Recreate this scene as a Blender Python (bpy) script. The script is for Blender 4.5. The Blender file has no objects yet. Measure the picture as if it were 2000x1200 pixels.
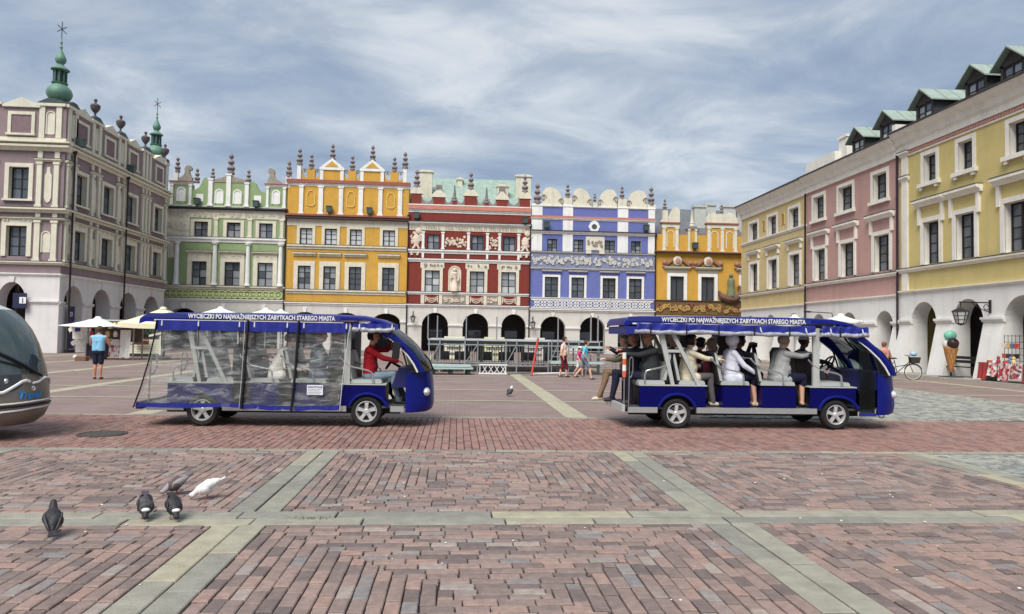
import bpy, bmesh, math, random
from mathutils import Vector, Matrix
R_ = math.radians
random.seed(7)
C = bpy.context.scene.collection
SC = bpy.context.scene

# ------------------------------------------------------------------ camera
FPX, YAW, PITCH, ROLL, CAMH = 1400., math.atan(108/1400.), math.atan(54/1400.), .017, 1.65
fw = Vector((math.sin(YAW)*math.cos(PITCH), math.cos(YAW)*math.cos(PITCH), math.sin(PITCH)))
r0 = Vector((math.cos(YAW), -math.sin(YAW), 0)); u0_ = r0.cross(fw)
RV = math.cos(ROLL)*r0 + math.sin(ROLL)*u0_; UV = -math.sin(ROLL)*r0 + math.cos(ROLL)*u0_
cam = bpy.data.cameras.new('camera'); camo = bpy.data.objects.new('camera', cam); C.objects.link(camo)
cam.sensor_width = 36; cam.lens = FPX/2000*36; cam.clip_end = 3000; cam.clip_start = .05
mw = Matrix((RV, UV, -fw)).transposed().to_4x4(); mw.translation = (0, 0, CAMH)
camo.matrix_world = mw; SC.camera = camo

# ------------------------------------------------------------------ light
SUN_EL, SUN_AZ = R_(52), R_(-152)          # azimuth measured from +Y towards +X: behind the camera, to the left
sd = Vector((math.sin(SUN_AZ)*math.cos(SUN_EL), math.cos(SUN_AZ)*math.cos(SUN_EL), math.sin(SUN_EL)))
sl = bpy.data.lights.new('sun', 'SUN'); sl.energy = 1.5; sl.angle = R_(36); sl.color = (1, .96, .9)
so = bpy.data.objects.new('sun', sl); C.objects.link(so); so.rotation_euler = sd.to_track_quat('Z', 'Y').to_euler()
so.location = (0, 0, 60)
W = bpy.data.worlds.new('World'); SC.world = W; W.use_nodes = True
wn = W.node_tree; wn.nodes.clear()
def wnode(t, **k):
    n = wn.nodes.new(t)
    for a, b in k.items(): setattr(n, a, b)
    return n
def wmath(op, a, b=None, c=None):
    n = wnode('ShaderNodeMath', operation=op)
    for i, q in enumerate((a, b, c)):
        if q is None: continue
        if isinstance(q, (int, float)): n.inputs[i].default_value = q
        else: wn.links.new(q, n.inputs[i])
    return n.outputs[0]
sky = wnode('ShaderNodeTexSky', sky_type='NISHITA', sun_disc=False, sun_elevation=SUN_EL, sun_rotation=SUN_AZ)
tc = wnode('ShaderNodeTexCoord'); sx = wnode('ShaderNodeSeparateXYZ'); wn.links.new(tc.outputs['Generated'], sx.inputs[0])
zz = wmath('ADD', wmath('MAXIMUM', sx.outputs[2], 0.0), .12)
cx = wnode('ShaderNodeCombineXYZ'); wn.links.new(wmath('DIVIDE', sx.outputs[0], zz), cx.inputs[0]); wn.links.new(wmath('DIVIDE', sx.outputs[1], zz), cx.inputs[1])
def cloud(scale, detail, rough, sxy, rot, off, dist=.3):
    mp = wnode('ShaderNodeMapping'); wn.links.new(cx.outputs[0], mp.inputs[0])
    mp.inputs['Scale'].default_value = (sxy[0], sxy[1], 1); mp.inputs['Rotation'].default_value = (0, 0, rot); mp.inputs['Location'].default_value = off
    n = wnode('ShaderNodeTexNoise'); wn.links.new(mp.outputs[0], n.inputs['Vector'])
    n.inputs['Scale'].default_value = scale; n.inputs['Detail'].default_value = detail; n.inputs['Roughness'].default_value = rough; n.inputs['Distortion'].default_value = dist
    return n.outputs['Fac']
c1 = cloud(.70, 9, .55, (1, 1.1), R_(35), (3.1, 2.6, 0), .35)
c2 = cloud(1.9, 10, .6, (1, 1.25), R_(35), (7.2, 4.1, 0), .45)
cf = wmath('ADD', wmath('MULTIPLY', c1, .60), wmath('MULTIPLY', c2, .53))
rmp = wnode('ShaderNodeValToRGB'); wn.links.new(cf, rmp.inputs[0])
el = rmp.color_ramp.elements
SKYC = [(.43, (.098, .124, .168)), (.51, (.122, .150, .192)), (.58, (.158, .182, .214)), (.66, (.222, .240, .262)), (.76, (.285, .288, .292))]
while len(el) < len(SKYC): el.new(.5)
for e, (p, c) in zip(el, SKYC): e.position = p; e.color = (*c, 1)
sc_ = wnode('ShaderNodeVectorMath', operation='SCALE'); wn.links.new(rmp.outputs[0], sc_.inputs[0]); sc_.inputs['Scale'].default_value = 10
mx = wnode('ShaderNodeMix', data_type='RGBA'); mx.inputs[0].default_value = .94
wn.links.new(sky.outputs[0], mx.inputs[6]); wn.links.new(sc_.outputs[0], mx.inputs[7])
bg = wnode('ShaderNodeBackground'); bg.inputs[1].default_value = .1; wn.links.new(mx.outputs[2], bg.inputs[0])
wo = wnode('ShaderNodeOutputWorld'); wn.links.new(bg.outputs[0], wo.inputs[0])
SC.view_settings.view_transform = 'Standard'; SC.view_settings.look = 'None'; SC.view_settings.exposure = 1.5; SC.view_settings.gamma = 1
SC.view_settings.use_curve_mapping = False
SC.render.engine = 'CYCLES'; SC.cycles.max_bounces = 6; SC.cycles.transparent_max_bounces = 24

# ------------------------------------------------------------------ photo pixel -> place (direction only; the distance is the ground or wall it touches)
def ray(x, y): return RV*((x-1000)/FPX) - UV*((y-600)/FPX) + fw
def gnd(x, y, z=0.):
    d = ray(x, y); t = (z-CAMH)/d.z; return Vector((d.x*t, d.y*t, z))
def onY(x, y, Y):
    d = ray(x, y); t = Y/d.y; return Vector((d.x*t, Y, CAMH+d.z*t))
def onX(x, y, X):
    d = ray(x, y); t = X/d.x; return Vector((X, d.y*t, CAMH+d.z*t))

# ------------------------------------------------------------------ materials
def lin(r, g, b, k=1.):
    return tuple(min(.95, k*((c/255)/12.92 if c/255 <= .04045 else ((c/255+.055)/1.055)**2.4)) for c in (r, g, b))
MATS = {}
def M(name, col, rough=.75, var=.12, scale=3., bump=.15, bscale=40., metal=0., spec=.4, stain=0., attr=None, emit=None):
    if name in MATS: return MATS[name]
    m = bpy.data.materials.new(name); m.use_nodes = True; nt = m.node_tree; b = nt.nodes['Principled BSDF']
    b.inputs['Roughness'].default_value = rough; b.inputs['Metallic'].default_value = metal
    b.inputs['Specular IOR Level'].default_value = spec; b.inputs['Base Color'].default_value = (*col, 1)
    N = nt.nodes.new; L = nt.links.new
    geo = N('ShaderNodeNewGeometry')
    if var > 0:
        n = N('ShaderNodeTexNoise'); n.inputs['Scale'].default_value = scale; n.inputs['Detail'].default_value = 6; n.inputs['Roughness'].default_value = .65
        L(geo.outputs['Position'], n.inputs['Vector'])
        r = N('ShaderNodeMapRange'); r.inputs[1].default_value = .3; r.inputs[2].default_value = .7; r.inputs[3].default_value = 1-var; r.inputs[4].default_value = 1+var
        L(n.outputs['Fac'], r.inputs[0]); fac = r.outputs[0]
        if stain > 0:                                   # dirt streaks with a shape of their own
            mp = N('ShaderNodeMapping'); mp.inputs['Scale'].default_value = (1.6, 1.6, .18); L(geo.outputs['Position'], mp.inputs[0])
            n2 = N('ShaderNodeTexNoise'); n2.inputs['Scale'].default_value = 1.5; n2.inputs['Detail'].default_value = 5; L(mp.outputs[0], n2.inputs['Vector'])
            r2 = N('ShaderNodeMapRange'); r2.inputs[1].default_value = .5; r2.inputs[2].default_value = .78; r2.inputs[3].default_value = 1; r2.inputs[4].default_value = 1-stain
            L(n2.outputs['Fac'], r2.inputs[0]); mu = N('ShaderNodeMath'); mu.operation = 'MULTIPLY'; L(fac, mu.inputs[0]); L(r2.outputs[0], mu.inputs[1]); fac = mu.outputs[0]
        v = N('ShaderNodeVectorMath'); v.operation = 'SCALE'; L(fac, v.inputs['Scale'])
        if attr:
            at = N('ShaderNodeAttribute'); at.attribute_name = 'rnd'
            cr = N('ShaderNodeValToRGB'); e = cr.color_ramp.elements; cr.color_ramp.interpolation = 'LINEAR'
            while len(e) < len(attr): e.new(.5)
            for q, (p, c) in zip(e, attr): q.position = p; q.color = (*c, 1)
            L(at.outputs['Fac'], cr.inputs[0]); L(cr.outputs[0], v.inputs[0])
        else: v.inputs[0].default_value = col
        L(v.outputs[0], b.inputs['Base Color'])
    if bump > 0:
        nb = N('ShaderNodeTexNoise'); nb.inputs['Scale'].default_value = bscale; nb.inputs['Detail'].default_value = 4; L(geo.outputs['Position'], nb.inputs['Vector'])
        bp = N('ShaderNodeBump'); bp.inputs['Strength'].default_value = bump; bp.inputs['Distance'].default_value = .02; L(nb.outputs['Fac'], bp.inputs['Height']); L(bp.outputs[0], b.inputs['Normal'])
    if emit: b.inputs['Emission Color'].default_value = (*emit[0], 1); b.inputs['Emission Strength'].default_value = emit[1]
    MATS[name] = m; return m
def glassmat(name, col, rough=.04, alpha=1., spec=.8):
    if name in MATS: return MATS[name]
    m = M(name, col, rough, 0, bump=0, spec=spec); m.node_tree.nodes['Principled BSDF'].inputs['Alpha'].default_value = alpha
    return m

# ------------------------------------------------------------------ mesh collecting
class MB:
    def __init__(s): s.v = []; s.f = []; s.m = []
    def add(s, vs, fs, mi=0):
        n = len(s.v); s.v += [tuple(v) for v in vs]; s.f += [tuple(i+n for i in f) for f in fs]; s.m += [mi]*len(fs); return s
    def box(s, x0, x1, y0, y1, z0, z1, mi=0):
        return s.add([(x0,y0,z0),(x1,y0,z0),(x1,y1,z0),(x0,y1,z0),(x0,y0,z1),(x1,y0,z1),(x1,y1,z1),(x0,y1,z1)],
                     [(0,3,2,1),(4,5,6,7),(0,1,5,4),(1,2,6,5),(2,3,7,6),(3,0,4,7)], mi)
    def prism(s, poly, y0, y1, mi=0, ax='y'):
        n = len(poly)
        if ax == 'y': vs = [(a, y0, b) for a, b in poly]+[(a, y1, b) for a, b in poly]
        elif ax == 'x': vs = [(y0, a, b) for a, b in poly]+[(y1, a, b) for a, b in poly]
        else: vs = [(a, b, y0) for a, b in poly]+[(a, b, y1) for a, b in poly]
        return s.add(vs, [tuple(range(n)), tuple(range(2*n-1, n-1, -1))]+[(i, i+n, (i+1) % n+n, (i+1) % n) for i in range(n)], mi)
    def lathe(s, prof, n=12, c=(0,0,0), sc=1., mi=0, caps=True):
        vs = []; fs = []
        for r, z in prof:
            for k in range(n): a = 2*math.pi*k/n; vs.append((c[0]+r*sc*math.cos(a), c[1]+r*sc*math.sin(a), c[2]+z*sc))
        for i in range(len(prof)-1):
            for k in range(n): fs.append((i*n+k, i*n+(k+1) % n, (i+1)*n+(k+1) % n, (i+1)*n+k))
        if caps: fs.append(tuple(range(n-1, -1, -1))); q = (len(prof)-1)*n; fs.append(tuple(range(q, q+n)))
        return s.add(vs, fs, mi)
    def tube(s, pts, rad, n=8, mi=0, flat=1.):
        pts = [Vector(p) for p in pts]
        if not hasattr(rad, '__len__'): rad = [rad]*len(pts)
        vs = []; up = None
        for i, p in enumerate(pts):
            t = (pts[min(i+1, len(pts)-1)]-pts[max(i-1, 0)])
            if t.length < 1e-9: t = Vector((0,0,1))
            t.normalize()
            if up is None: up = Vector((0,0,1)) if abs(t.z) < .9 else Vector((1,0,0))
            a = t.cross(up)
            if a.length < 1e-6: a = t.cross(Vector((0,1,0)))
            a.normalize(); b = a.cross(t); up = b
            for k in range(n): w = 2*math.pi*(k+.5)/n; vs.append(p+(a*math.cos(w)+b*math.sin(w)*flat)*rad[i])
        fs = [(i*n+k, i*n+(k+1) % n, (i+1)*n+(k+1) % n, (i+1)*n+k) for i in range(len(pts)-1) for k in range(n)]
        fs.append(tuple(range(n-1, -1, -1))); q = (len(pts)-1)*n; fs.append(tuple(range(q, q+n)))
        return s.add(vs, fs, mi)
    def bar(s, a, b, w, d=None, mi=0):
        return s.tube([a, b], (w/2)*1.414, 4, mi)
    def ball(s, c, r, n=10, sc=(1,1,1), mi=0):
        vs = []; m = max(4, n//2+1); fs = []
        for i in range(m+1):
            th = math.pi*i/m
            for k in range(n): a = 2*math.pi*k/n; vs.append((c[0]+r*sc[0]*math.sin(th)*math.cos(a), c[1]+r*sc[1]*math.sin(th)*math.sin(a), c[2]+r*sc[2]*math.cos(th)))
        for i in range(m):
            for k in range(n): fs.append((i*n+k, (i+1)*n+k, (i+1)*n+(k+1) % n, i*n+(k+1) % n))
        return s.add(vs, fs, mi)
    def xf(s, mat, i0=0):
        for i in range(i0, len(s.v)): s.v[i] = tuple(mat @ Vector(s.v[i]))
        return s
    def mesh(s, name, mats, smooth=False, fix=True):
        me = bpy.data.meshes.new(name); me.from_pydata(s.v, [], s.f); me.update()
        for m in (mats if isinstance(mats, (list, tuple)) else [mats]): me.materials.append(m)
        if any(s.m): me.polygons.foreach_set('material_index', s.m)
        if fix:
            bm = bmesh.new(); bm.from_mesh(me); bmesh.ops.remove_doubles(bm, verts=bm.verts, dist=1e-5) if smooth else None
            bmesh.ops.recalc_face_normals(bm, faces=bm.faces); bm.to_mesh(me); bm.free()
        if smooth:
            me.polygons.foreach_set('use_smooth', [True]*len(me.polygons))
            try: me.set_sharp_from_angle(angle=R_(38 if smooth is True else smooth))
            except Exception: pass
        me.update(); return me
    def build(s, name, mats, parent=None, loc=(0,0,0), smooth=False, fix=True, rz=0):
        return place(name, s.mesh(name, mats, smooth, fix), parent, loc, rz)
def place(name, me, parent=None, loc=(0,0,0), rz=0, sc=None):
    o = bpy.data.objects.new(name, me); C.objects.link(o); o.parent = parent; o.location = loc
    if rz: o.rotation_euler = (0, 0, rz)
    if sc: o.scale = sc if hasattr(sc, '__len__') else (sc, sc, sc)
    return o
def tag(o, label, cat, group=None):
    o['label'] = label; o['category'] = cat
    if group: o['group'] = group
    return o
def thing(name, label, cat, loc=(0,0,0), rz=0, group=None):
    o = place(name, None, None, loc, rz); return tag(o, label, cat, group)
def struct(o): o['kind'] = 'structure'; return o
def stuff(o): o['kind'] = 'stuff'; return o
def textmesh(txt, size, mat, name='lettering', ext=.002, bold=True, shear=0., sx=1.):
    cu = bpy.data.curves.new('t', 'FONT'); cu.body = txt; cu.size = size; cu.extrude = ext; cu.align_x = 'LEFT'; cu.shear = shear; cu.resolution_u = 3
    cu.offset = size*.03 if bold else 0
    o = bpy.data.objects.new('t', cu); C.objects.link(o); bpy.context.view_layer.update()
    me = bpy.data.meshes.new_from_object(o.evaluated_get(bpy.context.evaluated_depsgraph_get())); me.name = name
    bpy.data.objects.remove(o); bpy.data.curves.remove(cu); me.materials.clear(); me.materials.append(mat)
    xs = [v.co.x for v in me.vertices]; w = (max(xs)-min(xs)) if xs else 1
    return me, w

# ------------------------------------------------------------------ ground
GX = [-14.61, -10.34, -6.07, -1.80, 2.47, 6.74, 11.01, 15.28]
BRK = [(0, lin(106,95,92)), (.2, lin(122,107,102)), (.5, lin(137,119,112)), (.75, lin(149,127,119)), (.88, lin(154,128,117)), (.93, lin(127,123,122)), (1, lin(160,146,137))]
mBrick = M('clinker brick', (.2,.1,.09), .7, .22, 14, .5, 90, spec=.35, attr=BRK)
ROADB = [(0, lin(124,96,90)), (.4, lin(140,108,100)), (.8, lin(152,118,108)), (1, lin(138,118,112))]
mRoadB = M('road brick', (.2,.1,.09), .66, .2, 9, .5, 90, spec=.35, attr=ROADB)
mSlab = M('paving sandstone', (.3,.3,.22), .8, .2, 5, .4, 60, attr=[(0, lin(124,123,115)), (.5, lin(140,138,127)), (.85, lin(150,146,131)), (1, lin(164,157,134))])
mCob = M('cobble granite', (.3,.3,.28), .75, .25, 9, .4, 60, attr=[(0, lin(112,114,112)), (.5, lin(140,142,136)), (1, lin(164,160,148))])
mJoint = M('joint sand', lin(70,60,54), .95, .25, 6, .3, 60)
def brickground(name, cols, bw, bh, mortar):
    m = bpy.data.materials.new(name); m.use_nodes = True; nt = m.node_tree; b = nt.nodes['Principled BSDF']; b.inputs['Roughness'].default_value = .75
    N = nt.nodes.new; L = nt.links.new; g = N('ShaderNodeNewGeometry')
    t = N('ShaderNodeTexBrick'); L(g.outputs['Position'], t.inputs['Vector']); t.inputs['Scale'].default_value = 1
    t.inputs['Brick Width'].default_value = bw; t.inputs['Row Height'].default_value = bh; t.inputs['Mortar Size'].default_value = mortar
    t.inputs['Color1'].default_value = (*cols[0], 1); t.inputs['Color2'].default_value = (*cols[1], 1); t.inputs['Mortar'].default_value = (*cols[2], 1)
    n = N('ShaderNodeTexNoise'); n.inputs['Scale'].default_value = .7; n.inputs['Detail'].default_value = 8; n.inputs['Roughness'].default_value = .7; L(g.outputs['Position'], n.inputs['Vector'])
    r = N('ShaderNodeMapRange'); r.inputs[1].default_value = .3; r.inputs[2].default_value = .7; r.inputs[3].default_value = .82; r.inputs[4].default_value = 1.18; L(n.outputs['Fac'], r.inputs[0])
    v = N('ShaderNodeVectorMath'); v.operation = 'SCALE'; L(t.outputs['Color'], v.inputs[0]); L(r.outputs[0], v.inputs['Scale']); L(v.outputs[0], b.inputs['Base Color'])
    return m
mFar = brickground('far brick paving', (lin(140,121,115), lin(130,110,105), lin(116,101,97)), .22, .105, .008)
struct(MB().add([(-900,-300,-.03),(900,-300,-.03),(900,1500,-.03),(-900,1500,-.03)], [(0,1,2,3)]).build('ground', mJoint))
pav = struct(place('square_paving', None))
fp = struct(MB().add([(-70,14.42,-.006),(60,14.42,-.006),(60,120,-.006),(-70,120,-.006)], [(0,1,2,3)]).build('far_paving', mFar))
def inview(x, y): return y > 3.6 and -.66*y-.9 < x < .93*y+.9
def brick_into(mb, cx, cy, lx, ly, z=None, tilt=.010):
    z = random.uniform(-.007, .004) if z is None else z
    hx, hy = lx/2-random.uniform(.003, .007), ly/2-random.uniform(.003, .007); e = .007
    tx, ty = random.uniform(-tilt, tilt), random.uniform(-tilt, tilt); an = random.uniform(-.02, .02); ca, sa = math.cos(an), math.sin(an)
    vs = []
    for (kx, ky, dz) in ((hx, hy, -.05), (hx, hy, -.006), (hx-e, hy-e, 0)):
        for sxx, syy in ((-1,-1),(1,-1),(1,1),(-1,1)):
            a, b = sxx*kx, syy*ky
            vs.append((cx+a*ca-b*sa, cy+a*sa+b*ca, (z+dz+a*tx+b*ty) if dz > -.04 else dz))
    mb.add(vs, [(8,9,10,11)]+[(i, (i+1) % 4, 4+(i+1) % 4, 4+i) for i in range(4)]+[(4+i, 4+(i+1) % 4, 8+(i+1) % 4, 8+i) for i in range(4)])
cA, cC = gnd(1775, 886), gnd(2000, 950)
def in_cob(x, y):
    return y < 10.13 and x > 7.0
BR = []           # (cx, cy, lx, ly)
def panel(x0, x1, y0, y1):
    k = 0; w = .106
    while True:
        a0, a1, b0, b1 = x0+k*w, x1-k*w, y0+k*w, y1-k*w
        if a1-a0 < w or b1-b0 < w*.8: break
        for yy in ((b0+w/2, b1-w/2) if b1-b0 > 1.5*w else ((b0+b1)/2,)):
            p = a0-random.uniform(0, .22)
            while p < a1-.03:
                q = p+random.uniform(.205, .235); l, r = max(p, a0), min(q, a1)
                if r-l > .04: BR.append(((l+r)/2, yy, r-l, w))
                p = q
        if b1-b0 > 2.2*w:
            for xx in (a0+w/2, a1-w/2):
                p = b0+w-random.uniform(0, .22)
                while p < b1-w-.02:
                    q = p+random.uniform(.205, .235); l, r = max(p, b0+w), min(q, b1-w)
                    if r-l > .04: BR.append((xx, (l+r)/2, w, r-l))
                    p = q
        k += 1
SW = .228
ROWS = [(2.95, 6.53-SW), (6.53+SW, 10.17)]
for i in range(len(GX)-1):
    for (ya, yb) in ROWS: panel(GX[i]+SW, GX[i+1]-SW, ya, yb)
BR = [b for b in BR if inview(b[0], b[1]) and not in_cob(b[0], b[1])]
def pxarea(b):
    d = b[1]; return b[2]*b[3]/(d*d*d) if abs((b[0]-0)/d) < .75 else 0
def vis(b):
    p = Vector((b[0], b[1], -CAMH)); z = p.dot(fw); x = 1000+FPX*p.dot(RV)/z; y = 600-FPX*p.dot(UV)/z
    return -20 < x < 2020 and y < 1195
BR.sort(key=lambda b: -(pxarea(b) if vis(b) else 0))
def setrnd(me, per, n):
    at = me.attributes.new('rnd', 'FLOAT', 'FACE'); v = []
    for k in range(n): v += [random.random()**.9]*per
    at.data.foreach_set('value', v[:len(me.polygons)])
for b in BR[:300]:
    mb = MB(); brick_into(mb, 0, 0, b[2], b[3]); me = mb.mesh('brick', mBrick, fix=False); setrnd(me, 9, 1); place('brick', me, pav, (b[0], b[1], 0))
mb = MB()
for b in BR[300:]: brick_into(mb, *b)
o = stuff(mb.build('brick_field', mBrick, pav, fix=False)); setrnd(o.data, 9, len(BR)-300)
# road band of bricks laid across
mb = MB(); n = 0; xx = -12.
while xx < 16:
    p = 10.34-random.uniform(0, .2)
    while p < 14.26:
        q = p+random.uniform(.205, .23); l, r = max(p, 10.34), min(q, 14.26)
        if r-l > .05 and inview(xx, (l+r)/2): brick_into(mb, xx, (l+r)/2, .112, r-l, z=random.uniform(-.005, .003), tilt=.006); n += 1
        p = q
    xx += .112
o = stuff(mb.build('road_brick_field', mRoadB, pav, fix=False)); setrnd(o.data, 9, n)
# stone strips, slab by slab
def slab(x0, x1, y0, y1, cut=0.):
    mb = MB(); hx, hy = (x1-x0)/2-.008, (y1-y0)/2-.008; z = random.uniform(-.004, .004); e = .008
    vs = []
    for (ex, dz) in ((0, -.05), (0, z-.006), (e, z)):
        for sxx, syy in ((-1,-1),(1,-1),(1,1),(-1,1)): vs.append((sxx*(hx-ex), syy*(hy-ex), dz))
    mb.add(vs, [(8,9,10,11)]+[(i, (i+1) % 4, 4+(i+1) % 4, 4+i) for i in range(4)]+[(4+i, 4+(i+1) % 4, 8+(i+1) % 4, 8+i) for i in range(4)])
    me = mb.mesh('paving_slab', mSlab, fix=False); setrnd(me, 9, 1); place('paving_slab', me, pav, ((x0+x1)/2, (y0+y1)/2, 0))
for r_ in (0, 1):                                   # cross strip in two rows
    x = -6.5-r_*.4
    while x < 8.2:
        q = x+random.uniform(.75, 1.5); slab(x, q, 6.53-SW+r_*SW, 6.53+r_*SW); x = q
for gx in GX[1:-1]:
    for r_ in (0, 1):
        for (ya, yb) in ROWS:
            y = ya
            while y < yb-.05:
                q = min(yb, y+random.uniform(.7, 1.3));  q = yb if yb-q < .3 else q
                if inview(gx, (y+q)/2): slab(gx-SW+r_*SW, gx+r_*SW, y, q)
                y = q
x = -9.
while x < 12: q = x+random.uniform(.8, 1.4); slab(x, q, 10.18, 10.33); x = q
x = -12.
while x < 16: q = x+random.uniform(.9, 1.6); slab(x, q, 14.27, 14.42); x = q
mLine = M('far stone strip', lin(166,160,138), .85, .15, 2, .2)
mb = MB()
for gx in [-27.4, -23.1, -18.9]+GX+[19.5]:
    mb.add([(gx-SW, 14.43, -.002), (gx+SW, 14.43, -.002), (gx+SW, 56, -.002), (gx-SW, 56, -.002)], [(0,1,2,3)])
for gy, w in ((17.85, .09), (21.3, .12), (24.8, .09), (28.4, .12), (32, .09), (36, .12), (43, .14), (50, .14)):
    mb.add([(-40, gy-w, .001), (20.4, gy-w, .001), (20.4, gy+w, .001), (-40, gy+w, .001)], [(0,1,2,3)])
struct(mb.build('stone_strips', mLine, None, fix=False))
# granite setts on the right
mb = MB(); n = 0; y = 6.84
while y < 10.15:
    x = 7.0+random.uniform(0, .1)
    while x < 12:
        l = random.uniform(.09, .17)
        if in_cob(x, y) and inview(x, y): brick_into(mb, x, y+random.uniform(-.02, .02), l, .115, tilt=.03); n += 1
        x += l
    y += .118
o = stuff(mb.build('granite_setts', mCob, pav, fix=False)); setrnd(o.data, 9, n)
mb = MB(); n = 0                                     # second field of setts behind the road
pl = [gnd(1368, 816.5), gnd(1490, 762), gnd(1742, 759), gnd(2000, 790), gnd(2140, 806), gnd(2160, 826)]
def inpoly(x, y, P):
    c = False
    for i in range(len(P)):
        a, b = P[i], P[i-1]
        if (a.y > y) != (b.y > y) and x < (b.x-a.x)*(y-a.y)/(b.y-a.y)+a.x: c = not c
    return c
y = 14.45
while y < 25:
    x = 5.
    while x < 20:
        l = random.uniform(.12, .24)
        if inpoly(x, y, pl): brick_into(mb, x, y+random.uniform(-.03, .03), l, .16, z=random.uniform(.012, .022), tilt=.03); n += 1
        x += l
    y += .165
o = stuff(mb.build('granite_setts', mCob, pav, fix=False)); setrnd(o.data, 9, n)
struct(MB().add([(p.x, p.y, .003) for p in pl], [tuple(range(len(pl)))]).build('sett_bed', mJoint, pav, fix=False))
# footway along the right-hand arcade with its kerb
mFoot = M('footway slabs', lin(150,148,140), .8, .15, 2, .3)
struct(MB().box(21.55, 34, 14, 60, -.02, .09).build('footway', mFoot)); struct(MB().box(21.38, 21.545, 14, 60, -.02, .10).build('kerb', M('kerb stone', lin(170,166,152), .8)))
# manhole cover
mhp = gnd(200, 848)
mh = tag(MB().lathe([(.0,-.01),(.36,-.01),(.36,.008),(.32,.010),(.32,.004),(.30,.004),(.30,.010),(.0,.011)], 28).build('manhole_cover', M('cast iron cover', lin(84,78,74), .6, .2, 20, .6, 60, metal=.4), None, mhp), 'round dark iron manhole cover set in the brick road', 'manhole cover')
# ------------------------------------------------------------------ building kit: local x = along the front, y = into the house, z = up
mWhite = M('white lime trim', lin(228,228,224), .8, .07, 2, .15, stain=.18)
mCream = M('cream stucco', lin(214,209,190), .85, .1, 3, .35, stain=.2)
mPlast = M('arcade plaster', lin(204,201,194), .85, .07, 1.2, .2, stain=.15)
mStone = M('grey finial stone', lin(132,122,122), .85, .2, 6, .4)
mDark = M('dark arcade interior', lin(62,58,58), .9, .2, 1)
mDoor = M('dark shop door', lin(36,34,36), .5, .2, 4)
mFrame = M('dark brown window frame', lin(34,26,28), .5, .1, 8, 0)
mPaneA = glassmat('window glass', (.06,.07,.085), .03)
mPaneB = glassmat('curtained glass', (.26,.28,.30), .08)
mPaneC = glassmat('blue reflecting glass', (.10,.12,.15), .03)
mPaneD = glassmat('white blind behind glass', (.52,.54,.55), .12)
mPipe = M('dark downpipe', lin(52,42,46), .5, .15, 6, 0, metal=.3)
mCop = M('green copper', lin(146,166,154), .6, .2, 3, .2, stain=.25)
mTile = M('red brown tile strip', lin(150,92,76), .8, .2, 5, .3)
mFlashShadow = M('dark lead flashing', lin(64,60,60), .6, .15, 4, 0)
mFlood = M('floodlight housing', lin(70,84,84), .5, .15, 8, 0, metal=.3)
mRoofG = M('grey sheet roof', lin(112,116,118), .55, .18, 1.5, .1, metal=.3)
CACHE = {}
def cached(key, fn):
    if key not in CACHE: CACHE[key] = fn()
    return CACHE[key]
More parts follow.
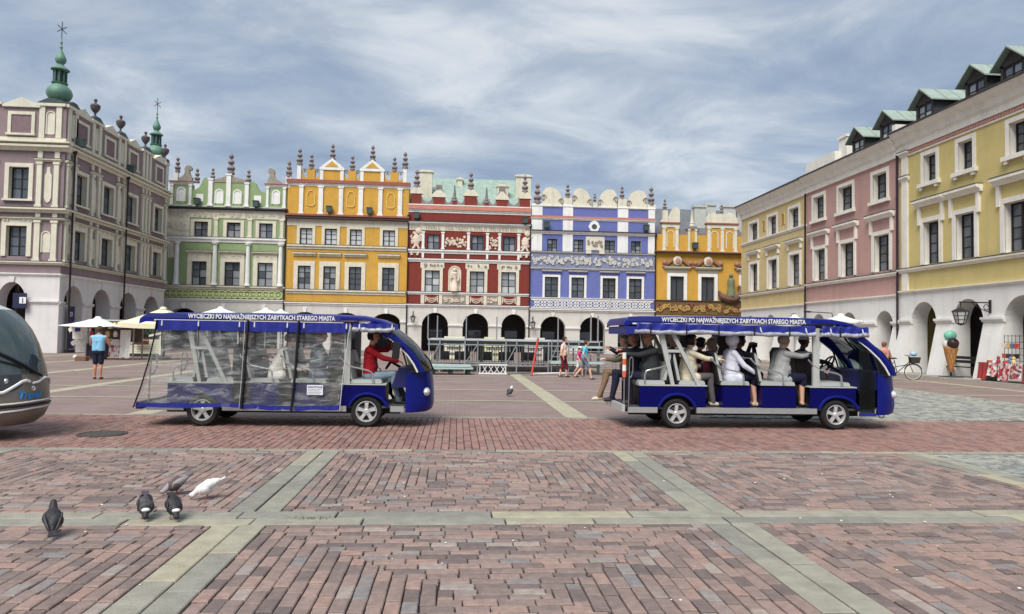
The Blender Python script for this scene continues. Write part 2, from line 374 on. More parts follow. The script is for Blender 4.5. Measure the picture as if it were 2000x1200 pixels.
class House:
    """root empty at the foot of the front; px() turns photo pixels into the local front plane"""
    def __init__(s, name, label, kind, val, a0, zo=(0, 0, 1.)):
        s.kind, s.val, s.zo = kind, val, zo
        loc, rz = {'Y': ((a0, val, 0), 0), 'R': ((val, a0, 0), R_(-90)), 'L': ((val, a0, 0), R_(90))}[kind]
        s.a0 = a0; s.root = thing(name, label, 'building', loc, rz)
    def uz(s, zx, zy):
        x, y = s.zo[0]+zx/s.zo[2], s.zo[1]+zy/s.zo[2]
        if s.kind == 'Y': p = onY(x, y, s.val); return p.x-s.a0, p.z
        p = onX(x, y, s.val); return (s.a0-p.y if s.kind == 'R' else p.y-s.a0), p.z
    def u(s, zx, zy): return s.uz(zx, zy)[0]
    def z(s, zx, zy): return s.uz(zx, zy)[1]
    def rects(s, L, dz=True):
        out = []
        for (x0, x1, y0, y1) in L:
            ym, xm = (y0+y1)/2, (x0+x1)/2
            out.append([s.u(x0, ym), s.u(x1, ym), s.z(xm, y1), s.z(xm, y0)])
        if dz:
            a = sum(o[2] for o in out)/len(out); b = sum(o[3] for o in out)/len(out)
            for o in out: o[2], o[3] = a, b
        return out
    def bx(s, name, mat, u0, u1, z0, z1, pr=.05, bk=.03, parent=None):
        return MB().box(u0, u1, -pr, bk, z0, z1).build(name, mat, parent or s.root)
    def ledge(s, mat, u0, u1, z0, z1, pr=.18, name='ledge'):
        h = z1-z0
        o = MB().prism([(-.02, z0), (-pr*.35, z0), (-pr*.45, z0+h*.35), (-pr*.8, z0+h*.55), (-pr, z0+h*.62), (-pr, z1), (.02, z1)], u0, u1, ax='x').build(name, mat, s.root)
        if pr >= .16 and name in ('ledge', 'window_hood'): MB().box(u0-.01, u1+.01, -pr-.015, .0, z1+.002, z1+.035).build('shadow_line_flashing', mFlashShadow, o)  # dark flashing that also paints in the shadow line above the ledge
        return o
    def wall(s, mat, u0, u1, z0, z1, holes, name='wall', th=.32, front=0., rmat=None):
        us = sorted({u0, u1, *[h[0] for h in holes], *[h[1] for h in holes]}); zs = sorted({z0, z1, *[h[2] for h in holes], *[h[3] for h in holes]})
        us = [q for q in us if u0 <= q <= u1]; zs = [q for q in zs if z0 <= q <= z1]; mb = MB()
        for a, b in zip(us, us[1:]):
            for c, d in zip(zs, zs[1:]):
                m, n = (a+b)/2, (c+d)/2
                if any(h[0] < m < h[1] and h[2] < n < h[3] for h in holes): continue
                mb.add([(a, front, c), (b, front, c), (b, front, d), (a, front, d)], [(0,1,2,3)])
        for h in holes:
            a, b, c, d = h[:4]; t = front+th
            mb.add([(a,front,c),(a,t,c),(a,t,d),(a,front,d)], [(0,1,2,3)], 1); mb.add([(b,front,c),(b,front,d),(b,t,d),(b,t,c)], [(0,1,2,3)], 1)
            mb.add([(a,front,d),(a,t,d),(b,t,d),(b,front,d)], [(0,1,2,3)], 1); mb.add([(a,front,c),(b,front,c),(b,t,c),(a,t,c)], [(0,1,2,3)], 1)
        return mb.build(name, [mat, rmat or mCream], s.root, fix=False)
    def window(s, u0, u1, z0, z1, nx=2, ny=3, pane=None, inset=.16, frame=None, parent=None):
        w, h = round(u1-u0, 2), round(z1-z0, 2); t, m = .075, .045; frame = frame or mFrame
        def fr():
            mb = MB(); mb.box(-w/2, -w/2+t, 0, .07, 0, h); mb.box(w/2-t, w/2, 0, .07, 0, h); mb.box(-w/2+t, w/2-t, 0, .07, 0, t); mb.box(-w/2+t, w/2-t, 0, .07, h-t, h)
            for i in range(1, nx): x = -w/2+w*i/nx; mb.box(x-m, x+m, .004, .066, t, h-t)
            for j in range(1, ny): z = t+(h-2*t)*j/ny; mb.box(-w/2+t, w/2-t, .01, .05, z-m/2, z+m/2)
            return mb.mesh('window', frame)
        o = place('window', cached(('win', w, h, nx, ny, frame.name), fr), parent or s.root, ((u0+u1)/2, inset, z0))
        iw, ih = (w-2*t)/nx-.01, (h-2*t)/ny
        for i in range(nx):
            for j in range(ny):
                pm = pane or random.choice([mPaneA, mPaneA, mPaneC, mPaneB])
                if isinstance(pm, (list, tuple)): pm = random.choice(pm)
                me = cached(('pane', w, h, nx, ny, pm.name), lambda: MB().add([(-iw/2,0,0),(iw/2,0,0),(iw/2,0,ih),(-iw/2,0,ih)], [(0,1,2,3)]).mesh('pane', pm, fix=False))
                place('pane', me, o, (-w/2+t+(w-2*t)*(i+.5)/nx, .035+random.uniform(0, .004), t+ih*j))
        return o
    def surround(s, mat, u0, u1, z0, z1, t=.16, pr=.07, sill=False, tt=None):
        tt = tt or t; mb = MB()
        mb.box(u0-t, u0, -pr, .02, z0, z1+tt); mb.box(u1, u1+t, -pr, .02, z0, z1+tt); mb.box(u0, u1, -pr, .02, z1, z1+tt)
        o = mb.build('window_surround', mat, s.root)
        if sill: MB().box(u0-t-.06, u1+t+.06, -pr-.10, .02, z0-.12, z0-.002).build('window_sill', mat, s.root)
        return o
    def hood(s, mat, u0, u1, z0, z1, pr=.28):
        return s.ledge(mat, u0, u1, z0, z1, pr, 'window_hood')
    def pilaster(s, mat, u0, u1, z0, z1, pr=.10, name='pilaster'):
        w = u1-u0; mb = MB(); mb.box(u0+w*.1, u1-w*.1, -pr, .02, z0+.12, z1-.1); mb.box(u0-w*.06, u1+w*.06, -pr-.05, .02, z0, z0+.16); mb.box(u0-w*.03, u1+w*.03, -pr-.04, .02, z1-.14, z1)
        return mb.build(name, mat, s.root)
    def column(s, mat, u0, u1, z0, z1, name='column'):
        r = (u1-u0)/2; h = z1-z0
        def mk(): return MB().lathe([(0,0),(r*1.35,0),(r*1.35,.12),(r*1.05,.2),(r,.25),(r*.82,h-.3),(r*.82,h-.24),(r*1.1,h-.2),(r*1.25,h-.14),(r*1.25,h),(0,h)], 10).mesh('column', mat, smooth=True)
        return place(name, cached(('col', round(r, 2), round(h, 2), mat.name), mk), s.root, ((u0+u1)/2, -r*.55, z0))
    def arcade(s, mat, u0, u1, zt, arches, batter=0., th=.9, imp=True, deep=3.4, cin=.03, key=True):
        mb = MB(); N = 14; pts = [u0]
        cols = sorted(arches)
        prev = u0
        piers = []
        for (c, w, zs, za) in cols: piers.append((prev, c-w/2, zs)); prev = c+w/2
        piers.append((prev, u1, cols[-1][2]))
        for (a, b, zs) in piers:
            mb.add([(a,0,zs),(b,0,zs),(b,0,zt),(a,0,zt)], [(0,1,2,3)])
        for (c, w, zs, za) in cols:
            P = [(c-w/2*math.cos(math.pi*k/N), zs+(za-zs)*math.sin(math.pi*k/N)) for k in range(N+1)]
            for (x0, z0), (x1, z1) in zip(P, P[1:]):
                mb.add([(x0,0,z0),(x1,0,z1),(x1,0,zt),(x0,0,zt)], [(0,1,2,3)])
                mb.add([(x0,0,z0),(x0,th,z0),(x1,th,z1),(x1,0,z1)], [(0,1,2,3)])
                mb.add([(x0,th,z0),(x1,th,z1),(x1,th,zt),(x0,th,zt)], [(0,3,2,1)])
        mb.build('arcade_wall', mat, s.root, fix=False)
        for (a, b, zs) in piers:
            if b-a < .1: continue
            p = MB(); f = -batter
            p.add([(a,f,0),(b,f,0),(b,th,0),(a,th,0),(a,-.005,zs),(b,-.005,zs),(b,th,zs),(a,th,zs)], [(0,3,2,1),(4,5,6,7),(0,1,5,4),(1,2,6,5),(2,3,7,6),(3,0,4,7)])
            p.build('pier', mat, s.root)
            if imp:
                MB().prism([(-.02,zs-.02),(-.06,zs),(-.08,zs+.07),(-.14,zs+.1),(-.14,zs+.2),(.05,zs+.2),(.05,zs-.02)], a-.05, b+.05, ax='x').build('impost', mat if mat is not mPlast else mWhite, s.root)
        for (c, w, zs, za) in cols:
            if imp and key: MB().prism([(c-.12, za-.02), (c+.12, za-.02), (c+.18, min(zt-.06, za+.42)), (c-.18, min(zt-.06, za+.42))], -.08, .03).build('keystone', mat if mat is not mPlast else mWhite, s.root)
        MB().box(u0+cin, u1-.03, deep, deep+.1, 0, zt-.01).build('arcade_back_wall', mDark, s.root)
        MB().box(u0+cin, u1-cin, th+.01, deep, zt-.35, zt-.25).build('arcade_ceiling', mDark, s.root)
        for (c, w, zs, za) in cols:
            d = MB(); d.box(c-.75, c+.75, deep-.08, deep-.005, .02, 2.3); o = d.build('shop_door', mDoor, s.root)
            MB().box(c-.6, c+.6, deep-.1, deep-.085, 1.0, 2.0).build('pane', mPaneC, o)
    def body(s, mat, u0, u1, zt, depth=10., z0=0.):
        mb = MB(); mb.add([(u0,.01,z0),(u0,depth,z0),(u0,depth,zt),(u0,.01,zt)], [(0,1,2,3)]); mb.add([(u1,.01,z0),(u1,.01,zt),(u1,depth,zt),(u1,depth,z0)], [(0,1,2,3)])
        mb.add([(u0,depth,z0),(u1,depth,z0),(u1,depth,zt),(u0,depth,zt)], [(0,3,2,1)]); mb.build('side_wall', mat, s.root, fix=False)
    def finial(s, u, z, h, kind=0, y=.15, mat=None):
        prof = [[(0,0),(.17,0),(.17,.10),(.12,.13),(.12,.17),(.16,.20),(.19,.27),(.15,.36),(.07,.41),(.07,.45),(.12,.48),(.15,.55),(.11,.64),(.05,.68),(.05,.72),(.09,.76),(.11,.83),(.07,.92),(.02,.97),(0,1)],
                [(0,0),(.12,0),(.12,.12),(.07,.16),(.07,.3),(.13,.34),(.13,.42),(.05,.48),(.10,.60),(.12,.70),(.05,.8),(.05,.85),(.07,.9),(0,1)],
                [(0,0),(.15,0),(.15,.10),(.10,.14),(.13,.2),(.12,.24),(.10,.26),(.03,.95),(.04,.97),(0,1)],
                [(0,0),(.14,0),(.13,.06),(.05,.10),(.05,.22),(.12,.30),(.22,.45),(.24,.62),(.20,.68),(.06,.74),(.05,.82),(.09,.87),(.08,.94),(0,1)]][kind]
        me = cached(('fin', kind, (mat or mStone).name), lambda: MB().lathe(prof, 10).mesh('finial', mat or mStone, smooth=True))
        return place('finial', me, s.root, (u, y, z), 0, h)
    def scrolls(s, name, mat, u0, u1, z0, z1, n, seed=1, r=None, pr=.035):
        rg = random.Random(seed); mb = MB(); h = z1-z0; w = (u1-u0)/n; th = r or h*.045
        for i in range(n):
            c = u0+w*(i+.5)
            for k in range(3):
                cx, cz = c+rg.uniform(-.3, .3)*w, (z0+z1)/2+rg.uniform(-.22, .22)*h; R = rg.uniform(.16, .3)*min(h, w*1.3); a0 = rg.uniform(0, 6.28); sg = rg.choice([-1, 1])
                pts = []
                for q in range(14):
                    f = q/13; rr = R*(1-.75*f); a = a0+sg*f*7
                    x = min(max(cx+rr*math.cos(a), u0+th), u1-th); z = min(max(cz+rr*math.sin(a), z0+th), z1-th); pts.append((x, -pr*.6, z))
                mb.tube(pts, [th*(1-.5*q/13) for q in range(14)], 4)
            for k in range(3):
                mb.ball((c+rg.uniform(-.45, .45)*w, -.02, z0+rg.uniform(.15, .85)*h), h*rg.uniform(.05, .10), 6, (1, .5, 1))
        return mb.build(name, mat, s.root)
    def niche(s, mat, matb, u0, u1, z0, z1, t=.07):
        w = u1-u0; r = w/2; c = (u0+u1)/2; out = [(u0-t, z0)]+[(c-(r+t)*math.cos(math.pi*k/10), z1-r+(r+t)*math.sin(math.pi*k/10)) for k in range(11)]+[(u1+t, z0)]
        inn = [(u1, z0)]+[(c+r*math.cos(math.pi*k/10), z1-r+r*math.sin(math.pi*k/10)) for k in range(11)]+[(u0, z0)]
        mb = MB(); P = out; Q = inn[::-1]
        for i in range(len(P)-1):
            (a, b), (c_, d), (e, f), (g, h) = P[i], P[i+1], Q[i+1], Q[i]
            mb.add([(a,-.07,b),(c_,-.07,d),(e,-.07,f),(g,-.07,h)], [(0,1,2,3)]); mb.add([(a,-.07,b),(a,.02,b),(c_,.02,d),(c_,-.07,d)], [(0,1,2,3)]); mb.add([(g,-.07,h),(e,-.07,f),(e,.0,f),(g,.0,h)], [(0,1,2,3)])
        o = mb.build('niche', mat, s.root); MB().prism(inn, -.02, .02).build('niche_panel', matb, o); return o
    def pipe(s, u, z0, z1, y=-.12, hop=True):
        mb = MB(); mb.tube([(u, y, z0), (u, y, z1)], .06, 8)
        for z in [z0+(z1-z0)*k/5 for k in range(1, 5)]: mb.lathe([(.075,-.03),(.075,.03)], 8, (u, y, z))
        if hop: mb.lathe([(.06,0),(.14,.22),(.14,.34),(0,.34)], 8, (u, y, z1-.05))
        return mb.build('downpipe', mPipe, s.root, smooth=True)
    def flood(s, u, z, y=-.35):
        mb = MB(); mb.prism([(-.22,-.25),(.22,-.25),(.26,.25),(-.26,.25)], -.2, .2); mb.box(-.26,.26,-.24,.24,.25,.30); mb.box(-.05,.05,-.05,.05,-.45,-.24); mb.box(-.03,.03,-.03,.4,-.45,-.39)
        o = place('floodlight', cached('flood', lambda: mb.mesh('floodlight', mFlood)), s.root, (u, y, z)); return o
    def rel(s, name, mat, poly, y0, y1): return MB().prism(poly, y0, y1).build(name, mat, s.root)
def scrollpoly(u0, u1, z0, z1, flip=False, kind=0):
    """outline of a scrolled gable shoulder, high at one end"""
    w, h = u1-u0, z1-z0
    if kind == 0: P = [(0,0),(1,0),(.97,.1),(.85,.2),(.66,.28),(.52,.42),(.46,.6),(.5,.75),(.45,.9),(.32,1),(.14,.98),(.04,.86),(.05,.72),(.14,.68),(.2,.76),(.16,.5),(.08,.3),(0,.25)]
    else: P = [(0,0),(1,0),(1,.12),(.8,.16),(.62,.3),(.5,.55),(.4,.85),(.25,1),(.08,.96),(0,.8)]
    return [(u0+(w*(1-a) if flip else w*a), z0+h*b) for a, b in P]
def swag(u0, u1, z0, z1, n=10):
    """infill that dips between two posts, with curled ends"""
    return [(u0, z0), (u1, z0), (u1, z1)]+[(u1-(u1-u0)*(k+.5)/n, z1-(z1-z0)*.75*math.sin(math.pi*(k+.5)/n)**.6) for k in range(n)]+[(u0, z1)]

NY = 66.
mGreen = M('green house paint', lin(140,160,116), .8, .08, 2, .15, stain=.12)
mYel = M('ochre yellow paint', lin(200,155,66), .8, .09, 1.5, .15, stain=.14)
mRed = M('oxide red paint', lin(124,50,40), .8, .1, 2, .15, stain=.15)
mBlue = M('ultramarine blue paint', lin(102,111,171), .8, .08, 2, .15, stain=.1)

# ================================================== green house
H = House('green_house', 'narrow green town house with white columns, ring frieze and curly gable', 'Y', NY, onY(318, 600, NY).x, (310, 280, 3.427))
U1 = H.u(842, 850); z = lambda y, x=440: H.z(x, y)
zb0, zb1, zl0, zl1, zs, zs2, zg, zw = z(1062), z(1042), z(980), z(955), z(665), z(632), z(448), z(424)
A = [(H.u(x, 1150), 2.75, 2.75, zb0-.55) for x in (165, 410, 640)]; A = [(U1*(k+.5)/3, 2.55, 2.55, zb0-.62) for k in range(3)]
H.arcade(mPlast, 0, U1, zb0, A); H.body(mGreen, 0, U1, zw)
w1 = H.rects([(220,320,787,948),(440,543,795,955),(660,762,805,965)]); w2 = H.rects([(237,330,523,622),(455,548,530,632),(672,763,540,637)])
H.wall(mGreen, 0, U1, zb0, zg, w1+w2); H.ledge(mWhite, -.08, U1+.08, zb0, zb1, .16); H.ledge(mCream, -.08, U1+.08, zl0, zl1, .2); H.ledge(mWhite, -.05, U1+.05, zs, zs2, .2)
for r in w1:
    H.window(*r, 2, 3, pane=[mPaneB, mPaneA, mPaneC, mPaneB]); H.surround(mCream, *r, .38, .06, tt=.3); H.hood(mCream, r[0]-.5, r[1]+.5, r[3]+.75, r[3]+.95); H.bx('frieze_panel', mCream, r[0]-.36, r[1]+.36, r[3]+.31, r[3]+.74, .05)
    H.scrolls('relief', mCream, r[0]-.3, r[1]+.3, r[3]+.36, r[3]+.7, 3, int(r[0]*9), pr=.14)
for r in w2: H.window(*r, 2, 2, pane=[mPaneB, mPaneC]); H.surround(mCream, *r, .3, .06, tt=.2)
for a, b in ((20,60),(105,140),(360,395),(583,615),(800,835)): H.column(mWhite, H.u(a, 800), H.u(b, 800), zl1+.02, zs-.02)
for a, b in ((370,400),(595,628),(810,840)): H.pilaster(mCream, H.u(a, 560), H.u(b, 560), zs2, zg-.75)
H.bx('relief_panel', mCream, .05, H.u(208, 540), zs2+.02, zg-.76, .05); H.scrolls('relief', mCream, .1, H.u(205, 540), zs2+.1, zg-.8, 4, 3, pr=.12, r=.06)
H.bx('relief_panel', mCream, H.u(63, 720), H.u(105, 720), z(775), z(668), .05); H.scrolls('relief', mCream, H.u(64, 720), H.u(104, 720), z(770), z(672), 1, 5, pr=.12, r=.05)
H.bx('frieze', mCream, .03, U1-.03, zg-.74, zg-.02, .045); H.scrolls('relief', mCream, .15, U1-.15, zg-.7, zg-.1, 14, 9, pr=.12, r=.035)
mb = MB()
for k in range(19):
    c = H.u(55+41.4*k, 1010); zc = (zb1+zl0)/2; rr = (zl0-zb1)*.4; mb.tube([(c+rr*math.cos(a*math.pi/8), -.03, zc+rr*math.sin(a*math.pi/8)) for a in range(17)], .055, 4); mb.ball((c, -.01, zc), rr*.3, 6, (1,.5,1))
mb.build('ring_frieze', M('pale yellow stucco', lin(206,208,150), .8), H.root)
H.ledge(M('gutter', lin(60,56,56), .5), -.1, U1+.1, zg, zg+.16, .4, 'gutter'); H.ledge(mWhite, -.05, U1+.05, zg+.17, zw, .12)
# attic
MB().prism([(0, zw), (U1, zw), (U1, z(330)), (0, z(330))], 0, .4).build('attic_wall', mGreen, H.root)
for a, b, fl in ((75,228,0),(715,873,1)):
    ua, ub = max(0, H.u(a, 340)), min(U1, H.u(b, 340)); zt = z(285 if fl else 285); zz0 = z(330)
    H.bx('corner_block', mGreen, ua, ub, zz0, zt, -.002, .4); H.ledge(mWhite, ua-.05, ub+.05, zt, zt+.22, .14); H.bx('tile_strip', mTile, ua-.1, ub+.1, zt+.225, zt+.3, .2, .4)
    w = (ub-ua); H.pilaster(mWhite, ua+.05, ua+.32*1.0, zw, zt); H.pilaster(mWhite, ub-.35, ub-.05, zw, zt); H.niche(mWhite, mWhite, ua+w*.36, ub-w*.36, zw+.35, zt-.35, .12)
    H.rel('scroll_stone', M('weathered stone', lin(150,142,130), .9, .2, 3), scrollpoly(ua+.45 if not fl else ua+.1, ub-.1 if not fl else ub-.45, zt+.3, zt+1.75, not fl and False or bool(fl) is False), .02, .3)
zc_ = z(262)
H.rel('gable_shoulder', mGreen, scrollpoly(H.u(225, 300), H.u(340, 300), z(331), z(233), True, 1), .004, .35); H.rel('gable_shoulder', mGreen, scrollpoly(H.u(605, 320), H.u(715, 320), z(331), z(250), False, 1), .004, .35)
H.bx('gable_centre', mGreen, H.u(345, 330), H.u(600, 330), z(332), zc_, -.006, .35)
mWS = MATS['weathered stone']
H.rel('gable_cap', mWS, [(H.u(370, 260), zc_), (H.u(580, 265), zc_), (H.u(575, 260), zc_+.28), (H.u(520, 250), zc_+.45), (H.u(475, 250), zc_+.75), (H.u(430, 250), zc_+.45), (H.u(385, 255), zc_+.28)], -.04, .3)
for a, b, t in ((330,365,240),(450,487,205),(575,607,260)): H.pilaster(mWhite, H.u(a, 340), H.u(b, 340), zw, z(t), .14)
for a in (405, 527): H.niche(mWhite, mWhite, H.u(a-22, 360), H.u(a+22, 360), z(405), z(315), .1)
for a in (275, 662): H.bx('blind_window', mWhite, H.u(a-24, 360), H.u(a+24, 360), z(395), z(345), .03)
for u, y0, y1, k in ((122,190,85,0),(253,262,160,1),(358,245,158,1),(480,205,60,0),(598,272,170,1),(870,225,115,0)):
    H.finial(H.u(u, y0), H.z(u, y0)-.02, H.z(u, y1)-H.z(u, y0), 0)
H.bx('post', mWhite, H.u(97, 220), H.u(128, 220), z(270), z(190), .02, .3); H.bx('post', mWhite, H.u(850, 250), H.u(880, 250), z(285), z(225), .02, .3)
for u, y in ((265, 395), (658, 412)): H.flood(H.u(u, y), H.z(u, y))
H.pipe(U1+.02, 0, zg-.02)

# ================================================== yellow house
H = House('yellow_house', 'tall ochre yellow town house with twin pediments and stone vases on its parapet', 'Y', NY, onY(556.5, 560, NY).x, (540, 280, 3.333))
U1 = H.u(852, 800); z = lambda y, x=455: H.z(x, y)
zb0, zb1, zl0, zl1, zs, zs2, zg0, zg = z(1060), z(1040), z(985), z(958), z(695), z(668), z(500), z(470)
H.arcade(mPlast, 0, U1, zb0, [(U1*(k+.5)/3, 2.6, 2.5, zb0-.6) for k in range(3)]); H.body(mYel, 0, U1, z(270))
w1 = H.rects([(138,222,795,948),(304,386,800,955),(470,552,806,960),(687,768,814,965)]); w2 = H.rects([(152,234,548,652),(314,394,555,660),(477,556,563,668),(692,772,572,675)])
H.wall(mYel, 0, U1, zb0, zg0, w1+w2); H.ledge(mWhite, -.04, U1+.04, zb0, zb1, .16); H.ledge(mCream, .1, U1-.1, zl0, zl1, .2); H.ledge(mCream, .1, U1-.1, zs, zs2, .2)
for i, r in enumerate(w1): H.window(*r, 2, 4, pane=[mPaneB, mPaneB, mPaneA] if i < 2 else [mPaneA, mPaneC]); H.surround(mCream, *r, .36, .08, tt=.42); H.hood(mCream, r[0]-.45, r[1]+.45, r[3]+.88, r[3]+1.2)
for r in w2: H.window(*r, 2, 3, pane=mPaneD); H.surround(mCream, *r, .26, .08, tt=.3)
H.bx('frieze', mCream, .03, U1-.03, z(545), zg0-.02, .05)
H.ledge(mTile, -.1, U1+.1, zg0, zg, .35, 'tile_strip'); H.bx('gutter', MATS['gutter'], -.1, U1+.1, zg0+.02, zg0+.12, .45)
zt = z(285); H.wall(mYel, 0, U1, zg0, zt, [], 'attic_wall'); MB().box(0, U1, .35, .5, zg0, zt).build('attic_back', mYel, H.root)
for a, b in ((145,178),(270,307),(403,437),(530,567),(660,693),(788,822)): H.pilaster(mWhite, H.u(a, 380), H.u(b, 380), zg+.02, zt, .13)
for a in (225, 485, 745):
    u, w = H.u(a, 365), .7; mb = MB(); P = [(u-w/2, z(405)), (u-w/2, z(345)), (u-w/4, z(318)), (u+w/4, z(318)), (u+w/2, z(345)), (u+w/2, z(405)), (u+w/4, z(415)), (u-w/4, z(415)), (u-w/2, z(405))]
    mb.tube([(a_, -.03, b_) for a_, b_ in P], .05, 4); mb.build('blind_panel_moulding', M('pale yellow moulding', lin(222,190,110), .8), H.root)
H.ledge(mWhite, -.05, U1+.05, zt, z(268), .14); H.bx('tile_strip', mTile, -.1, U1+.1, z(268)+.003, z(246), .22, .45); zp = z(246)
for a in (361, 623):
    uc = H.u(a, 220); w = H.u(a+81, 220)-uc; zz0, zz1, zz2 = zp, zp+.95, zp+2.05
    H.bx('pediment_block', mYel, uc-w*.95, uc+w*.95, zz0, zz1, .0, .4); H.bx('post', mWhite, uc-w*.95, uc-w*.68, zz0, zz1, .06, .41); H.bx('post', mWhite, uc+w*.68, uc+w*.95, zz0, zz1, .06, .41)
    o = H.rel('pediment', mWhite, [(uc-w, zz1), (uc+w, zz1), (uc+w, zz1+.18), (uc, zz2), (uc-w, zz1+.18)], -.1, .42); MB().prism([(uc-w*.55, zz1+.27), (uc+w*.55, zz1+.27), (uc, zz2-.28)], -.12, -.09).build('tympanum', mYel, o)
    H.finial(uc, zz2-.1, 1.5)
xs = [H.u(153, 220), H.u(236, 220), H.u(361-81, 220)]
for a, b, top in ((165,283,205),(438,545,220),(702,830,232)):
    ua, ub = H.u(a, 230), H.u(b, 230); m = (ua+ub)/2
    H.rel('parapet_swag', mYel, swag(ua, m, zp, zp+.85), .05, .35); H.rel('parapet_swag', mYel, swag(m, ub, zp, zp+.85), .06, .36); H.bx('post', mYel, m-.35, m+.35, zp, zp+1.0, .02, .4)
    mb = MB()
    for sgn, e in ((1, ua), (1, m+.3), (-1, m-.3), (-1, ub)):
        mb.tube([(e+sgn*(.18-.12*math.cos(q*.7)), 0, zp+.85+.14*math.sin(q*.7)) for q in range(8)], .05, 4)
    mb.build('scroll', mStone, H.root); H.finial(m, zp+1.0, 1.45)
for a in (147, 836): u = H.u(a, 200); H.bx('post', mWhite, u-.17, u+.17, zp, zp+1.35, .03, .4); H.finial(u, zp+1.35, 1.6)
H.finial(H.u(79, 200), zp+.25, 1.5); H.bx('post', mWhite, H.u(62, 240), H.u(96, 240), zp, zp+.25, .02, .38)
for u, y in ((347, 435), (608, 445)): H.flood(H.u(u, y), H.z(u, y))
H.pipe(U1+.03, 0, zg-.1)

# ================================================== red house
H = House('red_house', 'oxide red town house with white reliefs, inscription frieze and green sheet roof', 'Y', NY, onY(796, 560, NY).x, (780, 310, 3.244))
U1 = H.u(822, 800); z = lambda y, x=437: H.z(x, y)
zb0, zb1, zl, zl1 = z(945), z(928), z(868), z(850)
ar = []
for (a, b, t) in ((140,310,970),(400,565,983),(645,803,995)):
    ua, ub = H.u(a, 1060), H.u(b, 1060); ar.append(((ua+ub)/2, ub-ua, z(1068), z(980)))
H.arcade(mPlast, 0, U1, zb0, ar); H.body(mRed, 0, U1, z(405))
w1 = H.rects([(160,255,707,845),(445,538,715,855),(645,738,722,860)]); w2 = H.rects([(177,255,478,575),(457,533,488,583),(658,735,495,590)])
H.wall(mRed, 0, U1, zb0, z(460), w1+w2); H.ledge(mWhite, -.05, U1+.05, zb0, zb1, .18); H.ledge(mWhite, -.05, U1+.05, zl, zl1, .16)
for i, r in enumerate(w1):
    H.window(*r, 2, 3, pane=[mPaneD, mPaneB, mPaneB]); H.surround(mCream, *r, .28, .08, tt=.2); H.bx('frieze_panel', mCream, r[0]-.4, r[1]+.4, r[3]+.21, r[3]+.72, .07); H.scrolls('relief', M('grey relief stone', lin(150,142,130), .85, .2, 8), r[0]-.3, r[1]+.3, r[3]+.28, r[3]+.66, 3, i, pr=.2, r=.04)
mRel = M('pale relief stone', lin(214,200,182), .8, .15, 8); mGR = MATS['grey relief stone']
for r in w2: H.window(*r, 2, 2, pane=[mPaneB, mPaneC]); H.surround(M('dark red frame', lin(110,40,34), .7), *r, .14, .06)
H.ledge(mWhite, -.03, U1+.03, z(662), z(640), .18); H.ledge(mWhite, -.03, U1+.03, z(607), z(583), .18)
for x in (150, 275, 437, 557, 635, 755): u = H.u(x, 560); H.pilaster(mWhite, u-.15, u+.15, z(583), z(470)+.0, .14, 'column'); H.bx('bracket', mWhite, u-.1, u+.1, z(640), z(607), .1)
for a, b, y0, y1, n, sd_ in ((70,145,575,460,2,1),(290,425,583,475,4,2),(570,625,590,480,2,3),(775,820,598,488,2,4)):
    H.scrolls('relief', mRel, H.u(a, 530), H.u(b, 530), z(y0-8), z(y1+4), n*2, sd_, r=.10, pr=.08)
    if sd_ in (1, 4):
        mb = MB(); u = (H.u(a, 530)+H.u(b, 530))/2; zc = z(525); mb.ball((u, -.06, zc), .5, 8, (.7,.25,1.1)); mb.ball((u+.2, -.08, zc+.85), .3, 8, (1,.4,1)); mb.tube([(u, -.05, zc-.3), (u+.3, -.05, zc-.9), (u+.1, -.05, zc-1.4)], .12, 5); mb.tube([(u, -.05, zc-.4), (u-.35, -.05, zc-.9), (u-.4, -.05, zc-1.4)], .12, 5); mb.tube([(u+.2, -.05, zc+.3), (u+.65, -.05, zc+.6)], .1, 5)
        mb.build('lion_relief', mRel, H.root)
o = H.niche(mRel, mCream, H.u(318, 760), H.u(383, 760), z(840), z(690), .12)
mb = MB(); u = H.u(350, 760); zc = z(765); mb.lathe([(0,-1.15),(.36,-1.15),(.34,-.7),(.3,-.65),(.24,-.2),(.22,.1),(.3,.5),(.1,.65),(0,.66)], 10, (u, -.1, zc)); mb.ball((u, -.14, zc+.82), .19, 8); mb.tube([(u-.25, -.15, zc+.45), (u-.35, -.2, zc+.05), (u-.05, -.3, zc+.1)], .09, 6); mb.tube([(u+.25, -.15, zc+.45), (u+.35, -.2, zc+.1), (u+.3, -.3, zc-.2)], .09, 6); mb.build('niche_statue', mRel, H.root, smooth=True)
for (a, b, kind) in ((135,158,0),(160,247,1),(250,272,0),(275,418,2),(420,441,0),(443,530,1),(532,553,0),(555,622,2),(624,646,0),(648,740,1),(742,765,0)):
    ua, ub = H.u(a, 900), H.u(b, 900)
    if kind == 0: H.bx('bracket', mCream, ua, ub, zb1+.02, zl-.02, .08)
    elif kind == 2: H.bx('relief_panel', mGR, ua, ub, zb1+.02, zl-.02, .03); H.scrolls('relief', mRel, ua, ub, zb1+.04, zl-.04, 4, a, r=.07, pr=.1)
    else:
        mb = MB(); uc = (ua+ub)/2; h = zl-zb1
        for q in range(3): mb.tube([(uc+(ub-ua)*.4*math.cos(t), -.03, zl-.12-h*(.25+.2*q)*math.sin(t)) for t in [math.pi*k/10 for k in range(11)]], .05, 4)
        mb.tube([(ua+.1, -.03, zl-.1), (ua+.08, -.03, zb1+.2)], .07, 4); mb.tube([(ub-.1, -.03, zl-.1), (ub-.08, -.03, zb1+.2)], .07, 4); mb.build('garland_relief', mRel, H.root)
H.bx('inscription_frieze', mCream, .02, U1-.02, z(462), z(428), .05)
mb = MB(); rg = random.Random(4)                  # worn raised letters, too worn to read: strokes in word groups
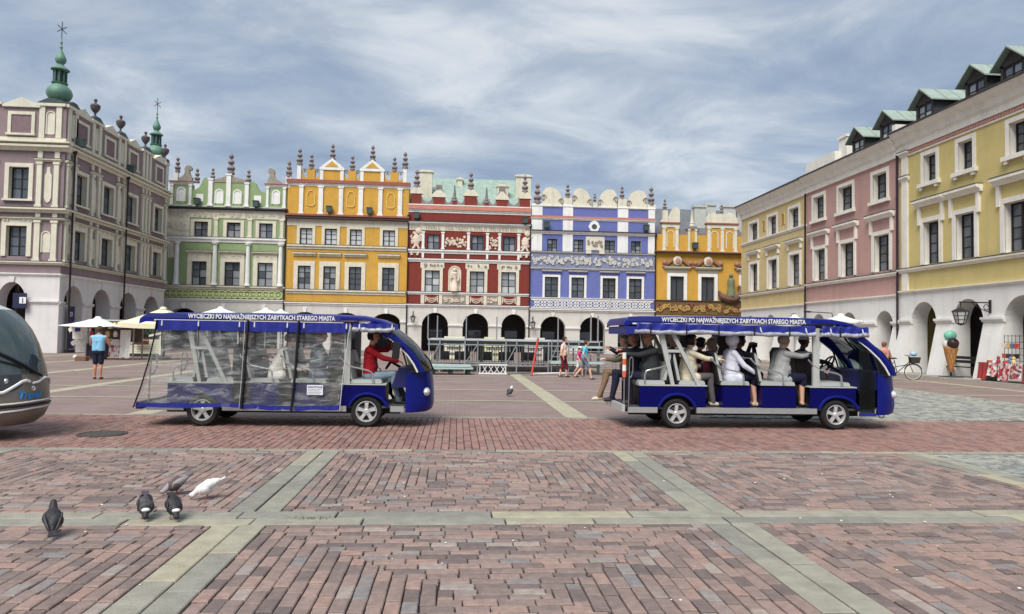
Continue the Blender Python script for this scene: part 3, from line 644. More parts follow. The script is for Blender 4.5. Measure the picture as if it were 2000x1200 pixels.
for a, b in ((75,140),(170,268),(295,425),(450,540),(570,630),(650,745),(780,818)):
    u, ue = H.u(a, 445), H.u(b, 445)
    while u < ue:
        w = rg.uniform(.1, .2); z0, z1 = z(457), z(435); k = rg.random()
        mb.box(u, u+.05, -.075, -.045, z0, z1)
        if k < .7: mb.box(u+w, u+w+.05, -.075, -.045, z0, z1)
        if k > .3: mb.box(u+.05, u+w, -.07, -.045, *((z1-.06, z1) if k < .6 else (z0, z0+.06)))
        u += w+.14
mb.build('inscription', mGR, H.root)
H.ledge(mWhite, -.05, U1+.05, z(428), z(410), .3); H.bx('gutter', MATS['gutter'], -.08, U1+.08, z(410)+.002, z(404), .34, .1)
H.wall(mRed, 0, U1, z(410), z(345), [], 'attic_wall'); H.ledge(mWhite, -.05, U1+.05, z(350), z(330), .12); H.bx('tile_strip', M('salmon coping', lin(196,128,110), .8), -.08, U1+.08, z(330)+.003, z(306), .2, .45); zp = z(306)
H.bx('coping', mWhite, -.08, U1+.08, zp+.003, zp+.1, .22, .46); zp += .1
px = []
for (a, b, t, kind) in ((78,138,222,0),(215,285,245,1),(335,363,270,2),(413,490,238,0),(537,567,282,2),(617,685,262,1),(763,828,255,0)):
    ua, ub = H.u(a, 280), H.u(b, 280); zt = H.z((a+b)/2, t); H.bx('merlon', mRed, ua, ub, zp, zt, .02, .4); px.append((ua, ub)); uc = (ua+ub)/2; w = ub-ua
    if kind != 2:
        H.rel('merlon_cap', mCream, [(ua-.15, zt), (ub+.15, zt), (ub+.15, zt+.18), (uc+w*.25, zt+.62), (uc-w*.25, zt+.62), (ua-.15, zt+.18)], -.08, .45)
    if kind == 0: H.finial(uc, zt+.6, 1.7)
    elif kind == 1: H.rel('scroll', mStone, [(uc-.5, zt+.4), (uc-.28, zt+.4), (uc-.18, zt+.85), (uc+.18, zt+.85), (uc+.28, zt+.4), (uc+.5, zt+.4), (uc+.3, zt+.75), (uc+.28, zt+1.15), (uc-.28, zt+1.15), (uc-.3, zt+.75)], -.02, .3)
    else: H.finial(uc, zt, 1.5, 2)
for (a, b), (c, d) in zip(px, px[1:]): H.rel('parapet_swag', mStone, swag(b, c, zp, zp+.9), .06, .34)
MB().add([(0.2,.6,zp-.2),(U1-.1,.6,zp-.2),(U1-.1,6.5,zp+3.9),(.2,6.5,zp+3.9)], [(0,1,2,3)]).build('roof', mCop, H.root, fix=False)
for (a, b, y0, y1, dp) in ((130,210,225,70,2.5),(368,400,190,118,5.),(622,690,245,162,2.5),(740,835,240,100,3.)):
    f = (NY+dp)/NY; ua, ub = H.u(a, y1)*f+(f-1)*H.a0, H.u(b, y1)*f+(f-1)*H.a0; zt = CAMH+(H.z((a+b)/2, y1)-CAMH)*f
    mb = MB(); mb.box(ua, ub, dp, dp+1., zp+.2, zt-.25); mb.box(ua-.1, ub+.1, dp-.1, dp+1.1, zt-.25, zt-.1); mb.box(ua+.1, ub-.1, dp+.1, dp+.9, zt-.1, zt); mb.build('chimney', mCream, H.root)
for u, y in ((110, 365), (795, 397)): H.flood(H.u(u, y), H.z(u, y))
H.pipe(U1+.03, 0, z(428))
def wall_lantern(hx, u, z0, z1, lab):
    p = hx.root.matrix_world if False else None
    root = thing('wall_lantern', lab, 'lamp', (hx.a0+u, NY-.6, z0), 0, 'lanterns on the north arcade'); h = z1-z0
    mb = MB(); mb.tube([(0,0,h*.62),(0,0,h*.95),(.08,.1,h*1.0),(0,.3,h*.95),(0,.59,h*.8)], .035, 6); mb.build('bracket', mPipe, root)
    mb = MB(); mb.lathe([(.0,h*.05),(.10,h*.05),(.12,h*.08),(.12,h*.1)], 6); mb.lathe([(.24,h*.5),(.25,h*.53),(.1,h*.62),(.03,h*.68),(0,h*.68)], 6)
    for k in range(6): a = k*math.pi/3; mb.bar((.12*math.cos(a), .12*math.sin(a), h*.09), (.23*math.cos(a), .23*math.sin(a), h*.51), .03)
    mb.build('lantern_frame', mPipe, root); MB().lathe([(.10,h*.1),(.215,h*.5)], 6).build('lantern_glass', glassmat('lantern glass', (.5,.52,.5), .2), root)
wall_lantern(H, H.u(88, 1010), z(1050), z(975), 'black wall lantern on the arcade between the yellow and red houses'); wall_lantern(H, H.u(842, 1040), z(1075), z(995), 'black wall lantern on the arcade between the red and blue houses')

# ================================================== blue house
H = House('blue_house', 'blue town house with scroll relief frieze, lattice band and volute parapet', 'Y', NY, onY(1035.5, 560, NY).x, (1020, 330, 3.4286))
U1 = H.u(886, 760); z = lambda y, x=470: H.z(x, y)
zb0, zb1, zl, zl1 = z(962), z(943), z(877), z(868)
ar = []
for (a, b) in ((120,290),(385,555),(640,810)):
    ua, ub = H.u(a, 1070), H.u(b, 1070); ar.append(((ua+ub)/2, ub-ua, z(1080), z(993)))
H.arcade(mPlast, 0, U1, zb0, ar); H.body(mBlue, 0, U1, z(260))
w1 = H.rects([(150,240,722,860),(328,415,728,865),(537,625,733,868),(713,800,738,873)]); w2 = H.rects([(167,235,470,560),(345,412,475,565),(553,622,478,570),(728,795,483,575)])
H.wall(mBlue, 0, U1, zb0, z(265), w1+w2+[]); H.ledge(mWhite, -.05, U1+.05, zb0, zb1, .2); H.ledge(mWhite, -.05, U1+.05, zl, zl1, .14)
for r in w1: H.window(*r, 2, 3, pane=[mPaneA, mPaneA, mPaneC]); H.surround(mWhite, *r, .2, .08, tt=.2); H.hood(mWhite, r[0]-.3, r[1]+.3, r[3]+.5, r[3]+.62)
for r in w2: H.window(*r, 2, 3, pane=[mPaneB, mPaneC, mPaneA]); 
mb = MB(); mb.box(.1, U1-.1, -.06, .02, zb1, zb1+.14); mb.box(.1, U1-.1, -.06, .02, zl-.14, zl); st = (U1-.7)/18; zc = (zb1+zl)/2; hh = (zl-zb1)/2-.14
for k in range(18):
    c = .35+st*(k+.5)
    for sa, sb in ((1,1),(1,-1)): mb.bar((c-st*.5, -.035, zc-sb*hh), (c+st*.5, -.035, zc+sb*hh), .07)
    for q in ((0,hh*.75),(st*.36,0),(0,-hh*.75),(-st*.36,0)): pass
    mb.bar((c, -.04, zc+hh*.85), (c+st*.42, -.04, zc), .08); mb.bar((c+st*.42, -.04, zc), (c, -.04, zc-hh*.85), .08); mb.bar((c, -.04, zc-hh*.85), (c-st*.42, -.04, zc), .08); mb.bar((c-st*.42, -.04, zc), (c, -.04, zc+hh*.85), .08)
mb.build('lattice_band', mWhite, H.root)
mPB = M('pale blue grey relief', lin(196,196,188), .85, .15, 6, .4)
H.bx('relief_panel', M('blue grey relief ground', lin(128,132,158), .85), .02, U1-.02, z(668), z(574), .03); H.ledge(mPB, -.02, U1+.02, z(572), z(562), .16); H.ledge(mPB, -.02, U1+.02, z(682), z(670), .14)
H.scrolls('scroll_frieze', mPB, .08, U1-.08, z(666), z(576), 26, 21, r=.10, pr=.1)
PIL = ((60,132),(270,337),(637,707),(842,886))
for a, b in PIL:
    ua, ub = H.u(a, 500), min(U1, H.u(b, 500)); H.bx('pilaster', mWhite, ua, ub, z(560), z(446), .07); H.bx('pilaster', mWhite, ua, ub, z(425), z(352), .07); H.bx('pilaster', mWhite, ua, ub, z(322), z(245), .07)
H.ledge(mWhite, -.05, U1+.05, z(445), z(426), .22); H.bx('gutter', MATS['gutter'], -.1, U1+.1, z(426)+.002, z(420), .3); H.ledge(mWhite, -.05, U1+.05, z(350), z(336), .14); H.bx('tile_strip', MATS['salmon coping'], -.05, U1+.05, z(336)+.002, z(325), .17)
mb = MB(); u = H.u(482, 388); zc = z(388); mb.prism([(u-.55,zc),(u-.35,zc+.4),(u,zc+.62),(u+.35,zc+.4),(u+.55,zc),(u+.35,zc-.4),(u,zc-.62),(u-.35,zc-.4)], -.07, .02); o = mb.build('round_window', mWhite, H.root); MB().tube([(u, -.075, zc), (u, -.085, zc)], .25, 14).build('pane', mPaneA, o)
ua, ub = H.u(425, 510), H.u(550, 510); H.bx('coat_of_arms', mCream, ua, ub, z(545), z(455), .05); H.scrolls('relief', mGR, ua+.1, ub-.1, z(540), z(460), 4, 8, r=.08, pr=.12); H.bx('bracket', mCream, ua, ua+.5, z(570), z(548), .2); H.bx('bracket', mCream, ub-.5, ub, z(570), z(548), .2)
zp = z(265); H.ledge(mWhite, -.05, U1+.05, zp, zp+.12, .12); zp += .12; MB().box(0, U1, .34, .5, z(445), zp).build('attic_back', mBlue, H.root)
fx = [H.u(x, 230) for x in (102, 305, 670, 866)]
for x, y0, y1 in ((102,232,90),(305,195,97),(670,203,110),(866,240,115)):
    u = H.u(x, 230); H.bx('post', mCream, u-.42, u+.42, zp, H.z(x, y0)+.02, .04, .4); H.finial(u, H.z(x, y0), H.z(x, y1)-H.z(x, y0))
def volute(u0, u1, flip):
    w, h = u1-u0, 1.75; P = [(0,0),(1,0),(1,.45),(.97,.72),(.86,.92),(.68,1.),(.45,.97),(.24,.84),(.1,.62),(.04,.4),(0,.3)]
    return [(u0+(w*a if not flip else w*(1-a)), zp+h*b) for a, b in P]
for a, b, fl in ((fx[0]+.45, fx[1]-.5, True), (fx[1]+.5, H.u(462, 220), True), (H.u(512, 220), fx[2]-.5, False), (fx[2]+.5, fx[3]-.45, False)):
    H.rel('volute', mCream, volute(a, b, fl), .02, .35)
    for e, sg in ((a+.1, 1), (b-.1, -1)):
        mb = MB(); zc = zp+(.75 if (sg > 0) == fl else .45); mb.tube([(e+sg*(.0+.3*(1-q/16))*math.cos(q*.55)*.9, -.03, zc+.32*(1-q/18)*math.sin(q*.55)) for q in range(15)], .05, 4); mb.build('scroll', mGR, H.root)
u = H.u(487, 225); H.bx('post', mCream, u-.2, u+.2, zp, z(225), .02, .35); H.finial(u, z(225), .95)
for u, y in ((160, 380), (825, 400)): H.flood(H.u(u, y), H.z(u, y))
H.pipe(U1+.05, 0, z(448))

# ================================================== small ornate yellow house
H = House('ornate_yellow_house', 'low yellow town house with painted scroll band, crested windows and boat statue', 'Y', NY, onY(1279, 540, NY).x, (1260, 370, 4.4455))
U1 = onY(1462, 540, NY).x-H.a0; z = lambda y, x=470: H.z(x, y)
zb0, zb1 = z(1100), z(1088)
H.arcade(mPlast, 0, U1, zb0, [(U1*(k+.5)/2, 2.6, 2.4, zb0-.55) for k in range(2)]); H.body(mYel, 0, U1, z(560))
w1 = H.rects([(217,335,757,960),(485,600,762,970)]); wd = w1[0][1]-w1[0][0]; u3 = H.u(850, 850); w1.append([u3-.1, u3+wd-.1, w1[0][2], w1[0][3]])
H.wall(mYel, 0, U1, zb0, z(560), w1); mBr = M('painted brown frieze', lin(110,88,58), .8, .3, 5)
H.bx('painted_band', mBr, -.05, U1, zb1, z(975), .12); H.scrolls('scroll_frieze', M('ochre scroll', lin(176,146,84), .8, .2, 6), .1, U1-.4, zb1+.06, z(985), 12, 31, r=.085, pr=.28); H.scrolls('scroll_frieze', M('russet scroll', lin(140,78,60), .8, .2, 6), .1, U1-.4, zb1+.06, z(985), 9, 33, r=.07, pr=.26)
H.bx('ledge', MATS['gutter'], -.05, U1, z(975)+.002, z(968), .2)
for i, r in enumerate(w1):
    H.window(*r, 2, 1, pane=mPaneA); H.surround(mWhite, *r, .3, .1, tt=.3); H.bx('frieze_panel', mGR, r[0]-.35, r[1]+.35, r[3]+.32, r[3]+.65, .07); H.hood(mCream, r[0]-.6, r[1]+.6, r[3]+.66, r[3]+.9, .3)
    mb = MB(); uc = (r[0]+r[1])/2; zc = r[3]+1.45; mb.ball((uc, -.12, zc), .5, 10, (.9,.3,1)); o = mb.build('crest', mCream, H.root, smooth=True); MB().ball((uc, -.26, zc), .26, 8, (1,.3,1.1)).build('shield', M('pink shield', lin(180,130,116), .8), o)
    for sg in (-1, 1): mb = MB(); mb.tube([(uc+sg*(.5+.11*q), -.08, zc+.1-.09*q) for q in range(9)], [.22-.01*q for q in range(9)], 6); mb.ball((uc+sg*1.2, -.1, zc-.2), .26, 8); mb.build('crest_scroll', M('russet stucco', lin(156,112,92), .8, .2, 6), H.root, smooth=True)
st_ = M('statue boat wood', lin(110,84,72), .7, .25, 6); u = H.u(735, 900); zb = z(972)
mb = MB(); mb.tube([(u-1.15,-.25,zb+1.0),(u-.95,-.25,zb+.55),(u-.4,-.3,zb+.3),(u+.3,-.3,zb+.3),(u+.9,-.25,zb+.7),(u+1.0,-.25,zb+1.3),(u+.8,-.2,zb+1.5),(u+.65,-.2,zb+1.3)], [.1,.25,.4,.4,.3,.18,.12,.06], 8); o = mb.build('statue_boat', st_, H.root, smooth=True)
mb = MB(); mb.lathe([(0,.5),(.42,.5),(.36,1.1),(.28,1.5),(.36,1.9),(.3,2.1),(.1,2.25),(0,2.25)], 10, (u, -.3, zb)); mb.ball((u, -.3, zb+2.45), .22, 8); mb.build('statue_figure', M('statue green stone', lin(112,118,92), .8, .25, 5), H.root, smooth=True)
zg = z(560); H.ledge(mTile, -.1, U1+.05, zg, z(545), .4, 'tile_strip'); H.bx('gutter', MATS['gutter'], -.1, U1+.05, zg+.0, zg+.08, .46)
H.wall(mYel, 0, U1, z(545), z(400), [], 'attic_wall'); MB().box(0, U1, .3, .45, z(545), z(400)).build('attic_back', mYel, H.root); zp = z(400)
for a, b, t, n in ((145,292,300,1),(535,800,308,2)):
    ua, ub = max(0, H.u(a, 420)), H.u(b, 420); zt = H.z((a+b)/2, t); H.bx('block', mYel, ua, ub, z(545), zt, .03, .4)
    for k in range(n+1): uc = ua+.2+(ub-ua-.4)*k/n; H.pilaster(mCream, uc-.18, uc+.18, z(545)+.05, zt-.35, .12)
    H.bx('frieze', mCream, ua-.04, ub+.04, zt-.33, zt-.02, .1); H.bx('tile_strip', mTile, ua-.1, ub+.1, zt, zt+.14, .2, .45)
    for k in range(n): uc = ua+(ub-ua)*(k+.5)/n; H.niche(mCream, mGR, uc-.3, uc+.3, z(510), zt-.7, .08)
    uc = (ua+ub)/2
    if n == 2: H.rel('scroll_gable', mCream, [(uc-1.55, zt+.14), (uc+1.55, zt+.14), (uc+1.5, zt+.6), (uc+1.2, zt+1.05), (uc+.7, zt+1.2), (uc+.45, zt+.8), (uc-.45, zt+.8), (uc-.7, zt+1.2), (uc-1.2, zt+1.05), (uc-1.5, zt+.6)], .0, .35); H.bx('post', mCream, uc-.5, uc+.5, zt+.14, zt+1.0, .1, .3); H.finial(uc, zt+1.0, 1.0, 0)
    else: H.rel('scroll_gable', mCream, scrollpoly(ua-.1, ub+.1, zt+.14, zt+1.6, True, 1), .0, .35); H.bx('post', mCream, ua+.05, ua+.55, zt+.14, zt+1.25, .1, .3); H.finial(ua+.3, zt+1.25, 1.15, 0)
u = H.u(410, 400); H.pilaster(mCream, u-.45, u-.2, z(545)+.05, z(350), .1); H.pilaster(mCream, u+.2, u+.45, z(545)+.05, z(350), .1); H.bx('post', mYel, u-.45, u+.45, z(400), z(350), .0, .35); H.rel('post_cap', mStone, [(u-.7, z(350)), (u+.7, z(350)), (u+.3, z(325)), (u-.3, z(325))], -.1, .4); H.finial(u, z(325), z(170)-z(325), 2, mat=mCream)
for a, b in ((295, 375), (450, 535)): H.rel('parapet_swag', mStone, swag(H.u(a, 380), H.u(b, 380), zp, zp+.85), .03, .33)
H.rel('parapet_swag', mStone, swag(H.u(800, 390), U1, zp, zp+.9), .03, .33)
MB().add([(0.1,.8,z(390)),(U1,.8,z(390)),(U1,7,z(390)+3.6),(.1,7,z(390)+3.6)], [(0,1,2,3)]).build('roof', mRoofG, H.root, fix=False)
for (a, b, y1, dp) in ((430,530,140,2.5),(530,615,125,3.4),(680,790,140,3.),(800,870,160,3.5)):
    f = (NY+dp)/NY; ua, ub = H.u(a, y1)*f+(f-1)*H.a0, H.u(b, y1)*f+(f-1)*H.a0; zt = CAMH+(H.z((a+b)/2, y1)-CAMH)*f
    mb = MB(); mb.box(ua, ub, dp, dp+.8, z(390), zt-.2); mb.box(ua-.1, ub+.1, dp-.1, dp+.9, zt-.2, zt); mb.build('chimney', M('pale chimney render', lin(186,188,182), .8, .12, 3), H.root)
H.flood(H.u(425, 495), H.z(425, 495)); 
# ================================================== right-hand row, front plane X = 23
RX = 23.
mPaleY = M('pale straw plaster', lin(204,184,134), .85, .08, 1.5, .15, stain=.12)
mPink = M('dusty pink plaster', lin(184,146,138), .85, .08, 1.5, .15, stain=.12)
mLemon = M('lemon yellow plaster', lin(202,184,122), .85, .07, 1.5, .15, stain=.1)
mTrim = M('ivory trim', lin(229,224,212), .85, .08, 2, .15, stain=.14)
mWhPl = M('whitewashed arcade', lin(226,223,218), .85, .07, 1., .25, stain=.14)
mEave = M('dark eaves', lin(60,54,52), .6, .15, 4, 0)
mDorm = M('dark dormer boards', lin(66,58,56), .7, .2, 5)
mSlate = M('dark sheet cladding', lin(62,70,72), .5, .15, 3, 0)
mCopR = M('pale green sheet roof', lin(150,164,154), .6, .12, 2, .1, stain=.2)
EAVE, STR1, STR0 = 12.3, 5.32, 4.12
def right_house(name, label, mat, Yfar, Ynear, w1px, w2px, arches, hooded, trimU, dz=0., upsill=True):
    h = House(name, label, 'R', RX, Yfar); U = Yfar-Ynear
    w1 = h.rects(w1px); w2 = h.rects(w2px)
    return h, U, w1, w2
# --- straw house at the corner
def z1(zx0, zx1, zy0, zy1): return (1440+zx0/5.456, 1440+zx1/5.456, 420+zy0/5.456, 420+zy1/5.456)
def z8(zx0, zx1, zy0, zy1): return (1430+zx0/1.714, 1430+zx1/1.714, 60+zy0/1.714, 60+zy1/1.714)
def z3(zx0, zx1, zy0, zy1): return (1740+zx0/4, 1740+zx1/4, 340+zy0/4, 340+zy1/4)
def z2(zx0, zx1, zy0, zy1): return (1740+zx0/4.2857, 1740+zx1/4.2857, 80+zy0/4.2857, 80+zy1/4.2857)
def common(h, U, mat, w1, w2, arches, zs, zst, ze, sillups=True, dark=.18):
    for r in w1+w2: r[1] += .28*(h.a0-r[1])/RX*.9          # the near jamb hides the edge of the recessed pane
    h.arcade(mWhPl, 0, U, zs, arches, batter=.55, th=.85, imp=True, deep=3.6, key=False)
    h.wall(mat, 0, U, zs, ze-1.0, w1+w2, th=.34, rmat=mTrim); h.ledge(mTrim, 0, U, zs-.14, zs, .14); h.ledge(mTrim, 0, U, zst-.2, zst, .2)
    h.body(mat, 0, U, ze, 9.)
    MB().prism([(-.01, ze-1.0), (-.12, ze-1.0), (-.14, ze-.7), (-.25, ze-.6), (-.3, ze-.35), (-.5, ze-.2), (-.6, ze-.02), (.05, ze-.02), (.05, ze-1.0)], 0, U, ax='x').build('cornice', mTrim, h.root)
    MB().box(0, U, -.68, .1, ze-.02, ze+.06).build('gutter', mEave, h.root)
    MB().add([(0,-.62,ze+.07),(U,-.62,ze+.07),(U,8,ze+4.3),(0,8,ze+4.3)], [(0,1,2,3)]).build('roof', mSlate, h.root, fix=False)
    for r in w2:
        h.window(*r, 2, 3, inset=.28, pane=[mPaneA, mPaneA, mPaneC]); h.surround(mTrim, *r, .2, .05); 
    for r in w1:
        h.window(*r, 2, 4, inset=.28, pane=[mPaneA, mPaneC, mPaneA]); h.surround(mTrim, *r, .22, .06)
Y12, Y23 = 45.55, 35.62
ZS, ZT = 4.1, 5.28
h = House('straw_house', 'pale straw plastered house at the far end of the arcaded row', 'R', RX, 56.5); U = 56.5-Y12
h.val = RX+.28; w1 = h.rects([z1(175,222,530,820), z1(372,430,480,790), z1(603,670,425,750)]); w2 = h.rects([z8(70,87,647,705), z8(133,150,622,685), z8(205,225,597,662)]); h.val = RX
common(h, U, mPaleY, w1, w2, [(U*(k+.5)/3, 1.75, 2.45, 3.45) for k in range(3)], ZS-.08, ZT-.1, 12.25)
for r in w1: h.hood(mTrim, r[0]-.45, r[1]+.45, r[3]+.75, r[3]+1.0, .3); h.bx('bracket', mTrim, r[0]-.3, r[0]-.12, r[3]+.35, r[3]+.74, .12); h.bx('bracket', mTrim, r[1]+.12, r[1]+.3, r[3]+.35, r[3]+.74, .12)
h.ledge(mTrim, 0, U, w2[0][2]-.22, w2[0][2]-.02, .12)
for a in (108, 172):
    q = h.u(1430+a/1.714, 60+650/1.714); zq = w2[0][2]+.75; h.niche(mPaleY, M('ochre vent', lin(170,120,70), .8), q-.2, q+.2, zq-.3, zq+.5, .05)
h.pipe(U-.02, 0, 11.3, hop=False)
MB().box(U-1.4, U+2.4, .6, 1.4, 12.3, 13.6).build('fire_wall', mTrim, h.root)
# --- pink house
h = House('pink_house', 'dusty pink plastered house between the straw and lemon houses', 'R', RX, Y12-.005); U = Y12-Y23-.01
h.val = RX+.28; w1 = h.rects([z1(870,945,380,705), z1(1153,1250,305,660), z1(1512,1630,205,595)]); w2 = h.rects([z8(287,310,560,635), z8(372,405,523,605), z8(488,520,478,570)]); h.val = RX
pa = [((h.u(1642, 640)+h.u(1674, 640))/2, 1.6, 2.5, 3.3), ((h.u(1711, 636)+h.u(1744, 636))/2, 1.55, 2.48, 3.28)]; pa.insert(0, (pa[0][0]*2-pa[1][0], 1.6, 2.48, 3.3))
common(h, U, mPink, w1, w2, pa, ZS, ZT, 12.3)
for r in w1: h.hood(mTrim, r[0]-.5, r[1]+.5, r[3]+.85, r[3]+1.15, .32); h.bx('bracket', mTrim, r[0]-.34, r[0]-.16, r[3]+.1, r[3]+.84, .12); h.bx('bracket', mTrim, r[1]+.16, r[1]+.34, r[3]+.1, r[3]+.84, .12)
for r in w2: h.bx('window_sill', mTrim, r[0]-.3, r[1]+.3, r[2]-.2, r[2]-.01, .16)
h.pipe(U-.02, 0, 11.4, hop=False)
PK = h
# --- lemon house
Yn = 16.
h = House('lemon_house', 'long lemon yellow plastered house with dormers above the ice cream cone', 'R', RX, Y23-.005); U = Y23-Yn
h.val = RX+.28; w1 = h.rects([z3(300,385,370,710), z3(555,663,310,660), z3(940,1068,225,610)]); w2 = h.rects([z2(322,385,955,1190), z2(615,692,830,1085), z2(1047,1140,695,955)]); h.val = RX
for w in (w1, w2):
    d = (w[1][0]-w[0][0]); c = [(r[0]+r[1])/2 for r in w]; ww = sum(r[1]-r[0] for r in w)/3
    for k in range(1, 4): cc = c[2]+k*(c[2]-c[1]); w.append([cc-ww/2, cc+ww/2, w[0][2], w[0][3]]) if cc+1 < U else None
la = []
for (l, r, t) in ((1780,1829,590),(1861,1921,584),(1961,2040,576)): a, b = h.u(l, 630), h.u(r, 630); la.append(((a+b)/2, b-a, 2.56, 3.62))
for k in range(1, 4):
    c = la[2][0]+k*3.15
    if c+1.2 < U: la.append((c, 1.95, 2.56, 3.62))
common(h, U, mLemon, w1, w2, la, ZS+.14, ZT+.08, 12.45)
for r in w1: h.hood(mTrim, r[0]-.5, r[1]+.5, r[3]+.8, r[3]+1.12, .34); h.bx('bracket', mTrim, r[0]-.36, r[0]-.18, r[3]-.1, r[3]+.79, .12); h.bx('bracket', mTrim, r[1]+.18, r[1]+.36, r[3]-.1, r[3]+.79, .12)
for r in w2:
    o = h.bx('window_sill', mTrim, r[0]-.32, r[1]+.32, r[2]-.2, r[2]-.01, .18)
    for uu in (r[0]-.1, r[1]+.1): MB().box(uu-.09, uu+.09, -.14, .02, r[2]-.34, r[2]-.2).build('sill_bracket', mTrim, o)
h.bx('corner_pilaster', mTrim, .28, .75, ZS+.16, ZT-.14, .08); h.bx('corner_pilaster', mTrim, .28, .75, ZT+.1, 11.4, .08); h.ledge(mTrim, .2, .85, 9.9, 10.15, .2); h.ledge(mTrim, .15, .9, 11.2, 11.42, .25)
mb = MB(); k = .6
while k < U: mb.box(k, k+.09, -.1, .02, 11.26, 11.4); k += .15
mb.build('dentil_band', M('pink dentils', lin(190,140,130), .8), h.root); h.bx('dentil_ledge', mTrim, .5, U, 11.17, 11.25, .07)
# dormers: each a part of its house roof
def dormer(hh, xc, yb, wpx, hpx):
    """front stands on the roof slope 1.2 m behind the eaves"""
    dy = .35; X = RX+dy; p = onX(xc, yb, X); uc = hh.a0-p.y; z0 = p.z-.15; w = wpx; hgt = hpx
    mb = MB(); mb.box(uc-w/2, uc-w/2+.12, dy, dy+.12, z0, z0+hgt); mb.box(uc+w/2-.12, uc+w/2, dy, dy+.12, z0, z0+hgt); mb.box(uc-w/2, uc+w/2, dy, dy+.12, z0, z0+.16); mb.box(uc-w/2, uc+w/2, dy, dy+.12, z0+hgt-.1, z0+hgt)
    mb.prism([(uc-w/2, z0+hgt), (uc+w/2, z0+hgt), (uc, z0+hgt+w*.42)], dy, dy+.12); o = mb.build('dormer', mDorm, hh.root)
    mb = MB(); mb.box(uc-w/2+.01, uc-w/2+.09, dy+.12, 5, z0, z0+hgt); mb.box(uc+w/2-.09, uc+w/2-.01, dy+.12, 5, z0, z0+hgt); mb.build('dormer_cheek', mSlate, o)
    mb = MB(); e = w/2+.28; zt = z0+hgt+w*.42+.1; ze = z0+hgt-.12
    for sg in (-1, 1): mb.add([(uc, dy-.3, zt), (uc+sg*e, dy-.3, ze), (uc+sg*e, 5.2, ze), (uc, 5.2, zt), (uc, dy-.3, zt-.07), (uc+sg*e, dy-.3, ze-.07), (uc+sg*e, 5.2, ze-.07), (uc, 5.2, zt-.07)], [(0,1,2,3),(4,7,6,5),(0,4,5,1),(1,5,6,2),(2,6,7,3)])
    for k in range(6): y = dy+.5+k*.75; mb.bar((uc, y, zt+.02), (uc+e, y, ze+.02), .035); mb.bar((uc, y, zt+.02), (uc-e, y, ze+.02), .035)
    mb.build('dormer_roof', mCopR, o)
    a, b = uc-w/2+.14, uc+w/2-.14; hh.window(a, b, z0+.18, z0+hgt-.12, 2, 2, pane=[mPaneC, mPaneB, mPaneD], inset=dy+.03, parent=o)
for (hh, x, y) in ((PK, 1677, 303), (PK, 1733, 274), (h, 1806, 237), (h, 1906, 196), (h, 1978, 165), (h, 2110, 105)): dormer(hh, x, y, 1.35, 1.15)
pp = onX(1652, 300, RX+1.2); mb = MB(); u = PK.a0-pp.y; mb.box(u-.45, u+.45, 1.0, 1.9, 12.2, 14.35); mb.box(u-.52, u+.52, .93, 1.97, 14.35, 14.5); mb.build('chimney', mTrim, PK.root)
MB().box(-.15, .15, -.3, 6, 12.45, 13.0).build('fire_wall', mTrim, h.root)
# lantern on its bracket
lp = onX(1935, 600, RX); root = thing('bracket_lantern', 'black iron lantern hanging from a scrolled wall bracket above the ice cream cone', 'lamp', (RX, lp.y, 2.2), R_(-90))
zb = onX(1930, 592, RX).z-2.2; L_ = 1.45
mb = MB(); mb.box(-.05, .05, -.06, 0, zb-.45, zb+.12); mb.tube([(0,-.05,zb),(0,-L_,zb)], .028, 6); mb.tube([(0,-.05,zb-.38)]+[(0,-.1-.75*k/8, zb-.38+.36*(k/8)**1.6) for k in range(1, 9)], .02, 6); mb.tube([(0,-.2+.12*math.cos(k*.6), zb-.2+.12*math.sin(k*.6)) for k in range(10)], .018, 6); mb.build('bracket', mPipe, root)
mb = MB(); y = -L_+.08; zt = zb-.06; zl = zt-.95; mb.tube([(0,y,zb),(0,y,zt-.3)], .02, 6); mb.lathe([(.33,zt-.36),(.35,zt-.33),(.2,zt-.24),(.05,zt-.18),(0,zt-.18)], 6, (0,y,0)); mb.lathe([(0,zl),(.05,zl+.02),(.16,zl+.06),(.18,zl+.1)], 6, (0,y,0))
for k in range(6):
    a = k*math.pi/3; mb.bar((.17*math.cos(a), y+.17*math.sin(a), zl+.08), (.31*math.cos(a), y+.31*math.sin(a), zt-.35), .025)
for f in (.35, .68):
    r = .17+.14*f; zq = zl+.08+(zt-.35-zl-.08)*f; mb.tube([(r*math.cos(k*math.pi/3), y+r*math.sin(k*math.pi/3), zq) for k in range(7)], .01, 4)
mb.build('lantern_frame', mPipe, root); MB().lathe([(.16,zl+.09),(.295,zt-.36)], 6, (0,y,0)).build('lantern_glass', MATS['lantern glass'], root)
# street light arm seen over the bus
q = onX(1628, 612, RX); root = thing('arm_street_light', 'thin black street light arm fixed to the pink house front', 'lamp', (RX, q.y, 3.2), R_(-90)); zz0 = q.z-3.2
mb = MB(); mb.tube([(0,-.02,zz0-.5),(0,-.1,zz0),(0,-1.5,zz0+.05)], .03, 6); mb.build('arm', mPipe, root); MB().box(-.09, .09, -1.85, -1.5, zz0, zz0+.1).build('lamp_head', mPipe, root)

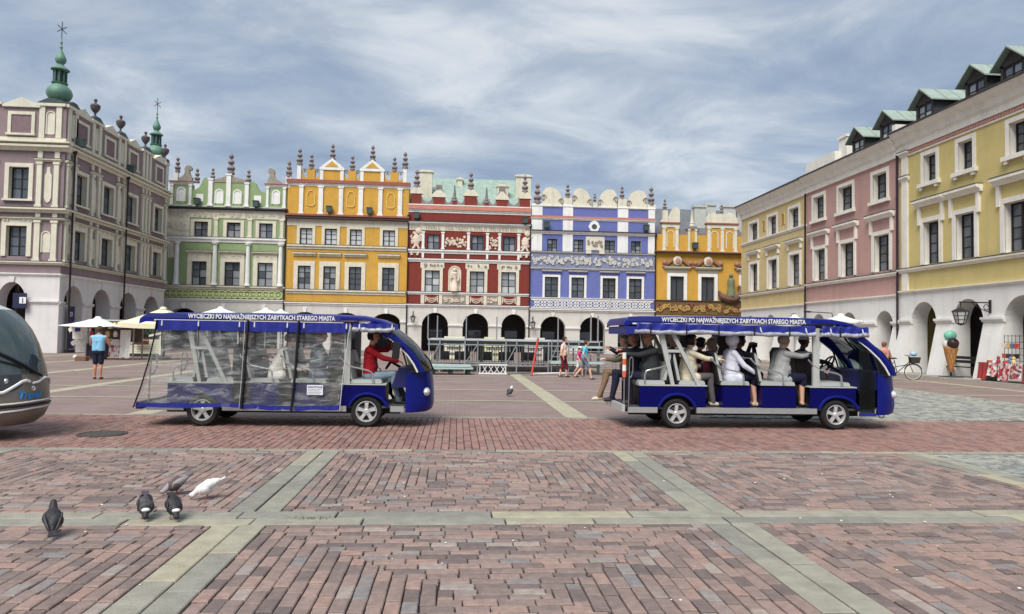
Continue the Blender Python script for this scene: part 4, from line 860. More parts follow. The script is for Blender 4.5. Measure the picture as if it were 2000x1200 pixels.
# ================================================== town hall on the left
TX, TY, TE = -25.1, 47.4, 63.7
mMau = M('mauve plaster', lin(138,121,124), .85, .08, 1.5, .15, stain=.12)
mTHw = M('ivory pilaster stucco', lin(212,208,190), .85, .08, 2, .2, stain=.16)
mTHp = M('pale grey arcade plaster', lin(212,209,207), .85, .06, 1, .2, stain=.12)
mCop2 = M('verdigris copper', lin(98,136,118), .55, .22, 2, .2, stain=.3)
ZA, ZB, ZC, ZD, ZE, ZF = 4.85, 5.75, 9.15, 9.75, 13.35, 16.2    # arcade top, storey lines, cornice, attic top
H = House('town_hall', 'mauve renaissance town hall with ivory pilasters, stone vases and copper corner spires', 'L', TX, TY); US = TE-TY
front = place('front', None, H.root); front.rotation_euler = (0, 0, R_(-90))   # the face towards the camera
class Face(House):
    def __init__(s, root, kind, val, a0): s.root = root; s.kind = kind; s.val = val; s.a0 = a0; s.zo = (0, 0, 1.)
side = Face(H.root, 'L', TX, TY)
bpy.data.objects.remove(front)
FRW = 22.
def face_from(rot, off):
    """temporary empty: parts built on it are handed to the town hall with their transform baked"""
    e = place('face', None); e.rotation_euler = (0, 0, rot); e.location = off; return e
def th_face(f, U, bays, wins1, wins2, arches, corner, ex=0, a0=0.):
    X_ = lambda pr: U+ex*(pr-.004)
    f.arcade(mTHp, 0, U, ZA, arches, th=1.0, deep=3.2, cin=1.1)
    f.wall(mMau, 0, U, ZA, ZE-.55, wins1+wins2, th=.4, rmat=mTHw)
    f.ledge(mWhite, 0, X_(.14), ZA, ZA+.16, .14); f.ledge(mTHw, 0, X_(.25), ZB-.2, ZB, .25)
    f.ledge(mTHw, 0, X_(.22), ZC-.75, ZC-.62, .22); f.ledge(mTHw, 0, X_(.38), ZC-.3, ZC, .38)
    f.ledge(mTHw, 0, X_(.4), ZE-.55, ZE-.2, .4, 'cornice'); f.ledge(mTHw, 0, X_(.5), ZE-.195, ZE, .5, 'cornice')
    f.bx('attic_wall', mMau, a0, U-a0*0-(.004 if ex else 0), ZE, ZF-.5, .0, .5); f.bx('attic_base', mTHw, a0, X_(.06), ZE, ZE+.3, .06, .5)
    for r in wins1:
        f.window(*r, 2, 3, inset=.26, pane=[mPaneA, mPaneC, mPaneA]); f.surround(mTHw, *r, .28, .09, tt=.2); f.bx('frieze_panel', mTHw, r[0]-.3, r[1]+.3, r[3]+.21, r[3]+.6, .07); f.scrolls('relief', mTHw, r[0]-.25, r[1]+.25, r[3]+.25, r[3]+.56, 3, int(r[0]*7), r=.035, pr=.2)
    for r in wins2:
        f.window(*r, 2, 3, inset=.26, pane=[mPaneA, mPaneC]); f.surround(mTHw, *r, .26, .09, tt=.24, sill=True)
        c = (r[0]+r[1])/2; hw = .62; o = f.surround(mTHw, c-hw, c+hw, ZE+.55, ZE+1.75, .2, .08, sill=True); f.rel('pediment', mTHw, [(c-1.15, ZF-.62), (c+1.15, ZF-.62), (c+1.15, ZF-.5), (c, ZF+.0), (c-1.15, ZF-.5)], -.15, .5)
        f.bx('blind_window', M('blind mauve panel', lin(124,104,108), .85), c-hw, c+hw, ZE+.56, ZE+1.74, .03)
    for grp in bays:
        g0, g1 = grp[0]-.3, grp[-1]+.3
        for u in grp:
            f.pilaster(mTHw, u-.21, u+.21, ZB+.02, ZC-.78, .14); f.pilaster(mTHw, u-.19, u+.19, ZC+.06, ZE-1.25, .14); f.bx('bracket', mTHw, u-.15, u+.15, ZE-1.0, ZE-.56, .1); f.bx('bracket', mTHw, u-.15, u+.15, ZC-.61, ZC-.31, .1); f.bx('pilaster', mTHw, u-.17, u+.17, ZE+.3, ZF-.5, .08)
        f.ledge(mTHw, g0, g1, ZE-1.22, ZE-1.05, .22)
        for a, b in zip(grp, grp[1:]):
            c = (a+b)/2; hw = min(.28, (b-a)/2-.3)
            if hw < .08: continue
            f.niche(mTHw, mTHw, c-hw, c+hw, ZB+.6, ZC-1.5, .07); f.niche(mTHw, mTHw, c-hw, c+hw, ZE+.55, ZF-.85, .06)
            f.rel('cartouche', mTHw, [(c-hw, ZC+.7), (c-hw*.6, ZC+.45), (c, ZC+.35), (c+hw*.6, ZC+.45), (c+hw, ZC+.7), (c+hw, ZE-2.1), (c+hw*.5, ZE-1.9), (c+hw*.4, ZE-1.55), (c-hw*.4, ZE-1.55), (c-hw*.5, ZE-1.9), (c-hw, ZE-2.1)], -.05, .02)
        f.bx('attic_cap', mTHw, g0-.1, g1+.1, ZF-.5, ZF-.32, .16, .55); f.rel('attic_pedestal', mSlate, [(g0-.1, ZF-.32), (g1+.1, ZF-.32), ((g0+g1)/2+.25, ZF), ((g0+g1)/2-.25, ZF)], -.12, .5)
        if not (corner[0] < (g0+g1)/2 < corner[1]): f.finial((g0+g1)/2, ZF-.02, 1.35, 3, y=.15, mat=M('dark vase stone', lin(92,82,84), .8, .2, 6))
# side towards the square
def su(x, y): return side.u(x, y)
arS = [((su(a, 600)+su(b, 600))/2, su(b, 600)-su(a, 600), 3.05, 4.35) for a, b in ((124,161),(180,215),(234,266))]; stp = arS[2][0]-arS[1][0]; arS.append((arS[2][0]+stp, arS[2][1], 3.05, 4.3))
W1 = [(139,155,446,514),(196,209,458,524),(243,253,476,536),(295,305,492,545)]; W2 = [(144,161,330,388),(201,214,355,408),(249,261,379,426),(301,312,402,446)]
w1, w2 = side.rects([tuple(map(float, r)) for r in W1]), side.rects([tuple(map(float, r)) for r in W2])
cs = [((a[0]+a[1])/2+(b[0]+b[1])/2)/2 for a, b in zip(w1, w2)]; cs = [c+.25 for c in cs]; cs[3] = min(cs[3], US-1.45)
w1 = [[c-.78, c+.78, ZB+.32, 8.0] for c in cs]; w2 = [[c-.75, c+.75, ZC+.55, 11.75] for c in cs]
gr = [(.35, 1.15)]+[((a+b)/2-.45, (a+b)/2+.45) for a, b in zip(cs, cs[1:])]; gr[-1] = (gr[-1][0]-.15, (gr[-1][0]+gr[-1][1])/2, gr[-1][1]+.15); gr.append((US-.5,))
th_face(side, US, gr, w1, w2, arS, (-1, 1.2), 0, .502)
side.pipe(.62, 0, ZE-.6, -.3); side.pipe((cs[1]+cs[2])/2+.55, 0, ZE-.6, -.3); side.flood(1.2, ZE+.35); side.flood((cs[2]+cs[1])/2+1.0, ZE+.35)
# front towards the camera: built in its own frame, then turned into the town hall's
e = face_from(0, (TX-FRW, TY, 0)); fr = Face(e, 'Y', TY, TX-FRW)
def fu(x, y): return fr.u(x, y)
c0 = (fu(12, 460)+fu(50, 460))/2; c0 = fu(33, 462); s_ = 4.3
cF = [c0-k*s_ for k in range(4)]; cF = [c for c in cF if c > 1]
w1 = [[c-.62, c+.62, ZB+.32, 8.0] for c in cF]; w2 = [[c-.6, c+.6, ZC+.55, 11.75] for c in cF]
aF = [(fu(22, 590)-k*s_, 1.75, 3.1, 4.45) for k in range(4)]; aF = [a for a in aF if a[0] > 1]
gF = [(FRW-1.45, FRW-.42)]+[((a+b)/2-.55, (a+b)/2+.55) for a, b in zip(cF, cF[1:])]
th_face(fr, FRW, gF, w1, w2, aF, (FRW-1.5, FRW+1), 1)
bpy.context.view_layer.update()
inv = H.root.matrix_world.inverted() if False else (Matrix.Translation(Vector((TX, TY, 0))) @ Matrix.Rotation(R_(90), 4, 'Z')).inverted()
em = Matrix.Translation(Vector((TX-FRW, TY, 0)))
for o in [o for o in bpy.data.objects if o.parent is e]:
    m = inv @ em @ Matrix.LocRotScale(o.location, o.rotation_euler, o.scale); o.parent = H.root; o.matrix_local = m
bpy.data.objects.remove(e)
mb = MB(); mb.box(.5, US-.2, .55, FRW-.5, ZF-.8, ZF-.6); mb.build('roof', mSlate, H.root)
MB().box(US-.02, US, .01, FRW, 0, ZF-.5).build('rear_wall', mMau, H.root); MB().box(.0, US, FRW-.02, FRW, 0, ZF-.5).build('end_wall', mMau, H.root)
# corner spires
def spire(u, y, sc):
    x0 = MB(); P = [(1.15,0),(1.2,.06),(.95,.25),(.72,.42),(.62,.55),(.85,.75),(1.0,1.05),(1.02,1.3),(.9,1.6),(.62,1.85),(.52,1.95),(.62,2.0),(.66,2.08),(.45,2.12),(0,2.12)]
    x0.lathe([(r*.95, zq) for r, zq in P], 12); root = x0.build('spire', mCop2, H.root, (u, y, ZF-.35), smooth=60); root.scale = (sc,)*3
    mb = MB(); mb.lathe([(.34,2.1),(.34,3.1)], 8)
    for k in range(8): a = (k+.5)*math.pi/4; mb.box(.44*math.cos(a)-.06, .44*math.cos(a)+.06, .44*math.sin(a)-.06, .44*math.sin(a)+.06, 2.1, 3.15)
    mb.build('spire_lantern', M('dark copper', lin(62,90,84), .6, .2, 5), root)
    MB().lathe([(0,3.1),(.55,3.1),(.72,3.18),(.68,3.26),(.4,3.45),(.25,3.6),(.22,3.68),(.34,3.8),(.42,4.0),(.4,4.2),(.26,4.5),(.12,4.8),(.07,5.0),(.13,5.1),(.07,5.2),(.05,5.4),(.12,5.5),(.05,5.62),(.03,6.0),(0,6.0)], 12).build('spire_cap', mCop2, root, smooth=60)
    mb = MB(); mb.tube([(0,0,5.5),(0,0,7.3)], .035, 6)
    for k in range(2): a = R_(35+110*k); mb.tube([(.42*math.cos(a)*.7, -.42*math.cos(a)*.7, 6.65+.5*math.sin(a)), (-.42*math.cos(a)*.7, .42*math.cos(a)*.7, 6.65-.5*math.sin(a))], .035, 6)
    mb.build('star', M('iron star', lin(80,78,80), .5, 0, bump=0), root)
spire(.75, .9, .78); spire(US-.3, 1.0, .78)
for o in [o for o in H.root.children if o.name.startswith('roof')]: pass
# flat signs of the arcade
p = onY(24, 588, TY-.25); s_o = tag(MB().box(-.3, .52, 0, .05, .25, 1.2).build('information_sign', M('sign dark blue', lin(34,38,66), .5, .1, 3, 0), None, (p.x+.35, TY-.3, p.z-.7)), 'dark information sign with white letter i hanging in the town hall arch', 'sign')
q = MB().box(.1, .5, -.012, -.002, .55, .95).build('sign_panel', M('sign white', lin(225,228,230), .5, 0, bump=0), s_o); me, w = textmesh('i', .42, MATS['sign dark blue']); t = place('lettering', me, s_o, (.26, -.016, .6)); t.rotation_euler = (R_(90), 0, 0)
mb = MB(); mb.bar((.0, .02, 1.3), (0, .02, 1.75), .03); mb.build('hanger', mPipe, s_o)
bn = thing('vertical_banner', 'tall dark blue banner beside the first side arch of the town hall', 'banner', (TX+.25, TY+1.0, 0)); MB().box(0, .04, -.38, .38, .25, 3.0).build('banner_cloth', M('banner blue', lin(44,44,84), .7, .15, 3, 0), bn); MB().box(-.06, .1, -.42, .42, 0, .2).build('base', mPipe, bn)
mBP = M('banner print', lin(190,194,220), .7, 0, bump=0); o = MB().box(.042, .05, -.18, .1, 2.35, 2.62).build('print', mBP, bn); MB().box(.052, .056, -.11, .03, 2.42, 2.55).build('print', MATS['banner blue'], o)
for k in range(4): MB().tube([(.046, -.2+.1*k, 1.2+.16*k), (.046, -.06+.1*k, 1.5+.16*k)], .018, 4).build('print', mBP, bn)
# ================================================== the two open electric tourist buses and the grey coach
mBus = M('cobalt bus paint', lin(14,24,112), .32, .05, 2, 0, spec=.25)
mBusD = M('dark cobalt side panel', lin(5,5,82), .4, .06, 2, 0, spec=.15)
mAlu = M('brushed aluminium', lin(178,180,178), .4, .08, 6, 0, metal=.6)
mPost = M('grey painted post', lin(176,178,174), .5, .06, 4, 0)
mChr = M('polished steel tube', lin(200,200,198), .22, 0, bump=0, metal=.9)
mTyre = M('tyre rubber', lin(34,33,34), .85, .15, 10, .2)
mRim = M('alloy rim', lin(206,206,204), .3, .04, 6, 0, metal=.45)
mSeatG = M('grey seat vinyl', lin(170,174,170), .55, .06, 4, .1)
mSeatK = M('black seat back', lin(30,29,33), .6, .1, 4, .1)
mBlk = M('black plastic', lin(24,24,26), .5, .1, 6, 0)
mFloor = M('dark chequer floor', lin(66,66,68), .7, .2, 12, .2)
mPipWh = M('white piping', lin(226,226,222), .6, .03, 5, 0)
mValB = M('blue vinyl valance', lin(32,40,128), .45, .1, 6, .35, bscale=12)
def mk_glass(name, col, a, rough=.03):
    m = bpy.data.materials.new(name); m.use_nodes = True; nt = m.node_tree; nt.nodes.clear(); N = nt.nodes.new; L = nt.links.new
    o = N('ShaderNodeOutputMaterial'); mx = N('ShaderNodeMixShader'); t = N('ShaderNodeBsdfTransparent'); t.inputs[0].default_value = (*col, 1)
    g = N('ShaderNodeBsdfGlossy'); g.inputs['Roughness'].default_value = rough; f = N('ShaderNodeFresnel'); f.inputs[0].default_value = 1.5
    ad = N('ShaderNodeMath'); ad.operation = 'ADD'; ad.inputs[1].default_value = a; ad.use_clamp = True; L(f.outputs[0], ad.inputs[0]); L(ad.outputs[0], mx.inputs[0]); L(t.outputs[0], mx.inputs[1]); L(g.outputs[0], mx.inputs[2]); L(mx.outputs[0], o.inputs[0])
    MATS[name] = m; return m
mWind = mk_glass('tinted windscreen', (.42,.52,.5), .05); mDoorG = mk_glass('tinted wind deflector', (.5,.62,.6), .02)
def mk_pvc():
    m = bpy.data.materials.new('wrinkled clear vinyl'); m.use_nodes = True; nt = m.node_tree; nt.nodes.clear(); N = nt.nodes.new; L = nt.links.new
    o = N('ShaderNodeOutputMaterial'); mx = N('ShaderNodeMixShader'); t = N('ShaderNodeBsdfTransparent'); t.inputs[0].default_value = (.9,.91,.9,1)
    p = N('ShaderNodeBsdfPrincipled'); p.inputs['Base Color'].default_value = (.62,.64,.63,1); p.inputs['Roughness'].default_value = .2; p.inputs['Specular IOR Level'].default_value = 1.
    g = N('ShaderNodeNewGeometry'); mp = N('ShaderNodeMapping'); mp.inputs['Scale'].default_value = (1.3, 1, 5); mp.inputs['Rotation'].default_value = (0, .25, 0); L(g.outputs['Position'], mp.inputs[0])
    n = N('ShaderNodeTexNoise'); n.inputs['Scale'].default_value = 1.6; n.inputs['Detail'].default_value = 6; n.inputs['Roughness'].default_value = .6; n.inputs['Distortion'].default_value = 1.2; L(mp.outputs[0], n.inputs['Vector'])
    r = N('ShaderNodeMapRange'); r.inputs[1].default_value = .48; r.inputs[2].default_value = .78; r.inputs[3].default_value = .10; r.inputs[4].default_value = .52; L(n.outputs['Fac'], r.inputs[0])
    b = N('ShaderNodeBump'); b.inputs['Strength'].default_value = .8; b.inputs['Distance'].default_value = .04; L(n.outputs['Fac'], b.inputs['Height']); L(b.outputs[0], p.inputs['Normal'])
    L(r.outputs[0], mx.inputs[0]); L(t.outputs[0], mx.inputs[1]); L(p.outputs[0], mx.inputs[2]); L(mx.outputs[0], o.inputs[0]); return m
mPVC = mk_pvc()
def wheel_meshes():
    R = .272; w = .17
    def roty(mb): return mb.xf(Matrix.Rotation(R_(90), 4, 'X'))
    t = roty(MB().lathe([(.178,-w/2+.015),(.20,-w/2),(.245,-w/2),(.262,-w/2+.02),(R,-w/2+.04),(R,w/2-.04),(.262,w/2-.02),(.245,w/2),(.20,w/2),(.178,w/2-.015),(.16,0),(.178,-w/2+.015)], 40)).mesh('wheel', mTyre, smooth=True)
    rm = MB().lathe([(.18,.065),(.182,.082),(.172,.084),(.16,.06),(.15,.02),(.15,-.06),(.18,-.07)], 36, caps=False)
    for k in range(5):
        a = 2*math.pi*k/5+.3; i0 = len(rm.v)
        rm.add([(.03,-.035,.03),(.158,-.026,.045),(.158,.026,.045),(.03,.035,.03),(.03,-.028,.066),(.10,-.026,.074),(.158,-.036,.07),(.158,.036,.07),(.10,.026,.074),(.03,.028,.066)], [(4,5,8,9),(5,6,7,8),(0,1,6,5,4),(2,3,9,8,7),(1,2,7,6)])
        rm.xf(Matrix.Rotation(a, 4, 'Z'), i0)
    rm.lathe([(0,.082),(.035,.082),(.045,.074),(.05,.03)], 16)
    for k in range(4): a = k*math.pi/2+.5; rm.lathe([(0,.08),(.009,.08),(.009,.06)], 6, (.062*math.cos(a), .062*math.sin(a), 0))
    rim = roty(rm).mesh('rim', mRim, smooth=30)
    dk = roty(MB().lathe([(0,.005),(.15,.005)], 24)).mesh('brake_disc', M('brake shadow grey', lin(60,58,60), .6, .2, 10, metal=.5))
    return t, rim, dk
WT, WR, WD = wheel_meshes()
TXT = 'WYCIECZKI PO NAJWA\u017bNIEJSZYCH ZABYTKACH STAREGO MIASTA'
def make_bus(label, loc, rz, keys, zs, curtains):
    root = thing('tourist_bus', label, 'bus', loc, rz, 'blue electric tourist buses')
    K = [0, .57, 1.22, 4.03, 5.01]
    def xm(x):
        for i in range(4):
            if x <= K[i+1] or i == 3: return keys[i]+(x-K[i])*(keys[i+1]-keys[i])/(K[i+1]-K[i])
    def put(name, mb, mat, parent=None, smooth=False):
        mb.v = [(xm(a), b, c*zs) for a, b, c in mb.v]; return mb.build(name, mat, parent or root, smooth=smooth)
    def B(name, mat, *bx): mb = MB(); mb.box(*bx); return put(name, mb, mat)
    def arch(xc, x0, x1, z0, z1, r=.33, zc=.27):
        P = [(x0, z0)]; n = 14; zt0 = math.asin(max(-1, min(1, (z0-zc)/r)))
        P += [(xc-r*math.cos(zt0+(math.pi-2*zt0)*k/n), zc+r*math.sin(zt0+(math.pi-2*zt0)*k/n)) for k in range(n+1)]
        return P+[(x1, z0), (x1, z1), (x0, z1)]
    # wheels
    for x in (1.22, 4.03):
        for y, r in ((-.615, 0), (.615, math.pi)):
            w = place('wheel', WT, root, (xm(x), y, .272), r); place('rim', WR, w); place('brake_disc', WD, w)
    B('floor', mFloor, .05, 4.62, -.66, .66, .335, .372); B('chassis_beam', mBlk, .4, 4.5, -.3, -.22, .2, .33); B('chassis_beam', mBlk, .4, 4.5, .22, .3, .2, .33)
    for s in (-1, 1):
        y0, y1 = sorted((s*.715, s*.665))
        for a, b in ((.2, .88), (1.56, 3.68), (4.38, 4.58)): B('sill', mAlu, a, b, y0, y1, .275, .373)
    B('rear_bumper', mBlk if curtains else mPost, 0, .1, -.7, .7, .29, .41); B('rear_step', mFloor, .02, .56, -.68, .68, .3735, .392)
    # body sides with wheel arches
    for s in (-1, 1):
        y0, y1 = sorted((s*.71, s*.68))
        for xc, x0, x1, nm in ((1.22, .57, 1.72, 'rear_side_panel'), (4.03, 3.56, 4.30, 'front_side_panel')):
            o = put(nm, MB().prism(arch(xc, x0, x1, .375, .742, .335 if xc < 2 else .32), y0, y1), mBusD)
            rr = .335 if xc < 2 else .32; put('wheel_arch', MB().tube([(xc-rr*math.cos(q), s*.705, .27+rr*math.sin(q)) for q in [.32+(math.pi-.64)*k/16 for k in range(17)]], .028, 6), mBus, o, True)
    put('wheel_housing', MB().box(.6, 1.70, -.5, .5, .375, .735), mBlk); put('wheel_housing', MB().box(3.6, 4.26, -.5, .5, .375, .735), mBlk)
    for s in (-1, 1): put('mudguard', MB().box(.6, 1.70, *sorted((s*.502, s*.678)), .62, .735), mBlk)
    for a, b in ((2.02, 2.50), (2.72, 3.31)): put('seat_box', MB().box(a, b, -.70, .70, .375, .742), mBusD)
    put('panel_edge', MB().box(.56, 1.74, -.72, .72, .743, .765), mPost); put('panel_edge', MB().box(3.55, 4.31, -.72, .72, .743, .762), mPost)
    # seats
    def seat(x0, x1, xb, d, y0=-.66, y1=.66):
        mb = MB(); mb.prism([(x0, .768), (x1, .768), (x1+.0, .80), (x1-.02, .835), (x0+.02, .835), (x0, .80)], y0, y1); put('seat_cushion', mb, mSeatG, smooth=30)
        for ya, yb in ((y0, -.02), (.02, y1)):
            sl = -.10*d
            P = [(xb, .84), (xb+.05*d, .84), (xb+.05*d+sl, 1.30), (xb+.02*d+sl, 1.34), (xb+sl, 1.33)]
            o = put('backrest', MB().prism(P, ya, yb), mSeatG); put('backrest_shell', MB().prism([(xb-.004*d, .80), (xb-.03*d, .80), (xb-.03*d+sl, 1.33), (xb+.02*d+sl, 1.352), (xb-.004*d+sl, 1.335)], ya-.01, yb+.01), mSeatK, o)
    seat(.56, 1.02, 1.04, -1); seat(1.27, 1.72, 1.24, 1); seat(2.0, 2.50, 1.98, 1); seat(2.70, 3.31, 2.68, 1); seat(3.74, 4.24, 3.72, 1)
    # rails
    def rail(P, r=.014, par=None): return put('grab_rail', MB().tube(P, r, 8), mChr, par, True)
    for s in (-1, 1):
        y = s*.69
        rail([(.66,y,.77),(.66,y,.93),(.69,y,1.0),(.78,y,1.03),(1.04,y,1.09)])
        for xb in (1.98, 2.68, 3.70): rail([(xb-.16,y*.97,1.24),(xb-.08,y,1.14),(xb+.05,y,1.06),(xb+.34,y,1.0),(xb+.40,y,.96),(xb+.42,y,.77)])
        rail([(.22,y,.39),(.24,y,1.15),(.26,y,1.22),(.31,y,1.24),(.35,y,1.2),(.35,y,1.0),(.30,y,.9),(.24,y,.88)])
    for xb in (1.98, 2.68): rail([(xb-.16,-.67,1.24),(xb-.16,.67,1.24)])
    # posts
    for s in (-1, 1):
        y0, y1 = sorted((s*.70, s*.64))
        mb = MB(); mb.prism([(1.12,.765),(1.18,.765),(.96,1.80),(.86,1.80)], y0, y1); put('slanted_post', mb, mPost)
        mb = MB(); mb.prism([(1.57,.765),(1.63,.765),(1.12,1.80),(1.04,1.80)], y0, y1); put('slanted_post', mb, mPost)
        mb = MB(); mb.box(1.02, 1.33, y0+.01, y1-.01, 1.33, 1.38); put('cross_tube', mb, mPost)
        mb = MB(); mb.box(3.62, 3.73, y0, y1, .763, 1.80); put('door_post', mb, mPost)
    put('rear_bulkhead', MB().box(1.06, 1.10, -.6, .6, .84, 1.3), mSeatK)
    # roof: loft across the width
    top = [(.02,1.80),(.03,1.87),(.10,1.925),(.6,1.965),(2.0,1.985),(3.5,1.985),(3.95,1.97),(4.2,1.915),(4.38,1.83)]; bot = [(4.30,1.80),(4.12,1.865),(3.9,1.885),(3.5,1.87),(2.0,1.86),(.6,1.83),(.15,1.80)]
    mb = MB(); ys = [(-.745,.045),(-.735,.02),(-.68,.004),(-.4,0),(.4,0),(.68,.004),(.735,.02),(.745,.045)]; n = len(top)+len(bot); vs = []
    for y, dz in ys: vs += [(a, y, b-dz) for a, b in top]+[(a, y, b) for a, b in bot]
    fs = [(i*n+k, i*n+(k+1) % n, (i+1)*n+(k+1) % n, (i+1)*n+k) for i in range(len(ys)-1) for k in range(n)]+[tuple(range(n)), tuple(range(8*n-1, 7*n-1, -1))]
    mb.add(vs, fs); roof = put('roof', mb, mBus, smooth=40)
    put('roof_banner', MB().box(.15, 3.55, -.752, -.747, 1.865, 1.945), M('banner cobalt', lin(34,42,120), .6, .05, 4, 0), roof)
    me, w = textmesh(TXT, .105, mPipWh, ext=.001, bold=True, sx=1); t = place('lettering', me, roof, (xm(.93), -.759, 1.868*zs)); t.rotation_euler = (R_(90), 0, 0); t.scale = ((xm(3.46)-xm(.93))/w, 1.02*zs, 1)
    put('roof_edge_trim', MB().box(.3, 3.6, -.75, -.735, 1.815, 1.838), mPipWh, roof)
    # front: pillars, windscreen, cowl
    prof = [(4.97,.98),(4.93,1.12),(4.86,1.27),(4.75,1.43),(4.62,1.58),(4.46,1.72),(4.30,1.84)]
    for s in (-1, 1):
        P = [(a-.13-.02*k, s*.695, b) for k, (a, b) in enumerate(prof)]; put('windscreen_pillar', MB().tube(P, [.036,.038,.042,.048,.054,.06,.06], 8, flat=1.2), mBus, smooth=True)
        put('pillar_trim', MB().tube([(a-.20-.02*k, s*.715, b) for k, (a, b) in enumerate(prof)]+[], .014, 6), mPipWh, smooth=True)
        put('quarter_light', MB().prism([(4.66,.99),(4.85,.99),(4.80,1.16),(4.68,1.36),(4.60,1.45),(4.56,1.40)], *sorted((s*.69, s*.70))), mWind)
        o = put('quarter_light_seal', MB().tube([(4.64,s*.705,.98),(4.86,s*.705,.98),(4.81,s*.705,1.17),(4.68,s*.705,1.38),(4.59,s*.705,1.47),(4.53,s*.705,1.41),(4.64,s*.705,.98)], .014, 5), mBlk)
    mb = MB(); nv = 11; vs = []
    for a, b in prof:
        for k in range(nv): t_ = -1+2*k/(nv-1); vs.append((a-.16*abs(t_)**2.4, t_*.66, b))
    mb.add(vs, [(i*nv+k, i*nv+k+1, (i+1)*nv+k+1, (i+1)*nv+k) for i in range(len(prof)-1) for k in range(nv-1)]); put('windscreen', mb, mWind, smooth=60)
    mb = MB(); rows = [(.265,4.93),(.30,4.985),(.42,5.01),(.6,5.0),(.8,4.985),(.95,4.965),(1.0,4.95)]; nv = 15; vs = []
    for zq, xf_ in rows:
        vs.append((4.60, -.715, zq))
        for k in range(nv): t_ = -1+2*k/(nv-1); vs.append((xf_-(xf_-4.66)*abs(t_)**4.5, t_*.715, zq))
        vs.append((4.60, .715, zq))
    m = nv+2; mb.add(vs, [(i*m+k, i*m+k+1, (i+1)*m+k+1, (i+1)*m+k) for i in range(len(rows)-1) for k in range(m-1)]+[tuple(range(m-1, -1, -1)), tuple(range((len(rows)-1)*m, len(rows)*m))]); put('cowl', mb, mBus, smooth=40)
    put('windscreen_seal', MB().tube([(4.965-.16*abs(t)**2.4+.012, t*.68, 1.0) for t in [-1+k/6 for k in range(13)]], .022, 6), mBlk, smooth=True)
    for s in (-1, 1): put('headlight', MB().ball((4.90, s*.5, .62), .1, 10, (.6, 1.1, .8)), glassmat('headlamp lens', (.6,.62,.62), .1), smooth=True)
    put('wiper', MB().tube([(4.99,-.15,1.0),(4.93,-.42,1.2),(4.86,-.5,1.3)], .012, 5), mBlk); put('number_plate', MB().box(5.005, 5.02, -.2, .2, .42, .52), mPipWh)
    put('dashboard', MB().prism([(4.38,.7),(4.6,.7),(4.8,.98),(4.62,1.06),(4.48,1.04)], -.66, .66), M('dash navy', lin(26,30,84), .5, .1, 5, 0)); put('footwell', MB().box(4.3, 4.62, -.66, .66, .372, .39), mFloor)
    put('steering_column', MB().tube([(4.5,.32,.98),(4.30,.32,1.12)], .025, 6), mBlk); mb = MB(); mb.tube([(.17*math.cos(q*math.pi/8), .17*math.sin(q*math.pi/8), 0) for q in range(17)], .016, 6)
    for q in range(3): mb.tube([(0,0,0), (.17*math.cos(q*2.1), .17*math.sin(q*2.1), 0)], .012, 5)
    mb.xf(Matrix.Translation(Vector((4.30,.32,1.13))) @ Matrix.Rotation(R_(-62), 4, 'Y')); put('steering_wheel', mb, mBlk, smooth=True)
    mb = MB(); mb.prism([(4.40,1.22),(4.50,1.22),(4.52,1.5),(4.42,1.52)], -.95, -.80); o = put('wing_mirror', mb, mBlk) if curtains else None
    if o: put('mirror_arm', MB().tube([(4.60,-.70,1.42),(4.47,-.82,1.45)], .012, 6), mBlk, o)
    if not curtains:
        put('wind_deflector', MB().prism([(4.34,.30),(4.56,.30),(4.56,1.0),(4.44,1.5),(4.34,1.66)], -.722, -.716), mDoorG)
        put('deflector_hem', MB().box(4.34, 4.58, -.726, -.712, .245, .298), mValB); put('tow_ring', MB().tube([(4.75+.04*math.cos(q*.7), -.5, .235+.04*math.sin(q*.7)) for q in range(10)], .008, 5), mBlk)
    return root, xm, put
XR1, YB = -5.39, 13.37
bus1, xm1, put1 = make_bus('blue tourist bus with its clear plastic side curtains let down', (XR1, YB, 0), 0, [0, .51, 1.09, 3.86, 5.01], .985, True)
bus2, xm2, put2 = make_bus('blue tourist bus with its side curtains rolled up and open to its passengers', (3.0, YB+.1, 0), 0, [0, .32, 1.01, 4.01, 5.36], 1.035, False)
